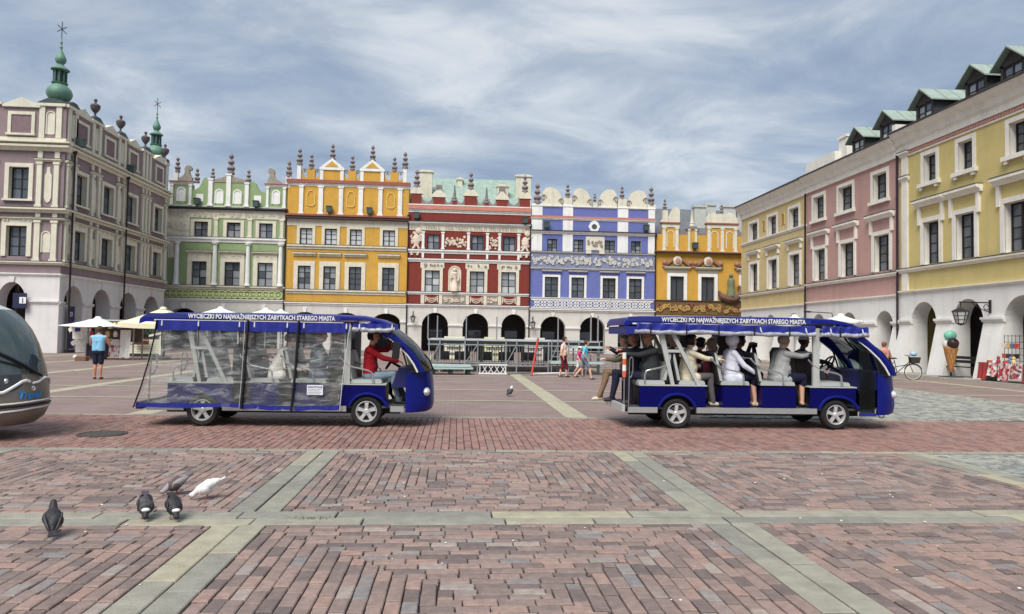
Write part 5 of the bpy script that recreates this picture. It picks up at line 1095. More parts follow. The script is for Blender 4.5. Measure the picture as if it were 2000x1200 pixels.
# --- curtains of the first bus (metres along that bus)
def curtain(name, P, seed, par, nx=26, nz=22, y=-.752):
    """P: bottom-left, bottom-right, top-right, top-left as (x, z)"""
    rg = random.Random(seed); ph = [rg.uniform(0, 6) for _ in range(6)]; mb = MB(); vs = []
    for j in range(nz+1):
        v = j/nz
        for i in range(nx+1):
            u = i/nx; a = [(P[0][k]*(1-u)+P[1][k]*u)*(1-v)+(P[3][k]*(1-u)+P[2][k]*u)*v for k in (0, 1)]
            d = .010*math.sin(9*u+ph[0]+3*v)+.008*math.sin(17*v+ph[1]+4*u)+.006*math.sin(31*v+ph[2]+9*u)+.006*math.sin(23*u-11*v+ph[3])
            vs.append((a[0]+.006*math.sin(12*v+ph[4]), y-.02*(1-v)-abs(d), a[1]+(.012*math.sin(8*u+ph[5]) if j == 0 else 0)))
    mb.add(vs, [(j*(nx+1)+i, j*(nx+1)+i+1, (j+1)*(nx+1)+i+1, (j+1)*(nx+1)+i) for j in range(nz) for i in range(nx)])
    me = mb.mesh(name, mPVC, smooth=80, fix=False); o = place(name, me, bus1)
    lo, hi = .055, .14                                      # hem and valance as welded strips
    for nm, z0, z1, mt, q in (('curtain_hem', 0, .05, mValB, (0, 1)), ('curtain_valance', .885, 1.0, mValB, (2, 3))):
        m2 = MB(); vs = []
        for v in (z0, (z0+z1)/2, z1):
            for i in range(nx+1):
                u = i/nx; a = [(P[0][k]*(1-u)+P[1][k]*u)*(1-v)+(P[3][k]*(1-u)+P[2][k]*u)*v for k in (0, 1)]
                vs.append((a[0], y-.045-.010*math.sin(14*u+ph[1]+7*v)-.006*math.sin(37*u+ph[2]), a[1]+(.010*math.sin(9*u+ph[0]) if v == 0 else 0)))
        m2.add(vs, [(j*(nx+1)+i, j*(nx+1)+i+1, (j+1)*(nx+1)+i+1, (j+1)*(nx+1)+i) for j in range(2) for i in range(nx)]); m2.build(nm, mt, o, smooth=80, fix=False)
    return o
Z1 = .985
c1_ = curtain('clear_curtain', [(.02,.32),(1.77,.33),(1.82,1.80),(.33,1.80)], 1, bus1); c2_ = curtain('clear_curtain', [(1.79,.31),(2.60,.29),(2.67,1.80),(1.84,1.80)], 2, bus1); c3_ = curtain('clear_curtain', [(2.63,.29),(3.42,.31),(3.56,1.80),(2.70,1.80)], 5, bus1)
for P, r, mt, par in (([(.0,.32),(.12,.7),(.22,1.1),(.30,1.5),(.33,1.8)], .022, mBlk, c1_), ([(1.77,.31),(1.81,1.0),(1.84,1.82)], .045, mBlk, c2_), ([(1.735,.33),(1.765,.95),(1.79,1.8)], .009, mPipWh, c1_), ([(2.60,.27),(2.65,.9),(2.69,1.82)], .045, mBlk, c3_), ([(3.42,.30),(3.46,.9),(3.56,1.8)], .010, mPipWh, c3_)):
    MB().tube([(a, -.80, b) for a, b in P], r, 6, flat=.5).build('curtain_edge', mt, par, smooth=True)
for x in (.42, 1.02, 1.70, 1.95, 2.50, 2.78, 3.50, 3.72, 4.28):
    o = MB().tube([(x, -.805, 1.79), (x, -.81, 1.72), (x, -.805, 1.70)], [.008, .016, .010], 6).build('curtain_hook', mPipWh, bus1, smooth=True)
    MB().box(x-.008, x+.008, -.80, -.797, 1.36, 1.69).build('strap', mBlk, bus1)
# rolled driver curtain
def rolled(put, x0, x1, z, seed, root, zs=1., sag=.02, n=40):
    rg = random.Random(seed); mb = MB(); P = [(x0+(x1-x0)*k/n, -.77+.006*math.sin(k*.7+seed), z-sag*math.sin(math.pi*k/n)+.006*math.sin(k*.45+seed)) for k in range(n+1)]
    return mb.tube(P, [.040+.005*math.sin(k*.8+seed*2)+.003*math.sin(k*1.9) for k in range(len(P))], 10, flat=1.0)
mRoll = M('rolled clear vinyl', lin(160,162,170), .3, .35, 7, .8, bscale=14, spec=.8); mRollB = mValB
rolled(None, 3.60, 4.32, 1.70, 3, bus1).build('rolled_curtain', M('rolled grey vinyl', lin(150,152,158), .3, .3, 9, .8, bscale=14, spec=.8), bus1, smooth=True)
mb = MB(); n = 24; vs = []
for j in range(3):
    for k in range(n+1): x = 3.6+.78*k/n; vs.append((x, -.765-.008*math.sin(k*1.3+j), (1.80-.05*j)-.0*(k/n)**2+(-.02*max(0, (x-4.1)) if j < 1 else 0)))
mb.add(vs, [(j*(n+1)+i, j*(n+1)+i+1, (j+1)*(n+1)+i+1, (j+1)*(n+1)+i) for j in range(2) for i in range(n)]); mb.build('curtain_valance', mValB, bus1, smooth=80, fix=False)
st = MB().box(2.86, 3.13, -.815, -.808, .56, .73).build('notice', M('white notice', lin(222,222,226), .6, .03, 9, 0), bus1)
me, w = textmesh('eCarsTravel', .05, M('notice blue print', lin(50,60,130), .6, 0, bump=0)); t = place('lettering', me, st, (2.875, -.8165, .685)); t.rotation_euler = (R_(90), 0, 0); t.scale = (.24/w, .8, 1)
for k in range(4): MB().box(2.875, 3.11-.03*(k % 2), -.8175, -.8155, .655-.026*k, .662-.026*k).build('print_line', M('notice grey print', lin(140,140,150), .6, 0, bump=0), st)
# --- rolled curtains of the second bus
for x0, x1, sd_ in ((.42, 1.62, 11), (1.60, 3.62, 13), (3.74, 4.45, 17)):
    n = 36; vs = []; mb = MB(); s2 = 1.035
    for j in range(4):
        for k in range(n+1): x = x0+(x1-x0)*k/n; vs.append((xm2(x), -.775-.010*math.sin(k*.9+sd_+j)-.01*(j % 2), (1.835-.045*j)*s2-.006*math.sin(k*.5+sd_)))
    mb.add(vs, [(j*(n+1)+i, j*(n+1)+i+1, (j+1)*(n+1)+i+1, (j+1)*(n+1)+i) for j in range(3) for i in range(n)]); mb.build('curtain_valance', mValB, bus2, smooth=80, fix=False)
    mb = rolled(None, xm2(x0)-.03, xm2(x1), 1.69*s2, sd_, bus2, sag=.012); mb.build('rolled_curtain', mRoll, bus2, smooth=True)
    k = x0+.3
    while k < x1: MB().box(xm2(k)-.012, xm2(k)+.012, -.835, -.828, 1.64*s2, 1.82*s2).build('strap', mBlk, bus2); k += .62
for x in (2.62, 3.42, 3.86, 4.34): MB().tube([(xm2(x), -.835, 1.86), (xm2(x)+.01, -.84, 1.80), (xm2(x)+.03, -.835, 1.76)], [.008, .014, .010], 6).build('curtain_hook', mPipWh, bus2, smooth=True)
MB().box(.05, .6, -.74, .74, 1.70, 1.84).build('rear_valance', mValB, bus2)

for k in range(4): MB().tube([(.04, -.68, .92+.11*k), (.04, -.68, 1.03+.11*k)], .035, 8).build('reflector_band', M('orange reflector', lin(214,104,64), .5, .1, 6, 0) if k % 2 == 0 else mPipWh, bus2, smooth=True)
MB().tube([(.04, -.68, .40), (.04, -.68, .93)], .014, 6).build('reflector_post', mChr, bus2, smooth=True)

# ================================================== grey coach at the left edge (nose only in view)
mCo = M('bronze grey coach paint', lin(132,124,114), .32, .06, 3, 0, metal=.35, spec=.5); mCoR = M('pale coach roof', lin(196,200,196), .4, .05, 3, 0)
mCoG = glassmat('coach windscreen', (.045,.07,.07), .02, spec=1.)
co = thing('coach', 'grey tourist coach with curved windscreen and chrome wave across its nose', 'coach', (-6.22, 11.3, 0), R_(-3))
prof = [(.20,-.16),(.30,-.03),(.42,.03),(.55,.045),(.72,.03),(.88,.0),(.95,-.015),(1.05,-.04),(1.2,-.085),(1.4,-.16),(1.6,-.27),(1.78,-.42),(1.90,-.58),(1.98,-.80),(2.04,-1.1),(2.07,-1.6)]
def coach_pt(zq, xo, t, hw=.80):
    """t across the nose -1..1, beyond that along the sides"""
    if abs(t) <= 1: return (xo-.62*abs(t)**2.6-.06*abs(t), hw*math.copysign(abs(t)**.92, t), zq)
    return (xo-.68-(abs(t)-1)*4.2, math.copysign(hw, t), zq)
ts = [-2, -1.5, -1.2, -1.06]+[-1+2*k/28 for k in range(29)]+[1.06, 1.2, 1.5, 2]
def coach_part(name, rows, tr, mat, off=0., par=None):
    mb = MB(); n = len(tr); vs = []
    for zq, xo in rows:
        for t in tr: p = coach_pt(zq, xo+off, t, .80+off); vs.append(p)
    mb.add(vs, [(i*n+k, i*n+k+1, (i+1)*n+k+1, (i+1)*n+k) for i in range(len(rows)-1) for k in range(n-1)]); return mb.build(name, mat, par or co, smooth=60)
coach_part('body', prof[:8], ts, mCo); coach_part('windscreen', prof[6:13], [t for t in ts if -1 <= t <= 1], mCoG, .002); coach_part('side_window', prof[6:13], [t for t in ts if t <= -1], mCoG, .001); coach_part('side_window', prof[6:13], [t for t in ts if t >= 1], mCoG, .001)
coach_part('roof', prof[12:], ts, mCoR)
mb = MB(); mb.box(-5, -1.55, -.79, .79, 2.06, 2.075); mb.build('roof_top', mCoR, co); MB().box(-4.9, -.5, -.74, .74, .2, .24).build('underfloor', mBlk, co); MB().box(-4.9, -4.85, -.79, .79, .22, 2.06).build('rear_wall', mCo, co)
def prof_x(zq):
    for (z0, a), (z1, b) in zip(prof, prof[1:]):
        if z0 <= zq <= z1: return a+(b-a)*(zq-z0)/(z1-z0)
    return -.16
def coach_line(name, pts, r, mat, off=.01, flat=1.):
    q_ = []
    for (a, b), (c, d) in zip(pts, pts[1:]): q_ += [(a+(c-a)*k/6, b+(d-b)*k/6) for k in range(6)]
    pts = q_+[pts[-1]]
    return MB().tube([coach_pt(zq, prof_x(zq)+off, t, .80+off) for t, zq in pts], r, 6, flat=flat).build(name, mat, co, smooth=True)
coach_line('chrome_wave', [(-1.3,.86),(-1.0,.82),(-.86,.74),(-.74,.685),(-.62,.70),(-.5,.77),(-.36,.845),(-.28,.86),(-.22,.84)], .022, mPipWh); coach_line('chrome_wave', [(-.16,.815),(-.05,.825),(.05,.86),(.16,.885),(.4,.86),(.7,.7)], .018, mPipWh)
coach_line('bumper_trim', [(-1.3,.40),(-1.05,.48),(-.92,.52),(-.6,.53),(-.2,.55),(.2,.56),(.6,.54),(1.1,.5)], .012, mPipWh); coach_line('bumper_trim', [(-1.2,.36),(-1.02,.325),(-.88,.33),(-.74,.38),(-.62,.42),(-.2,.45),(.3,.46),(.8,.45),(1.2,.42)], .014, mPipWh)
coach_line('bumper_shadow_gap', [(-1.1,.45),(-.6,.485),(0,.505),(.6,.5),(1.1,.47)], .014, mBlk)
coach_line('wiper', [(-.93,1.5),(-.8,1.43),(-.6,1.27),(-.35,1.12),(-.12,.99),(.02,.92)], .020, mBlk, .03); coach_line('wiper', [(-1.0,1.38),(-.82,1.24),(-.55,1.13),(-.3,1.05)], .013, mBlk, .03)
mb = MB(); nn = 9; vs = []
for j in range(4):
    for k in range(nn): t = -.84+.5*k/(nn-1); zlo = .80-.10*math.sin(math.pi*k/(nn-1)); zq = zlo+(.95-zlo)*j/3; vs.append(coach_pt(zq, prof_x(zq)+.006, t, .806))
mb.add(vs, [(j*nn+k, j*nn+k+1, (j+1)*nn+k+1, (j+1)*nn+k) for j in range(3) for k in range(nn-1)]); hl = mb.build('headlamp_unit', glassmat('dark lamp cover', (.03,.03,.03), .08), co, smooth=60)
for t in (-.69, -.55): MB().ball(coach_pt(.86, prof_x(.86)-.015, t), .042, 12, (.6, 1, 1)).build('headlamp', M('bright reflector', lin(225,225,220), .15, 0, bump=0, metal=.7), hl, smooth=True)
o = MB().ball(coach_pt(.41, prof_x(.41)-.02, -.75), .065, 12, (1, .8, .8)).build('fog_lamp', MATS['bright reflector'], co, smooth=True)
def coach_text(txt, t0, z0, size, mat, shear=.3):
    me, w = textmesh(txt, size, mat, ext=.0, shear=shear)
    L_ = .85
    for v in me.vertices:
        t = t0+v.co.x/L_; zq = z0+v.co.y; v.co = Vector(coach_pt(zq, prof_x(min(2, zq))+.012, t, .812))
    return place('lettering', me, co)
coach_text('Travel', -.46, .60, .14, M('bright blue lettering', lin(40,140,210), .4, 0, bump=0))
coach_line('badge', [(-.20,.745),(-.17,.765),(-.14,.745),(-.155,.715),(-.185,.72)], .010, mPipWh)
MB().tube([coach_pt(1.35, prof_x(1.35)-.1, 1.02, .84), coach_pt(1.15, prof_x(1.15)-.06, 1.02, .86)], .045, 8).build('wing_mirror', mBlk, co, smooth=True)
for x in (-1.35, -3.9):
    for y, r in ((-.66, 0), (.66, math.pi)): w = place('wheel', WT, co, (x, y, .272), r); place('rim', WR, w); place('brake_disc', WD, w)
MB().prism([(-.9,.24),(-.35,.24),(-.35,.95),(-.75,1.1),(-.9,1.0)], -.72, .72).build('dashboard', mBlk, co)
# ================================================== people: one continuous skin each, grown from tapered limbs and remeshed
import numpy as np
def skin(n, r, g, b): return M(n, lin(r, g, b), .55, .05, 12, .05, spec=.4)
SK = skin('light skin', 214,168,144); SKT = skin('tanned skin', 186,132,104); SKD = skin('brown skin', 118,78,62)
def cloth(n, r, g, b, rough=.85): return M('cloth '+n, lin(r, g, b), rough, .16, 9, .5, bscale=9, spec=.2)
mHairs = {k: M('hair '+k, lin(*c), .6, .25, 30, .6, bscale=70) for k, c in dict(black=(34,28,28), brown=(74,50,38), grey=(150,140,126), dark=(48,36,32), red=(130,78,54), white=(196,190,182)).items()}
mEye = M('eye', lin(40,32,30), .2, 0, bump=0); mLip = M('lips', lin(160,92,84), .5, 0, bump=0)
def capsule(mb, p0, p1, r0, r1, n=12):
    p0, p1 = Vector(p0), Vector(p1); d = p1-p0; L = d.length
    if L < 1e-4: d = Vector((0,0,1)); L = 1e-4
    d.normalize(); a = d.cross(Vector((0,1,0)) if abs(d.y) < .9 else Vector((1,0,0))).normalized(); b = d.cross(a); rings = []
    for k in range(1, 4): t = math.pi/2*(1-k/4); rings.append((p0-d*r0*math.sin(t), r0*math.cos(t)))
    rings += [(p0, r0), (p1, r1)]
    for k in range(1, 4): t = math.pi/2*k/4; rings.append((p1+d*r1*math.sin(t), r1*math.cos(t)))
    vs = [c+(a*math.cos(2*math.pi*i/n)+b*math.sin(2*math.pi*i/n))*r for c, r in rings for i in range(n)]; m = len(rings)
    vs += [p0-d*r0, p1+d*r1]; q = len(vs)
    fs = [(j*n+i, j*n+(i+1) % n, (j+1)*n+(i+1) % n, (j+1)*n+i) for j in range(m-1) for i in range(n)]
    fs += [(q-2, (i+1) % n, i) for i in range(n)]+[(q-1, (m-1)*n+i, (m-1)*n+(i+1) % n) for i in range(n)]
    mb.add(vs, fs)
def grow(prims, mats, voxel, name, parent, loc=(0,0,0), smooth=3):
    mb = MB()
    for p0, p1, r0, r1, lab in prims: capsule(mb, p0, p1, r0, r1)
    me = mb.mesh('tmp', mats[0], fix=False); o = bpy.data.objects.new('tmp', me); C.objects.link(o)
    m = o.modifiers.new('r', 'REMESH'); m.mode = 'VOXEL'; m.voxel_size = voxel; m.use_smooth_shade = True
    s = o.modifiers.new('s', 'SMOOTH'); s.factor = .5; s.iterations = smooth
    bpy.context.view_layer.update(); me2 = bpy.data.meshes.new_from_object(o.evaluated_get(bpy.context.evaluated_depsgraph_get())); bpy.data.objects.remove(o); bpy.data.meshes.remove(me)
    me2.name = name; me2.materials.clear()
    for q in mats: me2.materials.append(q)
    n = len(me2.polygons); ctr = np.empty(n*3, 'f'); me2.polygons.foreach_get('center', ctr); ctr = ctr.reshape(-1, 3); best = np.full(n, 1e9); idx = np.zeros(n, 'i')
    for p0, p1, r0, r1, lab in prims:
        a = np.array(p0, 'f'); d = np.array(p1, 'f')-a; L = max(1e-8, float(d@d)); t = np.clip(((ctr-a)@d)/L, 0, 1); dist = np.linalg.norm(ctr-a-t[:, None]*d, axis=1)-(r0+(r1-r0)*t); w = dist < best; best[w] = dist[w]; idx[w] = lab
    me2.polygons.foreach_set('material_index', idx.astype('i')); me2.polygons.foreach_set('use_smooth', [True]*n); me2.update()
    return place(name, me2, parent, loc)
def ik(S, T, l1, l2, hint):
    S, T = Vector(S), Vector(T); d = T-S; L = min(d.length, (l1+l2)*.985); d.normalize(); T = S+d*L
    a = (l1*l1-l2*l2+L*L)/(2*L); h = math.sqrt(max(0, l1*l1-a*a)); hv = Vector(hint)-d*Vector(hint).dot(d); hv.normalize(); return S+d*a+hv*h, T
def person(label, loc, rz=0., kind='stand', s=1., hz=None, floor=0., lean=0., top=None, bottom=None, shoe=None, sk=SK, hair='brown', style='short', sleeve='long', legs='long', arms=None, belly=0., turn=0., nod=0., coat=False, stride=0., voxel=.0115, grp=None, shoulders=1., skirt=False, face=True, feet=None, legx=.0, hood=None, sitw=.1):
    """local +x is where the person faces"""
    root = thing('person', label, 'person', loc, rz, grp); T_, B_, S_ = top, bottom, shoe or mBlk
    mats = [sk, T_, B_, S_]; P = []; sc = s
    V = lambda x, y, z: Vector((x, y, z))
    if kind == 'sit': pz = hz
    else: pz = floor+.88*sc
    d = V(math.sin(lean), 0, math.cos(lean)); pel = V(0, 0, pz); waist = pel+d*.17*sc; chest = pel+d*.38*sc; neck = pel+d*.52*sc+V(.01, 0, 0)
    g = 1+belly; sw = .185*sc*shoulders
    tl = 1
    P.append((pel+V(0,-.07*sc,0), pel+V(0,.07*sc,0), .125*sc*g, .125*sc*g, 1 if coat else 2))
    P.append((pel+V(0,-.07*sc,.09*sc), pel+V(0,.07*sc,.09*sc), .122*sc*g, .122*sc*g, 1))
    P.append((waist+V(.02+.05*belly,-.06*sc,0), waist+V(.02+.05*belly,.06*sc,0), .118*sc*g, .118*sc*g, 1))
    P.append((chest+V(0,-.085*sc,-.02), chest+V(0,.085*sc,-.02), .118*sc*(1+belly*.5), .118*sc*(1+belly*.5), 1))
    P.append((chest+V(-.01,-.10*sc,.06), chest+V(-.01,.10*sc,.06), .095*sc, .095*sc, 1))
    for sg in (-1, 1): P.append((pel+V(0,sg*.07*sc,.06*sc), chest+V(0,sg*.08*sc,.02), .121*sc*g, .112*sc*(1+belly*.5), 1))
    P.append((neck+V(-.02,-sw+.02,-.055*sc), neck+V(-.02,sw-.02,-.055*sc), .062*sc, .062*sc, 1)); P.append((neck+V(-.01,-.07*sc,-.03*sc), neck+V(-.01,.07*sc,-.03*sc), .065*sc, .065*sc, 1))
    P.append((neck+V(-.01,0,-.02), neck+V(.02,0,.10*sc), .055*sc, .052*sc, 0))
    # head
    hc = neck+V(.035+.03*nod, 0, .175*sc); rt = Matrix.Translation(hc) @ Matrix.Rotation(turn, 4, 'Z') @ Matrix.Rotation(nod, 4, 'Y'); hp = lambda x, y, z: rt @ V(x*sc, y*sc, z*sc)
    P += [(hp(-.025,0,.03), hp(.012,0,.03), .088*sc, .082*sc, 0), (hp(.02,0,-.03), hp(.035,0,-.075), .066*sc, .045*sc, 0), (hp(.06,0,-.05), hp(.055,0,-.085), .032*sc, .026*sc, 0), (hp(.088,0,.015), hp(.103,0,-.018), .011*sc, .017*sc, 0), (hp(-.005,-.082,.01), hp(-.012,-.085,-.02), .016*sc, .012*sc, 0), (hp(-.005,.082,.01), hp(-.012,.085,-.02), .016*sc, .012*sc, 0), (hp(.072,-.03,.03), hp(.072,.03,.03), .022*sc, .022*sc, 0)]
    # arms
    if arms is None: arms = [(.08, -.30, pz+.02), (.08, .30, pz+.02)] if kind == 'stand' else [(.36, -.14, pz+.14), (.36, .14, pz+.14)]
    for sg, tgt in zip((-1, 1), arms):
        sh = neck+V(-.02, sg*sw, -.06*sc); hint = (-.25, sg*.55, -1)
        el, wr = ik(sh, tgt, .285*sc, .25*sc, hint); ua = 1 if sleeve != 'none' else 0; fa = 1 if sleeve == 'long' else 0
        b = .006 if ua else 0
        P.append((sh, el, .056*sc+b, .043*sc+b, ua))
        if sleeve == 'short': P.append((sh+(el-sh)*.62, el, .047*sc, .042*sc, 0)); P[-2] = (sh, sh+(el-sh)*.6, .062*sc, .056*sc, 1)
        P.append((el, wr, .043*sc+(.007 if fa else 0), .030*sc+(.010 if fa else 0), fa))
        hd = (wr-el).normalized(); sd2 = hd.cross(V(0,0,1)).normalized() if abs(hd.z) < .95 else V(0,1,0); upv = sd2.cross(hd).normalized()
        # palm, four unequal bent fingers and a thumb from the side
        pk = wr+hd*.075*sc; P.append((wr+hd*.02*sc-sd2*.016*sc, pk-sd2*.022*sc, .018*sc, .015*sc, 0)); P.append((wr+hd*.02*sc+sd2*.016*sc, pk+sd2*.022*sc, .018*sc, .015*sc, 0))
        for f, ln in ((-1.5,.062),(-.5,.075),(.5,.08),(1.5,.07)):
            b0 = pk+sd2*f*.0195*sc; k1 = b0+(hd*.8-upv*.45)*ln*.5*sc; k2 = k1+(hd*.25-upv*.95)*ln*.5*sc; P.append((b0, k1, .0098*sc, .009*sc, 0)); P.append((k1, k2, .009*sc, .0078*sc, 0))
        th0 = wr+hd*.03*sc+sd2*.026*sc*sg; th1 = th0+(hd*.6+sd2*.7*sg-upv*.2).normalized()*.038*sc; P.append((th0, th1, .013*sc, .011*sc, 0)); P.append((th1, th1+(hd*.9-upv*.4).normalized()*.028*sc, .011*sc, .009*sc, 0))
    # legs
    for i, sg in enumerate((-1, 1)):
        hip = pel+V(0, sg*.088*sc, -.02)
        if kind == 'sit':
            kn = pel+V(.43*sc+legx, sg*sitw*sc, .035*sc); an = V(kn.x+(.03 if feet is None else feet[i]), kn.y, floor+.085*sc); tl_ = .43
        else:
            st = stride*sg; kn = V(.5*st*.42*sc+.03+(.05 if st > 0 else .0), sg*.085*sc, floor+.47*sc); an = V(st*.42*sc-(.10*abs(st) if st < 0 else 0), sg*.09*sc, floor+.085*sc+(.07*abs(st) if st < 0 else 0))
        long_, kneel = legs == 'long', legs == 'knee'
        P.append((hip, kn, .088*sc*g**.5, .064*sc, 2))
        if legs == 'shorts': m_ = hip+(kn-hip)*.82; P[-1] = (hip, m_, .092*sc, .082*sc, 2); P.append((m_, kn, .064*sc, .052*sc, 0))
        sh_ = 2 if long_ else 0
        calf = kn+(an-kn)*.35+V(-.018*sc, 0, 0); P.append((kn, calf, (.060 if long_ else .054)*sc, (.062 if long_ else .055)*sc, sh_)); P.append((calf, an, (.060 if long_ else .054)*sc, (.052 if long_ else .036)*sc, sh_))
        if kneel: mk = kn+(an-kn)*.28; P.append((kn, mk, .074*sc, .072*sc, 2))
        fl = V(1, sg*.12, 0).normalized(); P.append((an+V(-.035*sc,0,-.045*sc), an+fl*.07*sc+V(0,0,-.045*sc), .036*sc, .037*sc, 3)); P.append((an+fl*.06*sc+V(0,0,-.05*sc), an+fl*.145*sc+V(0,0,-.055*sc), .036*sc, .028*sc, 3)); P.append((an+V(-.005,0,.0), an+V(0,0,-.03*sc), .040*sc, .040*sc, 3 if long_ else 0))
    if skirt:
        if kind == 'sit': P.append((pel+V(.1,-.09*sc,0), pel+V(.40,-.10*sc,.02), .115*sc*g**.5, .085*sc, 2)); P.append((pel+V(.1,.09*sc,0), pel+V(.40,.10*sc,.02), .115*sc*g**.5, .085*sc, 2)); P.append((pel+V(.1,0,.0), pel+V(.42,0,.02), .10*sc, .08*sc, 2))
        else: P.append((pel+V(0,0,.02), pel+V(0,0,-.28*sc), .12*sc, .17*sc, 2))
    if coat and kind == 'sit': P.append((pel+V(.0,-.10*sc,-.02), pel+V(.12,-.12*sc,-.01), .12*sc*g, .105*sc, 1)); P.append((pel+V(.0,.10*sc,-.02), pel+V(.12,.12*sc,-.01), .12*sc*g, .105*sc, 1))
    body = grow(P, mats, voxel, 'body', root)
    # hair, hood or hat as children
    def shell(name, mat, rx, ry, rz_, cut, dz=.02, dx=-.008, n=20, rough=.004):
        rg = random.Random(hash(label) % 999); mb = MB(); vs = []; m = 14
        for i in range(m+1):
            th = math.pi*i/m
            for k in range(n): a = 2*math.pi*k/n; j = 1+rg.uniform(-rough, rough)*10; vs.append((dx+rx*math.sin(th)*math.cos(a)*j, ry*math.sin(th)*math.sin(a)*j, dz+rz_*math.cos(th)*j))
        fs = []
        for i in range(m):
            for k in range(n):
                f = (i*n+k, (i+1)*n+k, (i+1)*n+(k+1) % n, i*n+(k+1) % n); c = sum((Vector(vs[q]) for q in f), Vector())/4
                if cut(c): fs.append(f)
        mb.add([tuple(hp(*v)) for v in vs], fs); o = mb.build(name, mat, root, smooth=80)
        so_ = o.modifiers.new('t', 'SOLIDIFY'); so_.thickness = .012*sc; so_.offset = 0; return o
    H_ = mHairs.get(hair, mHairs['brown'])
    if style == 'short': shell('hair', H_, .112, .096, .108, lambda c: not (c.x > .018 and c.z < .075) and c.z > -.055)
    elif style == 'bob': shell('hair', H_, .118, .106, .115, lambda c: not (c.x > .03 and c.z < .07) and c.z > -.085)
    elif style == 'bun': shell('hair', H_, .112, .098, .108, lambda c: not (c.x > .02 and c.z < .075) and c.z > -.06); MB().ball(hp(-.12,0,.07), .045*sc, 8).build('hair_bun', H_, root, smooth=True)
    elif style == 'bald': shell('hair', mHairs['grey'], .098, .092, .09, lambda c: c.x < .0 and c.z < .035 and c.z > -.055, rough=.001)
    elif style == 'cap': shell('cap', hood or T_, .114, .102, .108, lambda c: c.z > .045); MB().prism([(.08,-.06),(.16,-.045),(.17,0),(.16,.045),(.08,.06)], .05, .062, ax='z').xf(rt).build('cap_peak', hood or T_, root); shell('hair', H_, .100, .090, .09, lambda c: c.x < .0 and c.z < .05 and c.z > -.06)
    elif style == 'hood': shell('hood', hood or T_, .132, .118, .128, lambda c: not (c.x > .068) and not (c.x > .02 and c.z < -.05), dz=.01, rough=.002); 
    elif style == 'scarf': shell('head_scarf', hood, .118, .104, .118, lambda c: not (c.x > .04 and c.z < .07 and abs(c.y) < .08), dz=.005, rough=.002); MB().tube([hp(0,-.08,-.1), hp(.05,0,-.13), hp(0,.08,-.1), hp(-.06,0,-.1), hp(0,-.08,-.1)], .05*sc, 8).build('scarf_fold', hood, root, smooth=True)
    if face:
        for sg in (-1, 1): MB().ball(hp(.086, sg*.031, .008), .010*sc, 8).build('eye', mEye, root, smooth=True)
        MB().tube([hp(.083,-.02,-.052), hp(.089,0,-.052), hp(.083,.02,-.052)], .006*sc, 6).build('lips', mLip, root, smooth=True)
    root['_hp'] = 0; del root['_hp']; return root, hp, neck, pel
def glasses(root, hp, dark=True):
    mb = MB()
    for sg in (-1, 1): mb.ball(hp(.098, sg*.034, .006), .024, 8, (.35, 1, .8)); mb.tube([hp(.095, sg*.058, .012), hp(.0, sg*.088, .012)], .004, 5)
    mb.build('sunglasses', mBlk, root, smooth=True)
cNavy = cloth('navy', 34,36,54); cCharc = cloth('charcoal', 54,56,58); cBeige = cloth('beige jacket', 206,196,172); cGreyT = cloth('grey trousers', 92,88,90); cWhite = cloth('white hoodie', 214,216,228); cNavyS = cloth('navy skirt', 26,28,48); cGrey = cloth('grey cardigan', 160,162,160); cMar = cloth('maroon', 104,36,46); cRedS = cloth('crimson sweater', 150,28,36); cJean = cloth('faded jeans', 120,136,150); cSky = cloth('sky blue vest', 132,186,216); cTan = cloth('tan trousers', 128,104,84); cKhaki = cloth('khaki', 120,112,92); cPinkT = cloth('pale pink top', 226,196,178); cAqua = cloth('aqua shirt', 92,184,216); cRose = cloth('rose shirt', 196,66,120); cGShort = cloth('grey shorts', 110,116,130); cCream = cloth('cream', 214,206,186); cBlueG = cloth('slate jacket', 82,92,104); cDkGrn = cloth('dark olive', 56,60,50); cWhiteP = cloth('off white shirt', 226,222,214)
mShB = M('beige shoe', lin(206,190,168), .6, .1, 9, .1); mShD = M('dark shoe', lin(44,40,40), .6, .1, 9, .1)
# --- passengers of the open bus
S2 = 1.035; FX = 3.0; BY = YB+.1
def at2(x, y): return (FX+xm2(x), BY+y, 0)
SEAT, FLO = .885*S2, .392
GP = 'passengers of the open bus'
r, hp, nk, pl_ = person('bald man in charcoal suit sitting backwards at the tail of the open bus', at2(.84, -.33), math.pi, 'sit', 1.04, SEAT, FLO, -.02, cCharc, cNavy, mShD, SKT, style='bald', arms=[(.60,-.05,1.40),(.62,.12,1.32)], coat=True, belly=.28, feet=[-.1,-.06], nod=.05, turn=.15, shoulders=1.15); glasses(r, hp)
r, hp, nk, pl_ = person('man in navy jacket leaning on the tail rail of the open bus', at2(.78, .30), math.pi, 'sit', 1.0, SEAT, FLO, .10, cNavy, cNavy, mShD, SKT, style='bald', arms=[(.52,-.2,1.42),(.55,.1,1.40)], coat=True, belly=.1, feet=[.05,.1], nod=.1, turn=-.2)
r, hp, nk, pl_ = person('passenger in brown trousers sitting at the far tail corner of the open bus', at2(.62, .55), math.pi, 'sit', .92, SEAT, FLO, .0, cKhaki, cTan, mShB, SK, hair='grey', style='short', arms=[(.4,-.1,1.2),(.42,.1,1.2)], feet=[.1,.16])
r, hp, nk, pl_ = person('woman in beige jacket and sunglasses holding the rail of the open bus', at2(1.50, -.36), 0, 'sit', .98, SEAT, FLO, .06, cBeige, cGreyT, mShB, SK, hair='black', style='bob', arms=[(.60,-.26,1.24),(.40,.15,1.10)], coat=True, belly=.18, feet=[.04,.08]); glasses(r, hp)
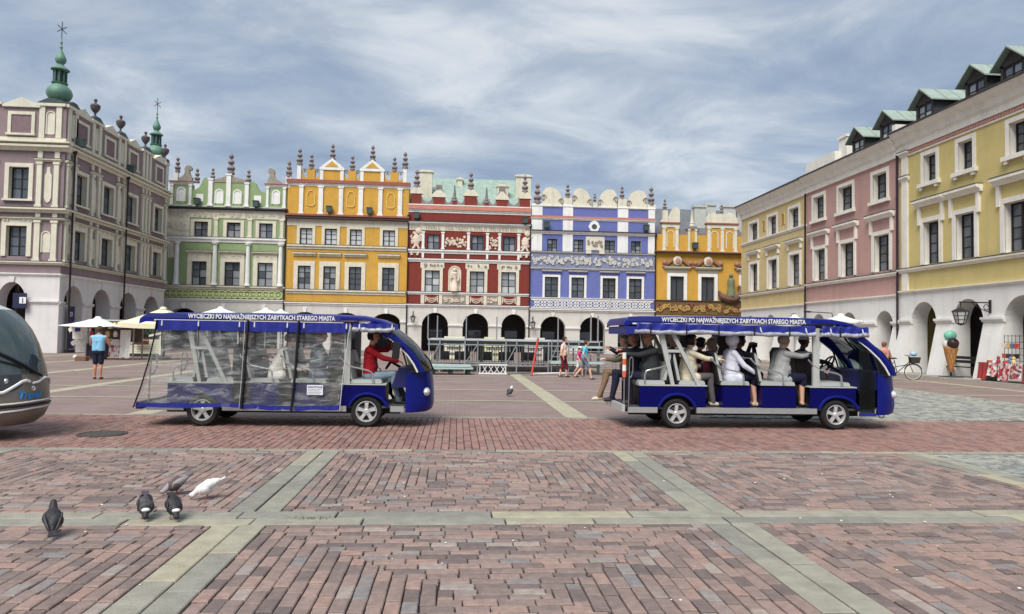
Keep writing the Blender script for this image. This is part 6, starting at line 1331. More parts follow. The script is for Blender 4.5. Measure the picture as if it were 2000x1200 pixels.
bag = tag(MB().prism([(-.16,0),(.16,0),(.17,.2),(.10,.30),(-.10,.30),(-.17,.2)], -.07, .07).build('handbag', M('maroon leather', lin(84,26,36), .45, .15, 12, .2), None, (FX+xm2(1.94), BY-.30, .98)), 'maroon leather handbag on the lap beside the woman in beige', 'bag')
MB().tube([(-.1,0,.29),(-.07,0,.42),(.07,0,.42),(.1,0,.29)], .012, 6).build('handle', MATS['maroon leather'], bag, smooth=True)
person('passenger in pale cap and cardigan behind the woman in beige', at2(1.42, .34), 0, 'sit', .98, SEAT, FLO, .0, cKhaki, cGreyT, mShD, SK, hair='grey', style='cap', hood=cloth('cream cap', 214,206,180), arms=[(.35,-.1,1.15),(.4,.15,1.12)], turn=math.pi*.9, face=False)
person('dark haired passenger in maroon jacket on the far bench of the open bus', at2(1.86, .18), 0, 'sit', .90, SEAT, FLO, .05, cMar, cNavy, mShD, SK, hair='dark', style='bob', arms=[(.35,-.12,1.12),(.35,.12,1.12)])
person('passenger in sand coloured head scarf on the far bench of the open bus', at2(2.14, .40), 0, 'sit', .90, SEAT, FLO, .05, cCream, cNavy, mShD, SK, style='scarf', hood=cloth('sand scarf', 186,164,136), arms=[(.35,-.12,1.12),(.35,.12,1.12)])
r, hp, nk, pl_ = person('woman in white hoodie with the hood up on the open bus', at2(2.26, -.36), 0, 'sit', 1.0, SEAT, FLO, .05, cWhite, cNavyS, mShB, SK, style='hood', legs='knee', arms=[(.40,-.22,1.02),(.66,.08,1.24)], belly=.16, coat=True, feet=[.02,.07], hair='dark'); glasses(r, hp)
MB().tube([nk+Vector((-.08,.10,-.05)), nk+Vector((.06,-.06,-.1)), nk+Vector((.14,-.14,-.25)), nk+Vector((.15,-.18,-.38))], .011, 6, flat=.6).build('bag_strap', mBlk, r, smooth=True)
MB().tube([hp(.10,-.05,.05), hp(.115,-.055,-.03), hp(.10,-.05,-.12), hp(.09,-.05,-.22)], [.016,.02,.02,.01], 6).build('hair_strand', mHairs['dark'], r, smooth=True)
r, hp, nk, pl_ = person('passenger in dark navy photographing with a phone on the open bus', at2(2.66, .34), 0, 'sit', .99, SEAT, FLO, .04, cNavy, cNavy, mShD, SKT, hair='black', style='bob', arms=[(.30,-.08,1.50),(.30,.10,1.50)])
tag(MB().box(-.012, .012, -.08, .08, -.045, .045).build('mobile_phone', M('dark red phone', lin(70,28,30), .3, 0, bump=0), None, (FX+xm2(2.66)+.37, BY+.35, 1.53)), 'mobile phone held up by the passenger in navy', 'phone')
person('grey haired woman in grey cardigan and dark skirt on the open bus', at2(3.14, -.36), 0, 'sit', 1.02, SEAT, FLO, .14, cGrey, cNavyS, mShD, SK, hair='grey', style='short', legs='knee', skirt=True, arms=[(.62,-.16,1.38),(.66,.08,1.40)], belly=.30, coat=True, feet=[-.02,.06], turn=.1)
person('driver in dark shirt behind the wheel of the open bus', at2(3.90, .34), 0, 'sit', 1.0, SEAT, FLO, .0, cNavy, cGShort, mShD, SKD, hair='black', style='cap', hood=cloth('white cap', 220,220,216), legs='shorts', arms=[(.48,-.12,1.2),(.48,.12,1.2)])
bp = tag(MB().prism([(-.15,0),(.15,0),(.16,.24),(.08,.32),(-.1,.32),(-.16,.22)], -.14, .14).build('rucksack', M('black rucksack', lin(30,30,34), .8, .2, 9, .3), None, (FX+xm2(3.38), BY+.1, 1.17)), 'black rucksack on the seat top beside the grey haired woman', 'bag'); MB().ball((0,-.14,.15), .09, 8, (1,.4,.8)).build('pocket', MATS['black rucksack'], bp, smooth=True)
# --- passengers behind the plastic of the curtained bus
def at1(x, y): return (XR1+x, YB+y, 0)
SE1, FL1 = .885*.985, .372
r, hp, nk, pl_ = person('driver in crimson sweater and jeans at the wheel of the curtained bus', at1(3.86, -.30), 0, 'sit', 1.0, SE1, FL1, .02, cRedS, cJean, mShD, SKT, hair='black', style='short', arms=[(.50,-.10,1.14),(.42,.22,1.52)], feet=[.10,.2], turn=-.35)
person('man in dark jumper seen through the rear plastic of the curtained bus', at1(1.60, -.28), 0, 'sit', 1.0, SE1, FL1, .0, cCharc, cNavy, mShD, SK, hair='grey', style='cap', hood=cCharc, arms=[(.36,-.12,1.15),(.42,.1,1.18)], coat=True, belly=.1)
person('passenger in off white jacket bending forward behind the plastic', at1(2.22, -.34), 0, 'sit', .95, SE1, FL1, .38, cWhiteP, cDkGrn, mShD, SK, hair='dark', style='short', arms=[(.46,-.2,.98),(.5,.1,1.0)], belly=.05, coat=True, nod=.4)
person('dark clothed passenger beside the one in off white jacket', at1(2.32, .20), 0, 'sit', 1.0, SE1, FL1, .05, cDkGrn, cNavy, mShD, SK, hair='dark', style='short', arms=[(.36,-.12,1.1),(.36,.1,1.1)])
person('man in slate blue jacket behind the front plastic panel', at1(2.92, -.26), 0, 'sit', 1.02, SE1, FL1, .03, cBlueG, cDkGrn, mShD, SKT, hair='red', style='short', arms=[(.36,-.12,1.08),(.40,.12,1.1)], coat=True, belly=.12)
person('white haired passenger in tan trousers behind the driver in crimson', at1(3.16, .16), 0, 'sit', 1.0, SE1, FL1, .03, cDkGrn, cTan, mShD, SK, hair='white', style='short', arms=[(.36,-.12,1.08),(.36,.12,1.08)], coat=True)
# --- people on foot
def face_dir(dx, dy): return math.atan2(dy, dx)
g = gnd(190, 741); person('man in sky blue sleeveless shirt and dark shorts seen from behind', (g.x, g.y, 0), R_(92), 'stand', 1.0, None, .0, .0, cSky, cloth('dark blue shorts', 36,40,58), M('flip flops', lin(86,52,46), .7), SKT, hair='brown', style='short', sleeve='none', legs='shorts', arms=[(.26,-.18,1.25),(.24,.16,1.28)], shoulders=1.15, voxel=.013, face=False)
g = gnd(1100, 737); person('woman in pale pink top and maroon trousers walking past the stage', (g.x, g.y, 0), R_(-20), 'stand', .94, None, .0, .02, cPinkT, cMar, mShD, SK, hair='dark', style='short', sleeve='short', legs='knee', arms=[(.05,-.26,.80),(.15,.24,.85)], belly=.12, stride=.25, voxel=.013)
g = gnd(1141, 741); person('boy in aqua shirt and grey shorts walking past the stage', (g.x, g.y, 0), R_(-15), 'stand', .88, None, .0, .08, cAqua, cGShort, mShD, SK, hair='brown', style='short', sleeve='short', legs='shorts', arms=[(.1,-.2,.80),(.22,.2,.95)], stride=-.75, voxel=.012)
g = gnd(1134, 737); person('child in rose shirt half hidden behind the boy in aqua', (g.x, g.y+.5, 0), R_(-15), 'stand', .72, None, .0, .05, cRose, cWhiteP, mShD, SK, hair='brown', style='cap', hood=cWhiteP, sleeve='short', legs='shorts', stride=.5, voxel=.012)
g = gnd(1728, 746); person('woman in pink patterned top and navy skirt beside the bicycle', (g.x, g.y, 0), R_(100), 'stand', .95, None, .0, .0, M('pink patterned cloth', lin(196,140,130), .85, .4, 14, .4, bscale=9), cNavyS, mShB, SKT, hair='red', style='bun', sleeve='none', legs='shorts', arms=[(.2,-.2,1.0),(.2,.2,1.05)], skirt=True, stride=.15, voxel=.013, face=False)
g = onX(1372, 690, 14.5); person('man in grey shirt walking in front of the far arcade', (14.6, 40, 0), R_(80), 'stand', 1.02, None, .0, .0, cloth('mid grey shirt', 120,124,128), cNavy, mShD, SK, hair='dark', style='short', voxel=.016, stride=.3, face=False)
# ================================================== stage scaffolding
mGalv = M('galvanised tube', lin(158,162,164), .45, .1, 8, 0, metal=.5); mDeck = M('grey stage deck', lin(176,180,180), .6, .1, 3, .1); mMint = M('pale mint platform', lin(168,188,184), .6, .08, 3, .1); mSkirt = M('black deck edge', lin(40,40,42), .7)
SY = 31.
def sx_(px): return onY(px, 690, SY).x
sg_ = thing('stage_scaffold', 'low open stage scaffold of galvanised tubes with grey deck', 'stage', (sx_(835), SY, 0)); X0 = sx_(835); XE = sx_(1172)-X0; DZ = 1.42; DEP = 5.5
MB().box(0, XE, 0, DEP, DZ-.06, DZ).build('deck', mDeck, sg_); MB().box(0, XE, .02, .1, DZ-.2, DZ-.062).build('deck_edge', mSkirt, sg_); MB().tube([(0,-.05,DZ-.24),(XE,-.05,DZ-.24)], .03, 6).build('ledger_tube', mGalv, sg_)
posts = [sx_(p)-X0 for p in (838, 859, 908, 933, 988, 1009, 1071, 1089, 1130, 1170)]
for u in posts: MB().tube([(u,-.05,.0),(u,-.05,DZ-.02)], .033, 8).build('post', mGalv, sg_); MB().box(u-.09, u+.09, -.14, .04, 0, .02).build('base_plate', mGalv, sg_)
for k in range(7): u = XE*(k+.3)/7; MB().tube([(u,DEP-.2,.0),(u,DEP-.2,DZ-.07)], .033, 6).build('post', mGalv, sg_); MB().tube([(u,2.6,.0),(u,2.6,DZ-.07)], .033, 6).build('post', mGalv, sg_)
for z_ in (.42, .30): MB().tube([(0,-.06,z_),(XE,-.06,z_)], .03, 6).build('ledger_tube', mGalv, sg_)
for a, b in ((0,1),(2,3),(4,5),(6,7)): MB().tube([(posts[a],-.1,.35),(posts[b],-.1,DZ-.2)], .022, 6).build('brace', mGalv, sg_)
for u in (sx_(830)-X0+.1, sx_(853)-X0, sx_(910)-X0, sx_(970)-X0, sx_(1091)-X0): MB().tube([(u,.25,DZ),(u,.25,DZ+1.0)], .028, 6).build('standing_pole', mGalv, sg_)
for u in (sx_(1156)-X0, sx_(1170)-X0): MB().tube([(u,.3,0),(u,.3,2.55)], .035, 6).build('standing_pole', mGalv, sg_)
st2 = thing('stage_steps', 'pale mint stage landing and rail frame at the end of the scaffold', 'platform', (sx_(1071), SY-.9, 0)); L2 = sx_(1172)-sx_(1071)
MB().box(0, L2, 0, .8, .45, .55).build('landing', mMint, st2); MB().box(.9, L2, .1, .8, 1.12, 1.20).build('landing', mMint, st2)
for u in (0.03, L2*.33, L2*.66, L2-.03):
    MB().tube([(u,.05,0),(u,.05,1.45)], .025, 6).build('rail_post', mGalv, st2)
for z_ in (.75, .98, 1.42): MB().tube([(0,.05,z_),(L2,.05,z_)], .02, 6).build('rail', mGalv, st2)
def barrier(px, Y, lab, w=2.2, g='crowd barriers by the stage'):
    p = onY(px, 690, Y); r = thing('crowd_barrier', lab, 'barrier', (p.x, Y, 0), 0, g)
    MB().tube([(0,0,.12),(0,0,1.0),(.08,0,1.08),(w-.08,0,1.08),(w,0,1.0),(w,0,.12)], .022, 6).build('frame', mGalv, r, smooth=True); MB().tube([(0,0,.2),(w,0,.2)], .018, 6).build('rail', mGalv, r)
    for k in range(1, 14): MB().tube([(w*k/14,0,.2),(w*k/14,0,1.07)], .010, 4).build('bar', mGalv, r)
    for u in (.2, w-.2): MB().box(u-.03, u+.03, -.25, .25, 0, .04).build('foot', mGalv, r)
for k, px in enumerate((915, 962, 1009, 1050)): barrier(px, 38.2, 'galvanised crowd barrier standing behind the stage scaffold')
for k, px in enumerate((1178, 1255)): barrier(px, 37.+k, 'galvanised crowd barrier beyond the tail of the open bus', 2.4, 'crowd barriers beyond the open bus')
for k, px in enumerate((842, 882, 925, 968, 1012, 1056)):
    p = onY(px, 690, 37.2); r = thing('iron_cafe_fence', 'black wrought iron cafe fence panel standing behind the stage scaffold', 'fence', (p.x, 37.2, 0), 0, 'black fence panels behind the stage')
    for z_ in (.12, .95): MB().box(0, 1.1, -.02, .02, z_, z_+.04).build('rail', mBlk, r)
    for q in range(9): MB().box(.02+.13*q, .045+.13*q, -.012, .012, .0 if q in (0, 8) else .16, .95 if q else 1.15).build('bar', mBlk, r)
    MB().tube([(.1+.9*q/10, 0, 1.0+.22*math.sin(math.pi*q/10)) for q in range(11)], .018, 5).build('arch_rail', mBlk, r); MB().box(.15, .95, -.01, .01, .3, .75).build('panel', mSkirt, r)
mRP = M('red white pole paint', lin(176,60,50), .6, .1, 6, 0)
a, b = gnd(1038, 734), onY(1051, 661, SY-1.2); ob = tag(MB().tube([(a.x, a.y, 0), (b.x, b.y, b.z)], .045, 8).build('surveying_pole', mRP), 'red painted pole leaning against the stage scaffold', 'pole')
def panel_pile(px, py, lab, w, n, mat):
    p = gnd(px, py); r = thing('panel_pile', lab, 'panels', (p.x, p.y, 0), R_(4))
    for k in range(n): MB().box(-w/2+.06*k, w/2-.08*k, -.5+.05*k, .5, .22+.09*k, .29+.09*k).build('deck_panel', mat, r)
    for u in (-w*.4, 0, w*.4): MB().box(u-.07, u+.07, -.45, .45, 0, .215).build('pallet_block', mSkirt, r)
panel_pile(880, 731, 'low pile of mint deck panels on a black pallet before the stage', 1.75, 2, mMint)
panel_pile(845, 725, 'flat mint panel lying under the stage edge', 1.4, 1, mMint)
p = gnd(961, 732); r = thing('truss_trestle', 'short white lattice truss standing on the bricks before the stage', 'truss', (p.x-.5, p.y, 0))
for z_ in (.04, .40): MB().box(-.05, 1.12, -.04, .04, z_-.025, z_+.025).build('chord', mPipWh, r)
for k in range(4): MB().tube([(.1+.25*k,0,.06),(.3+.25*k,0,.38)], .016, 5).build('lattice_bar', mPipWh, r); MB().tube([(.3+.25*k,0,.06),(.1+.25*k,0,.38)], .016, 5).build('lattice_bar', mPipWh, r)
for u in (0, 1.06): MB().tube([(u,0,.05),(u,0,.39)], .02, 5).build('lattice_bar', mPipWh, r)
a, b = gnd(1042, 733), gnd(1128, 731); tag(MB().tube([(a.x, a.y, .05), (b.x, b.y, .05)], .045, 8).build('long_tube', mPipWh), 'long white tube lying on the ground before the stage', 'tube')
tag(MB().tube([(gnd(985, 732).x, gnd(985, 732).y, .03), (gnd(1035, 730).x, gnd(1035, 730).y, .03)], .04, 6).build('long_tube', mGalv), 'grey tube lying beside the white lattice truss', 'tube')
# boards standing behind the stage
for px, col, lab in ((887, (226,224,200), 'cream poster board standing under the stage by the red house'), (965, (222,222,180), 'yellowish poster board standing under the middle of the stage'), (1044, (224,222,214), 'white poster board standing beside the red pole')):
    p = onY(px, 690, 39.); r = thing('poster_board', lab, 'board', (p.x, 39., 0)); o = MB().box(-.55, .55, 0, .05, .3, 1.5).build('board', M('board '+str(px), lin(*col), .7, .08, 6), r); 
    for k in range(3): MB().box(-.4, .4, -.012, -.002, .5+.3*k, .63+.3*k).build('print_line', M('board print', lin(120,116,112), .7, .4, 30), o)
    for s in (-1, 1): MB().tube([(s*.5,.02,0),(s*.5,.02,.3)], .02, 5).build('leg', mGalv, r)

# ================================================== umbrellas and stalls on the left
def umbrella(label, x, y, r, ze, zt, mat, rz=0., grp=None, n=4, val=.22, sub=None):
    root = thing('market_umbrella', label, 'umbrella', (x, y, 0), rz, grp)
    mb = MB(); vs = [(0,0,zt)]; m = 8; N = n*m
    ring = []
    for k in range(n):
        a0, a1 = 2*math.pi*k/n+math.pi/n, 2*math.pi*(k+1)/n+math.pi/n
        for q in range(m):
            f = q/m; p0 = Vector((math.cos(a0), math.sin(a0))); p1 = Vector((math.cos(a1), math.sin(a1))); ring.append((p0*(1-f)+p1*f, math.sin(math.pi*f)))
    vs = []
    for j, (f, dz) in enumerate(((.1, 0), (.4, .03), (.7, .04), (1, 0), (1.0, -val))):
        for p, sg in ring: vs.append((p.x*r*f, p.y*r*f, zt+(ze-zt)*min(1, f)-.05*sg*f*(1 if j < 4 else 1)-dz+(dz if j == 4 else 0)+(-val if j == 4 else 0)))
    fs = [(j*N+k, j*N+(k+1) % N, (j+1)*N+(k+1) % N, (j+1)*N+k) for j in range(4) for k in range(N)]+[tuple(range(N))]
    can = mb.add(vs, fs).build('canopy', mat, root, smooth=40, fix=False); MB().lathe([(.1,zt-.06),(.2,zt-.05),(.12,zt+.06),(0,zt+.08)], 10).build('crown_cap', mat, can)
    MB().tube([(0,0,0),(0,0,zt)], .04, 8).build('pole', mPost, root, smooth=True); MB().box(-.35,.35,-.35,.35,0,.10).build('base', mFloor, root)
    for k in range(n): a = 2*math.pi*k/n+math.pi/n; MB().tube([(0,0,zt-.1),(r*.97*math.cos(a), r*.97*math.sin(a), ze-.03)], .016, 5).build('rib', mPost, root)
    return root
mUW = M('white canvas', lin(226,228,226), .8, .04, 3, .1); mUC = M('cream canvas', lin(226,220,188), .8, .05, 3, .1)
pU = onY(191, 640, 39.); zU = onY(191, 621, 39.).z; umbrella('white market umbrella over the souvenir stall', pU.x, 39., 1.85, zU-.42, zU, mUW, R_(45)*0, n=4, val=.03)
pC = onY(318, 635, 40.); zC = onY(318, 602, 40.).z; umbrella('large cream umbrella over the slatted kiosk', pC.x, 40., 2.3, onY(236, 630, 38.4).z, zC, mUC, 0, n=4, val=.25)
for k, (px, py) in enumerate(((431, 601), (517, 603), (545, 606))): p = onY(px, py, 50.); umbrella('white cafe umbrella whose tip shows above the curtained bus', p.x, 50.+k*.3, 1.9, p.z-.55, p.z, mUW, 0, 'umbrella tips above the curtained bus', 8, .1)
for k, (px, py) in enumerate(((1552, 617), (1606, 617))): p = onY(px, py, 40.); umbrella('white umbrella whose tip shows above the open bus', p.x, 40.-k*2, 1.15, p.z-.33, p.z, mUW, 0, 'umbrella tips above the open bus', 8, .1)
# souvenir stall
sp = gnd(205, 702); stl = thing('souvenir_stall', 'souvenir stall crowded with shirts and trinkets under the white umbrella', 'stall', (sp.x-.9, sp.y, 0))
W_ = 2.3; 
for x in (0, W_):
    for y in (0, 1.1): MB().box(x-.03, x+.03, y-.03, y+.03, 0, 2.05).build('frame_post', mPost, stl)
MB().box(-.05, W_+.05, -.05, 1.15, 2.0, 2.08).build('top_rail', mPost, stl); MB().box(0, W_, 1.08, 1.1, .9, 2.0).build('back_panel', M('stall back', lin(120,104,96), .8, .3, 6), stl)
tb = MB().box(0, W_, -.1, .9, .78, .82).build('table', mPost, stl)
def pattern_mat(name, base, cols, scale=9.):
    m = bpy.data.materials.new(name); m.use_nodes = True; nt = m.node_tree; b = nt.nodes['Principled BSDF']; b.inputs['Roughness'].default_value = .85; N = nt.nodes.new; L = nt.links.new
    g = N('ShaderNodeNewGeometry'); v = N('ShaderNodeTexVoronoi'); v.inputs['Scale'].default_value = scale; L(g.outputs['Position'], v.inputs['Vector']); cr = N('ShaderNodeValToRGB'); cr.color_ramp.interpolation = 'CONSTANT'; e = cr.color_ramp.elements
    sp_ = N('ShaderNodeSeparateColor'); L(v.outputs['Color'], sp_.inputs[0]); al = [base]+cols
    while len(e) < len(al): e.new(.5)
    for i, (q, c) in enumerate(zip(e, al)): q.position = i/len(al); q.color = (*lin(*c), 1)
    L(sp_.outputs[0], cr.inputs[0]); L(cr.outputs[0], b.inputs['Base Color']); MATS[name] = m; return m
mPat = pattern_mat('floral print cloth', (214,206,200), [(180,60,60), (206,180,176), (120,96,100), (222,214,206), (190,120,120)], 7.)
def drape(name, x0, x1, z0, z1, y, mat, par, n=24, amp=.05, seed=0):
    vs = []; mb = MB()
    for j in range(6):
        f = j/5
        for k in range(n+1): u = k/n; vs.append((x0+(x1-x0)*u, y-f*amp*(1+math.sin(k*1.3+seed))-.02*f, z1+(z0-z1)*f+(.03*math.sin(k*.8+seed) if j == 5 else 0)))
    return mb.add(vs, [(j*(n+1)+i, j*(n+1)+i+1, (j+1)*(n+1)+i+1, (j+1)*(n+1)+i) for j in range(5) for i in range(n)]).build(name, mat, par, smooth=70, fix=False)
drape('table_cloth', 0, 1.15, .12, .82, -.12, M('dark stall cloth', lin(58,50,60), .9, .3, 8), stl); drape('print_cloth', 1.18, 1.8, .15, 1.05, -.16, mPat, stl, seed=2); drape('white_apron', 1.72, 2.26, .1, 1.55, -.2, cWhiteP, stl, n=12, seed=4)
def tshirt(label, loc, rz, mat, grp=None, pr=None):
    P = [(-.26,0),(.26,0),(.27,.42),(.42,.34),(.5,.5),(.28,.72),(.12,.76),(0,.72),(-.12,.76),(-.28,.72),(-.5,.5),(-.42,.34),(-.27,.42)]
    o = tag(MB().prism([(a, b) for a, b in P], -.02, .03).build('t_shirt', mat, None, loc, rz=rz), label, 'shirt', grp)
    if pr: MB().box(-.15, .12, -.028, -.021, .38, .58).build('chest_print', pr, o)
    return o
q = onY(150, 640, sp.y-.2); tshirt('white t-shirt with blue chest print hanging at the stall corner', (q.x+.1, sp.y-.25, onY(150, 662, sp.y).z), 0, cWhiteP, pr=M('blue chest print', lin(50,56,130), .7, .3, 30, 0)); tshirt('plain white t-shirt hanging low on the stall side', (sp.x-1.15, sp.y-.1, .35), R_(35), cWhiteP)
rg = random.Random(12); mPal = [M('trinket '+str(i), lin(*c), .6, .15, 8, .1) for i, c in enumerate([(180,90,50), (200,60,60), (222,214,204), (60,60,90), (150,40,60), (214,180,120), (110,90,80), (230,226,220), (90,120,150), (40,38,40)])]
CW = ['rust coloured', 'red', 'cream', 'navy', 'crimson', 'tan', 'brown', 'white', 'blue grey', 'black']
def trinket(x, y, z, lab, cat, kind, mat, grp, rz=0.):
    lab = lab.replace('COL', CW[mPal.index(mat)]+(' turned doll', ' cloth pouch', ' gift box')[kind])
    if kind == 0: mb = MB().lathe([(0,0),(.07,0),(.09,.05),(.06,.14),(.04,.16),(.07,.2),(.05,.26),(0,.28)], 8)      # turned doll
    elif kind == 1: mb = MB().prism([(-.1,0),(.1,0),(.1,.22),(.03,.3),(-.03,.3),(-.1,.22)], -.04, .04)               # hanging pouch
    else: mb = MB().box(-.12, .12, -.09, .09, 0, .05).box(-.1, .11, -.07, .08, .051, .09)                              # small boxes
    return tag(mb.build(('wooden_doll', 'cloth_pouch', 'gift_box')[kind], mat, None, (x, y, z), smooth=(kind == 0), rz=rz), lab, cat, grp)
for k in range(9): trinket(sp.x-.9+.2+.23*k, sp.y+.1+.25*(k % 2), .825, 'COL standing on the table of the umbrella stall', 'souvenir', (0, 2)[k % 2], rg.choice(mPal), 'souvenirs on the umbrella stall')
for k in range(9): trinket(sp.x-.9+.2+.23*k, sp.y-.03, 1.60+.05*(k % 2), 'COL hanging from the top rail of the umbrella stall', 'pouch', 1, mPal[(k*3) % 10], 'pouches hung on the umbrella stall')
for k in range(5): trinket(sp.x-.9+.2+.4*k, sp.y-.02, 1.18, 'COL pinned along the umbrella stall front', 'pouch', 1, mPal[(k*7+1) % 10], 'pouches pinned on the stall front')
tag(MB().box(-.25,.25,-.18,.18,0,.02).box(-.25,-.23,-.18,.18,.02,.2).box(.23,.25,-.18,.18,.02,.2).box(-.23,.23,-.18,-.16,.02,.2).box(-.23,.23,.16,.18,.02,.2).build('crate', M('brown crate wood', lin(120,86,66), .8, .2, 9), None, (gnd(160, 705).x, gnd(160, 705).y, 0)), 'small brown wooden crate on the ground beside the stall', 'crate')
tag(MB().ball((0,0,.12), .12, 12, (1,1,.95)).build('white_ball', M('white plastic', lin(226,224,220), .4), None, (gnd(147, 702).x, gnd(147, 702).y, 0), smooth=True), 'white ball lying beside the brown crate', 'ball')
# kiosk with slats and a flower box
kp = gnd(277, 697); ks = thing('slatted_kiosk', 'white slatted kiosk counter with red flower box under the cream umbrella', 'kiosk', (kp.x, kp.y+.1, 0)); mSl = M('ivory slat paint', lin(214,212,190), .7, .06, 6)
for k in range(8): MB().box(-.95, .95, -.02, .03, .18+.105*k, .18+.105*k+.09).build('slat', mSl, ks)
for x in (-.98, .98): MB().box(x-.05, x+.05, -.04, .06, .1, 1.35).build('post', mSl, ks)
MB().box(-1.0, 1.0, .035, .1, .1, 1.05).build('back_board', M('kiosk shade board', lin(96,94,84), .8), ks); MB().box(-1.05, 1.05, -.1, .5, 0, .1).build('plinth', mSkirt, ks)
for s in (-1, 1): MB().add([(s*.35,-.1,1.28),(s*1.05,-.1,1.45),(s*1.05,-.1,1.33),(s*.35,-.1,1.16),(s*.35,.4,1.28),(s*1.05,.4,1.45),(s*1.05,.4,1.33),(s*.35,.4,1.16)], [(0,1,2,3),(4,7,6,5),(0,4,5,1),(1,5,6,2),(2,6,7,3),(3,7,4,0)]).build('awning_flap', mSl, ks)
fb = thing('flower_box', 'dark red flower box hanging on the slatted kiosk', 'flowers', (kp.x, kp.y-.1, .72)); MB().box(-.42, .42, -.2, -.02, 0, .2).build('box', M('red box wood', lin(96,30,34), .8, .2, 8), fb)
mb = MB(); rg = random.Random(3)
for k in range(260):
    c = Vector((rg.uniform(-.45, .45), rg.uniform(-.26, .02), .18+rg.random()**.7*.22)); a = Vector((rg.uniform(-1, 1), rg.uniform(-1, 1), rg.uniform(-1, 1))).normalized()*.035; b = a.cross(Vector((rg.random(), rg.random(), rg.random()))).normalized()*.03
    mb.add([c-a, c+b, c+a, c-b], [(0,1,2,3)], rg.choice([0, 0, 1]))
stuff(mb.build('blossoms', [M('red blossom', lin(140,36,44), .7, .2, 20, 0), M('dark leaf', lin(50,66,40), .7, .2, 20, 0)], fb, fix=False))
# dark seating and plants under the cream umbrella
for k, px in enumerate((268, 285, 303)):
    p = onY(px, 680, 44.); r = thing('planter_shrub', 'leafy potted shrub behind the slatted kiosk', 'plant', (p.x, 44.+.4*k, 0), 0, 'potted shrubs behind the kiosk'); MB().lathe([(0,0),(.22,0),(.3,.5),(.27,.5),(0,.45)], 12).build('pot', mSkirt, r)
    mb = MB(); rg = random.Random(k)
    for q in range(420):
        c = Vector((rg.gauss(0, .24), rg.gauss(0, .24), .55+abs(rg.gauss(.55, .4)))); a = Vector((rg.uniform(-1, 1), rg.uniform(-1, 1), rg.uniform(-1, 1))).normalized()*.07; b = a.cross(Vector((rg.random(), rg.random(), rg.random()))).normalized()*.035
        mb.add([c-a, c+b, c+a, c-b], [(0,1,2,3)])
    stuff(mb.build('foliage', M('shrub leaf', lin(58,78,48), .7, .3, 6, 0), r, fix=False))

# ================================================== right side: ice cream cone, bench, bicycle, souvenir table
FZ = .09
ip = onX(1857, 700, 21.95); zz_ = lambda y: onX(1857, y, 21.95).z
ic = thing('ice_cream_cone_sign', 'giant ice cream cone advert with mint, white and chocolate scoops', 'advert', (21.95, ip.y, FZ)); zc0, zc1 = zz_(727)-FZ, zz_(682)-FZ; rC = .29
mW = bpy.data.materials.new('waffle'); mW.use_nodes = True; nt = mW.node_tree; bs = nt.nodes['Principled BSDF']; bs.inputs['Roughness'].default_value = .6; bs.inputs['Base Color'].default_value = (*lin(196,146,90), 1)
MB().lathe([(0,zc0),(.05,zc0),(rC*.94,zc1),(rC,zc1+.03),(rC,zc1+.12),(0,zc1+.12)], 20).build('waffle_cone', mW, ic, smooth=True)
mb = MB(); N_ = 9
for sg in (-1, 1):
    for k in range(N_):
        pts = []
        for q in range(12): f = q/11; r_ = .055+(rC*.94-.05)*f; a = 2*math.pi*k/N_+sg*f*1.5; pts.append((r_*math.cos(a), r_*math.sin(a), zc0+(zc1-zc0)*f))
        mb.tube(pts, .012, 4)
mb.build('waffle_ribs', M('waffle rib', lin(168,112,62), .6), ic)
rs = .25; MB().ball((0,.15,zc1+.22), rs, 18).build('white_scoop', M('white gloss', lin(226,224,222), .35), ic, smooth=True); MB().ball((-.03,-.19,zc1+.25), rs*.95, 18).build('chocolate_scoop', M('chocolate gloss', lin(58,38,36), .35), ic, smooth=True); MB().ball((0,.03,zc1+.60), rs*1.02, 18, (1,1,.92)).build('mint_scoop', M('mint gloss', lin(128,200,172), .35), ic, smooth=True)
MB().tube([(0,0,0),(0,0,zc0+.2)], .04, 8).build('stand', mBlk, ic); MB().box(-.35,.35,-.35,.35,0,.05).build('base_plate', mFloor, ic)
# bench in the arch
bx_ = onX(1868, 715, 22.75); be = thing('bench', 'black slatted bench under the arch behind the ice cream cone', 'bench', (22.75, bx_.y-.25, FZ), R_(-90)); 
for z_, y in ((.43,-.05),(.43,.08),(.43,.21)): MB().box(-1.05, 1.05, y-.05, y+.05, z_, z_+.04).build('seat_slat', mBlk, be)
for z_ in (.62, .8): MB().box(-1.05, 1.05, .30, .33, z_, z_+.13).build('back_slat', mBlk, be)
for s in (-.9, .9): MB().box(s-.04, s+.04, -.1, .3, 0, .43).build('leg', mBlk, be); MB().box(s-.03, s+.03, .331, .37, .0, .95).build('back_post', mBlk, be)
# bicycle
bp_ = gnd(1757, 742); bk = thing('bicycle', 'black city bicycle with white rimmed wheels and basket parked by the footway', 'bicycle', (bp_.x, bp_.y, 0), R_(-14)); RW = .34
for x, nm in ((-.52, 0), (.54, 1)):
    w = MB().tube([(x+RW*math.cos(q*math.pi/16), 0, RW+RW*math.sin(q*math.pi/16)) for q in range(33)], .018, 6).build('wheel', mTyre, bk, smooth=True); MB().tube([(x+(RW-.03)*math.cos(q*math.pi/16), 0, RW+(RW-.03)*math.sin(q*math.pi/16)) for q in range(33)], .010, 5).build('rim', mPipWh, w, smooth=True)
    mb = MB(); 
    for q in range(14): mb.tube([(x, 0, RW), (x+(RW-.03)*math.cos(q*math.pi/7), 0, RW+(RW-.03)*math.sin(q*math.pi/7))], .003, 3)
    stuff(mb.build('spokes', mChr, w)); MB().tube([(x+(RW+.03)*math.cos(a), 0, RW+(RW+.03)*math.sin(a)) for a in [R_(20+14*k) for k in range(11)]], .02, 6, flat=.5).build('mudguard', mBlk, bk)
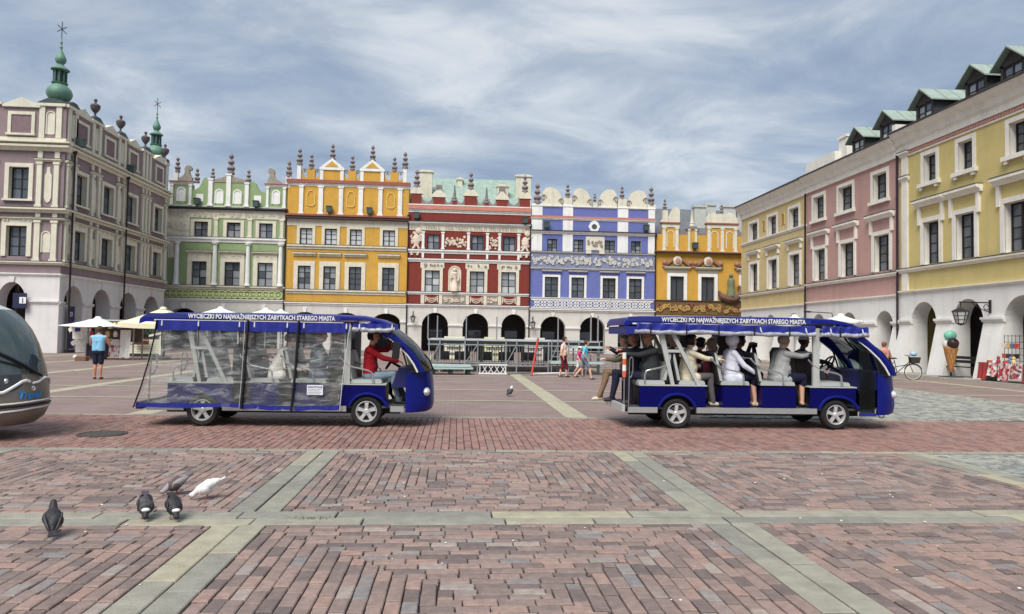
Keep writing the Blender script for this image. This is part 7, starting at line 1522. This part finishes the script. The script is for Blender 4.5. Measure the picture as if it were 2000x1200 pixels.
for P, r_ in (([(-.52,0,.34),(-.1,0,.30),(.40,0,.78)], .018), ([(-.1,0,.30),(-.22,0,.86)], .018), ([(-.52,0,.34),(-.2,0,.78)], .012), ([(-.16,0,.55),(.38,0,.66)], .016), ([(.40,0,.62),(.37,0,1.02)], .018), ([(.54,0,.34),(.41,0,.64)], .014)): MB().tube(P, r_, 6).build('frame_tube', mBlk, bk, smooth=True)
MB().tube([(.30,-.26,1.05),(.38,-.12,1.04),(.37,0,1.0),(.38,.12,1.04),(.30,.26,1.05)], .013, 6).build('handlebar', mBlk, bk, smooth=True); MB().tube([(-.36,0,.9),(-.2,0,.92),(-.1,0,.9)], [.08,.07,.03], 8, flat=.5).build('saddle', mBlk, bk, smooth=True); MB().prism([(.44,.72),(.74,.72),(.80,.98),(.40,.98)], -.16, .16).build('basket', M('basket wire', lin(44,42,44), .7, .4, 60, .5), bk); MB().box(-.78, -.26, -.06, .06, .70, .72).build('carrier', mBlk, bk)
MB().lathe([(.09,0),(.09,.012)], 12, (-.1, -.05, 0)).xf(Matrix.Rotation(0, 4, 'X')).build('chain_ring', mChr, bk, (0, 0, .29)); tag(MB().ball((0,0,0), .14, 10, (1.1,.9,.8)).build('helmet', M('pale blue helmet', lin(150,180,206), .35), None, (bp_.x+.55, bp_.y-.12, 1.12), smooth=True), 'pale blue cycle helmet resting on the bicycle handlebar', 'helmet')
MB().prism([(-.80,.38),(-.42,.38),(-.40,.70),(-.78,.70)], -.16, -.07).build('pannier', M('dark pannier', lin(50,46,48), .8), bk)
# souvenir table
tp = onX(1907, 735, 21.55); tbl = thing('souvenir_table', 'long souvenir table draped in red and white printed cloths on the footway', 'table', (21.6, tp.y, FZ), R_(-90)); LT = 5.2
MB().box(0, LT, 0, .9, .70, .75).build('table_top', mPost, tbl)
for u in (.1, LT/2, LT-.1): MB().box(u-.03, u+.03, .1, .8, 0, .7).build('trestle', mPost, tbl)
mPat2 = pattern_mat('scarf print', (206,188,184), [(176,44,48), (222,206,202), (96,76,84), (200,150,150), (150,60,70), (190,180,150)], 9.)
rg = random.Random(8)
for k in range(9): a = .1+LT/9*k; drape('printed_cloth', a, a+LT/9-.03, rg.uniform(.02, .22), .76, -.02, mPat2 if k % 4 else M('red cloth', lin(150,52,54), .85, .2, 6), tbl, n=10, amp=.06, seed=k)
for k in range(3):
    u = .45+1.5*k; rk = thing('wire_rack', 'black wire display rack hung with goods on the souvenir table', 'rack', (21.6+.75, tp.y-u-.6, FZ+.75), R_(-90), 'wire racks on the souvenir table')
    for q in range(6): MB().tube([(-.5+.2*q,0,0),(-.5+.2*q,0,1.15)], .010, 4).build('wire', mBlk, rk)
    for q in range(5): MB().tube([(-.5,0,.1+.25*q),(.5,0,.1+.25*q)], .012, 4).build('wire', mBlk, rk)
    for q in range(8): tag(MB().prism([(-.08,0),(.08,0),(.09,.18),(-.09,.18)], -.03, .03).build('hanging_pouch', mPal[(q*3+k*2) % 10], None, (21.6+.66, tp.y-u-.2-.22*(q % 4), FZ+.95+.42*(q//4)), rz=R_(-90)), CW[(q*3+k*2) % 10]+' cloth pouch hung on a wire rack of the souvenir table', 'pouch', 'goods hung on the souvenir racks')
for k in range(16): trinket(21.6+rg.uniform(.12, .55), tp.y-.3-.29*k, FZ+.755, 'COL lying on the printed cloth table', 'souvenir', rg.choice([0, 2, 2]), mPal[k*7 % 10], 'souvenirs on the printed cloth table', rg.uniform(0, 3))
q_ = thing('scarf_stand', 'upright stand hung with purple and grey scarves behind the souvenir table', 'stand', (21.6+1.25, tp.y-3.0, FZ), R_(-90))
for s in (-1.3, 1.3): MB().tube([(s,0,0),(s,0,1.95)], .02, 6).build('post', mBlk, q_)
MB().tube([(-1.3,0,1.95),(1.3,0,1.95)], .02, 6).build('rail', mBlk, q_)
for k, c in enumerate(((170,160,160), (110,80,150), (80,60,120), (190,180,176), (120,60,130), (150,150,160), (70,60,80), (200,190,190))): drape('scarf', -1.25+.31*k, -1.25+.31*k+.27, .7+.1*(k % 3), 1.94, -.02, cloth('scarf'+str(k), *c), q_, n=6, amp=.04, seed=k)

# ================================================== pigeons
def pigeon(label, px, py, rz, mats, peck=0.6, s=1., patch=None):
    p = gnd(px, py); root = thing('pigeon', label, 'pigeon', (p.x, p.y, 0), rz, None); body, neckm, wing, tail = mats
    pit = .42 if peck > .5 else -.55
    cs_, sn = math.cos(pit), math.sin(pit)
    def bp(x, y, z): return Vector((x*cs_+z*sn, y, -x*sn+z*cs_+.125))*s                 # pitched about the hips
    hd = Vector((.150, 0, .045))*s if peck > .5 else bp(.135, 0, .04)+Vector((.01, 0, .02))*s
    P = [(bp(-.065,0,.012), bp(.05,0,.0), .046*s, .066*s, 0), (bp(-.02,-.014,.01), bp(.03,.014,.0), .067*s, .067*s, 0), (bp(.05,0,.01), bp(.08,0,.015), .058*s, .044*s, 1), (bp(.08,0,.015), hd, .040*s, .026*s, 1), (hd, hd+Vector((.008,0,.004))*s, .027*s, .025*s, 1), (bp(-.07,0,.015), bp(-.12,0,.015), .035*s, .020*s, 0)]
    for sg in (-1, 1): P.append((bp(-.01,sg*.022,-.03), Vector((.0,sg*.026,.055))*s, .024*s, .009*s, 0))
    grow(P, [body, neckm], .0065, 'body', root, smooth=2)
    if patch: MB().ball((bp(.08,0,.05)+hd)/2+Vector((0,0,.012))*s, .036*s, 10, (.8, 1.1, .55)).build('nape_patch', patch, root, smooth=True)
    for sg in (-1, 1):
        mb = MB(); vs = []
        for q in range(7):
            f = q/6; cxw = .06-.20*f; w_ = .05*math.sin(math.pi*(.2+.75*f))+.004
            for e in (-1, 0, 1): vs.append(bp(cxw-.02*e*(1-f), sg*(.062-.042*f*f+.006*(1-abs(e))), .022+e*w_*.8-.004))
        mb.add(vs, [(q*3+e, q*3+e+1, (q+1)*3+e+1, (q+1)*3+e) for q in range(6) for e in range(2)]); o = mb.build('wing', wing, root, smooth=80); m_ = o.modifiers.new('t', 'SOLIDIFY'); m_.thickness = .010*s; m_.offset = 0
        leg = Vector((.0, sg*.026, .06))*s; MB().tube([leg, Vector((.004, sg*.027, .008))*s], .0045*s, 5).build('leg', M('pigeon leg', lin(160,90,84), .6), root)
        mb = MB(); f0 = Vector((.004, sg*.027, .007))*s
        for a in (-.5, 0, .5, 3.14): mb.tube([f0, f0+Vector((math.cos(a)*.028, math.sin(a)*.02, -.003))*s], .0035*s, 4)
        mb.build('foot', MATS['pigeon leg'], root)
    mb = MB(); mb.add([bp(-.10,-.02,.02), bp(-.10,.02,.02), bp(-.20,.034,.022), bp(-.20,-.034,.022), bp(-.10,-.02,.008), bp(-.10,.02,.008), bp(-.20,.034,.014), bp(-.20,-.034,.014)], [(0,1,2,3),(4,7,6,5),(0,4,5,1),(1,5,6,2),(2,6,7,3),(3,7,4,0)]); mb.build('tail', tail, root)
    MB().lathe([(.006*s,0),(.004*s,.012*s),(0,.024*s)], 6).xf(Matrix.Translation(hd+Vector((.02,0,-.004))*s) @ Matrix.Rotation(R_(100 if peck < .5 else 140), 4, 'Y')).build('beak', mBlk, root)
    for sg in (-1, 1): MB().ball(hd+Vector((.010, sg*.021, .006))*s, .0045*s, 6).build('eye', M('orange eye', lin(190,90,40), .3), root)
    return root
fe = lambda n, r, g, b: M('feather '+n, lin(r, g, b), .6, .22, 40, .3)
D1, D2, D3, D4, D5, D6 = fe('slate', 70,68,72), fe('dark', 44,42,46), fe('white', 226,224,220), fe('brown', 84,68,70), fe('pale grey', 150,144,146), fe('green sheen', 58,66,66)
pigeon('dark slate pigeon standing upright on the bricks with its back turned', 102, 1046, R_(118), (D2, D2, D1, D2), .15, .95)
pigeon('slate pigeon with white nape pecking on the stone strip', 283, 1012, R_(-66), (D1, D2, D2, D1), .75, .9, D3)
pigeon('dark pigeon with white collar pecking beside the one with white nape', 338, 1013, R_(-58), (D2, D2, D2, D2), .8, .88, D3)
pigeon('brown grey pigeon pecking with its tail raised', 345, 966, R_(-150), (D4, D5, D5, D6), .65, .85)
pigeon('white pigeon with dark tail tip stooping low to feed', 405, 974, R_(-165), (D3, D3, D3, D3), .7, .9)
pigeon('small distant pigeon standing alone beyond the buses', 996, 774, R_(60), (D1, D3, D2, D2), .2, 1.0)
# tuft of grass in the joint of the stone strip
gp = gnd(606, 1014); rg = random.Random(2); mb = MB()
for k in range(90):
    x, y = rg.gauss(0, .09), rg.gauss(0, .02); h_ = rg.uniform(.01, .035); dx, dy = rg.uniform(-.02, .02), rg.uniform(-.015, .015); mb.add([(x-.003, y, -.005), (x+.003, y, -.005), (x+dx, y+dy, h_)], [(0,1,2)])
gt = stuff(mb.build('grass_tuft', M('joint grass', lin(84,92,58), .8, .3, 20, 0), None, (gp.x, gp.y, 0), fix=False)); gt['label'] = 'low grass tuft growing in a joint of the stone strip'; gt['category'] = 'grass'
# crumbs and litter on the bricks
rg = random.Random(5); mCr = M('crumb', lin(226,220,208), .8, 0, bump=0); mb = MB()
for k in range(60):
    x, y = rg.uniform(-3.5, 5), rg.uniform(4.4, 10); mb.ball((x, y, .006), rg.uniform(.004, .012), 5, (1.3, 1, .5))
c_ = stuff(mb.build('crumbs', mCr)); c_['label'] = 'pale crumbs scattered over the bricks'; c_['category'] = 'crumbs'
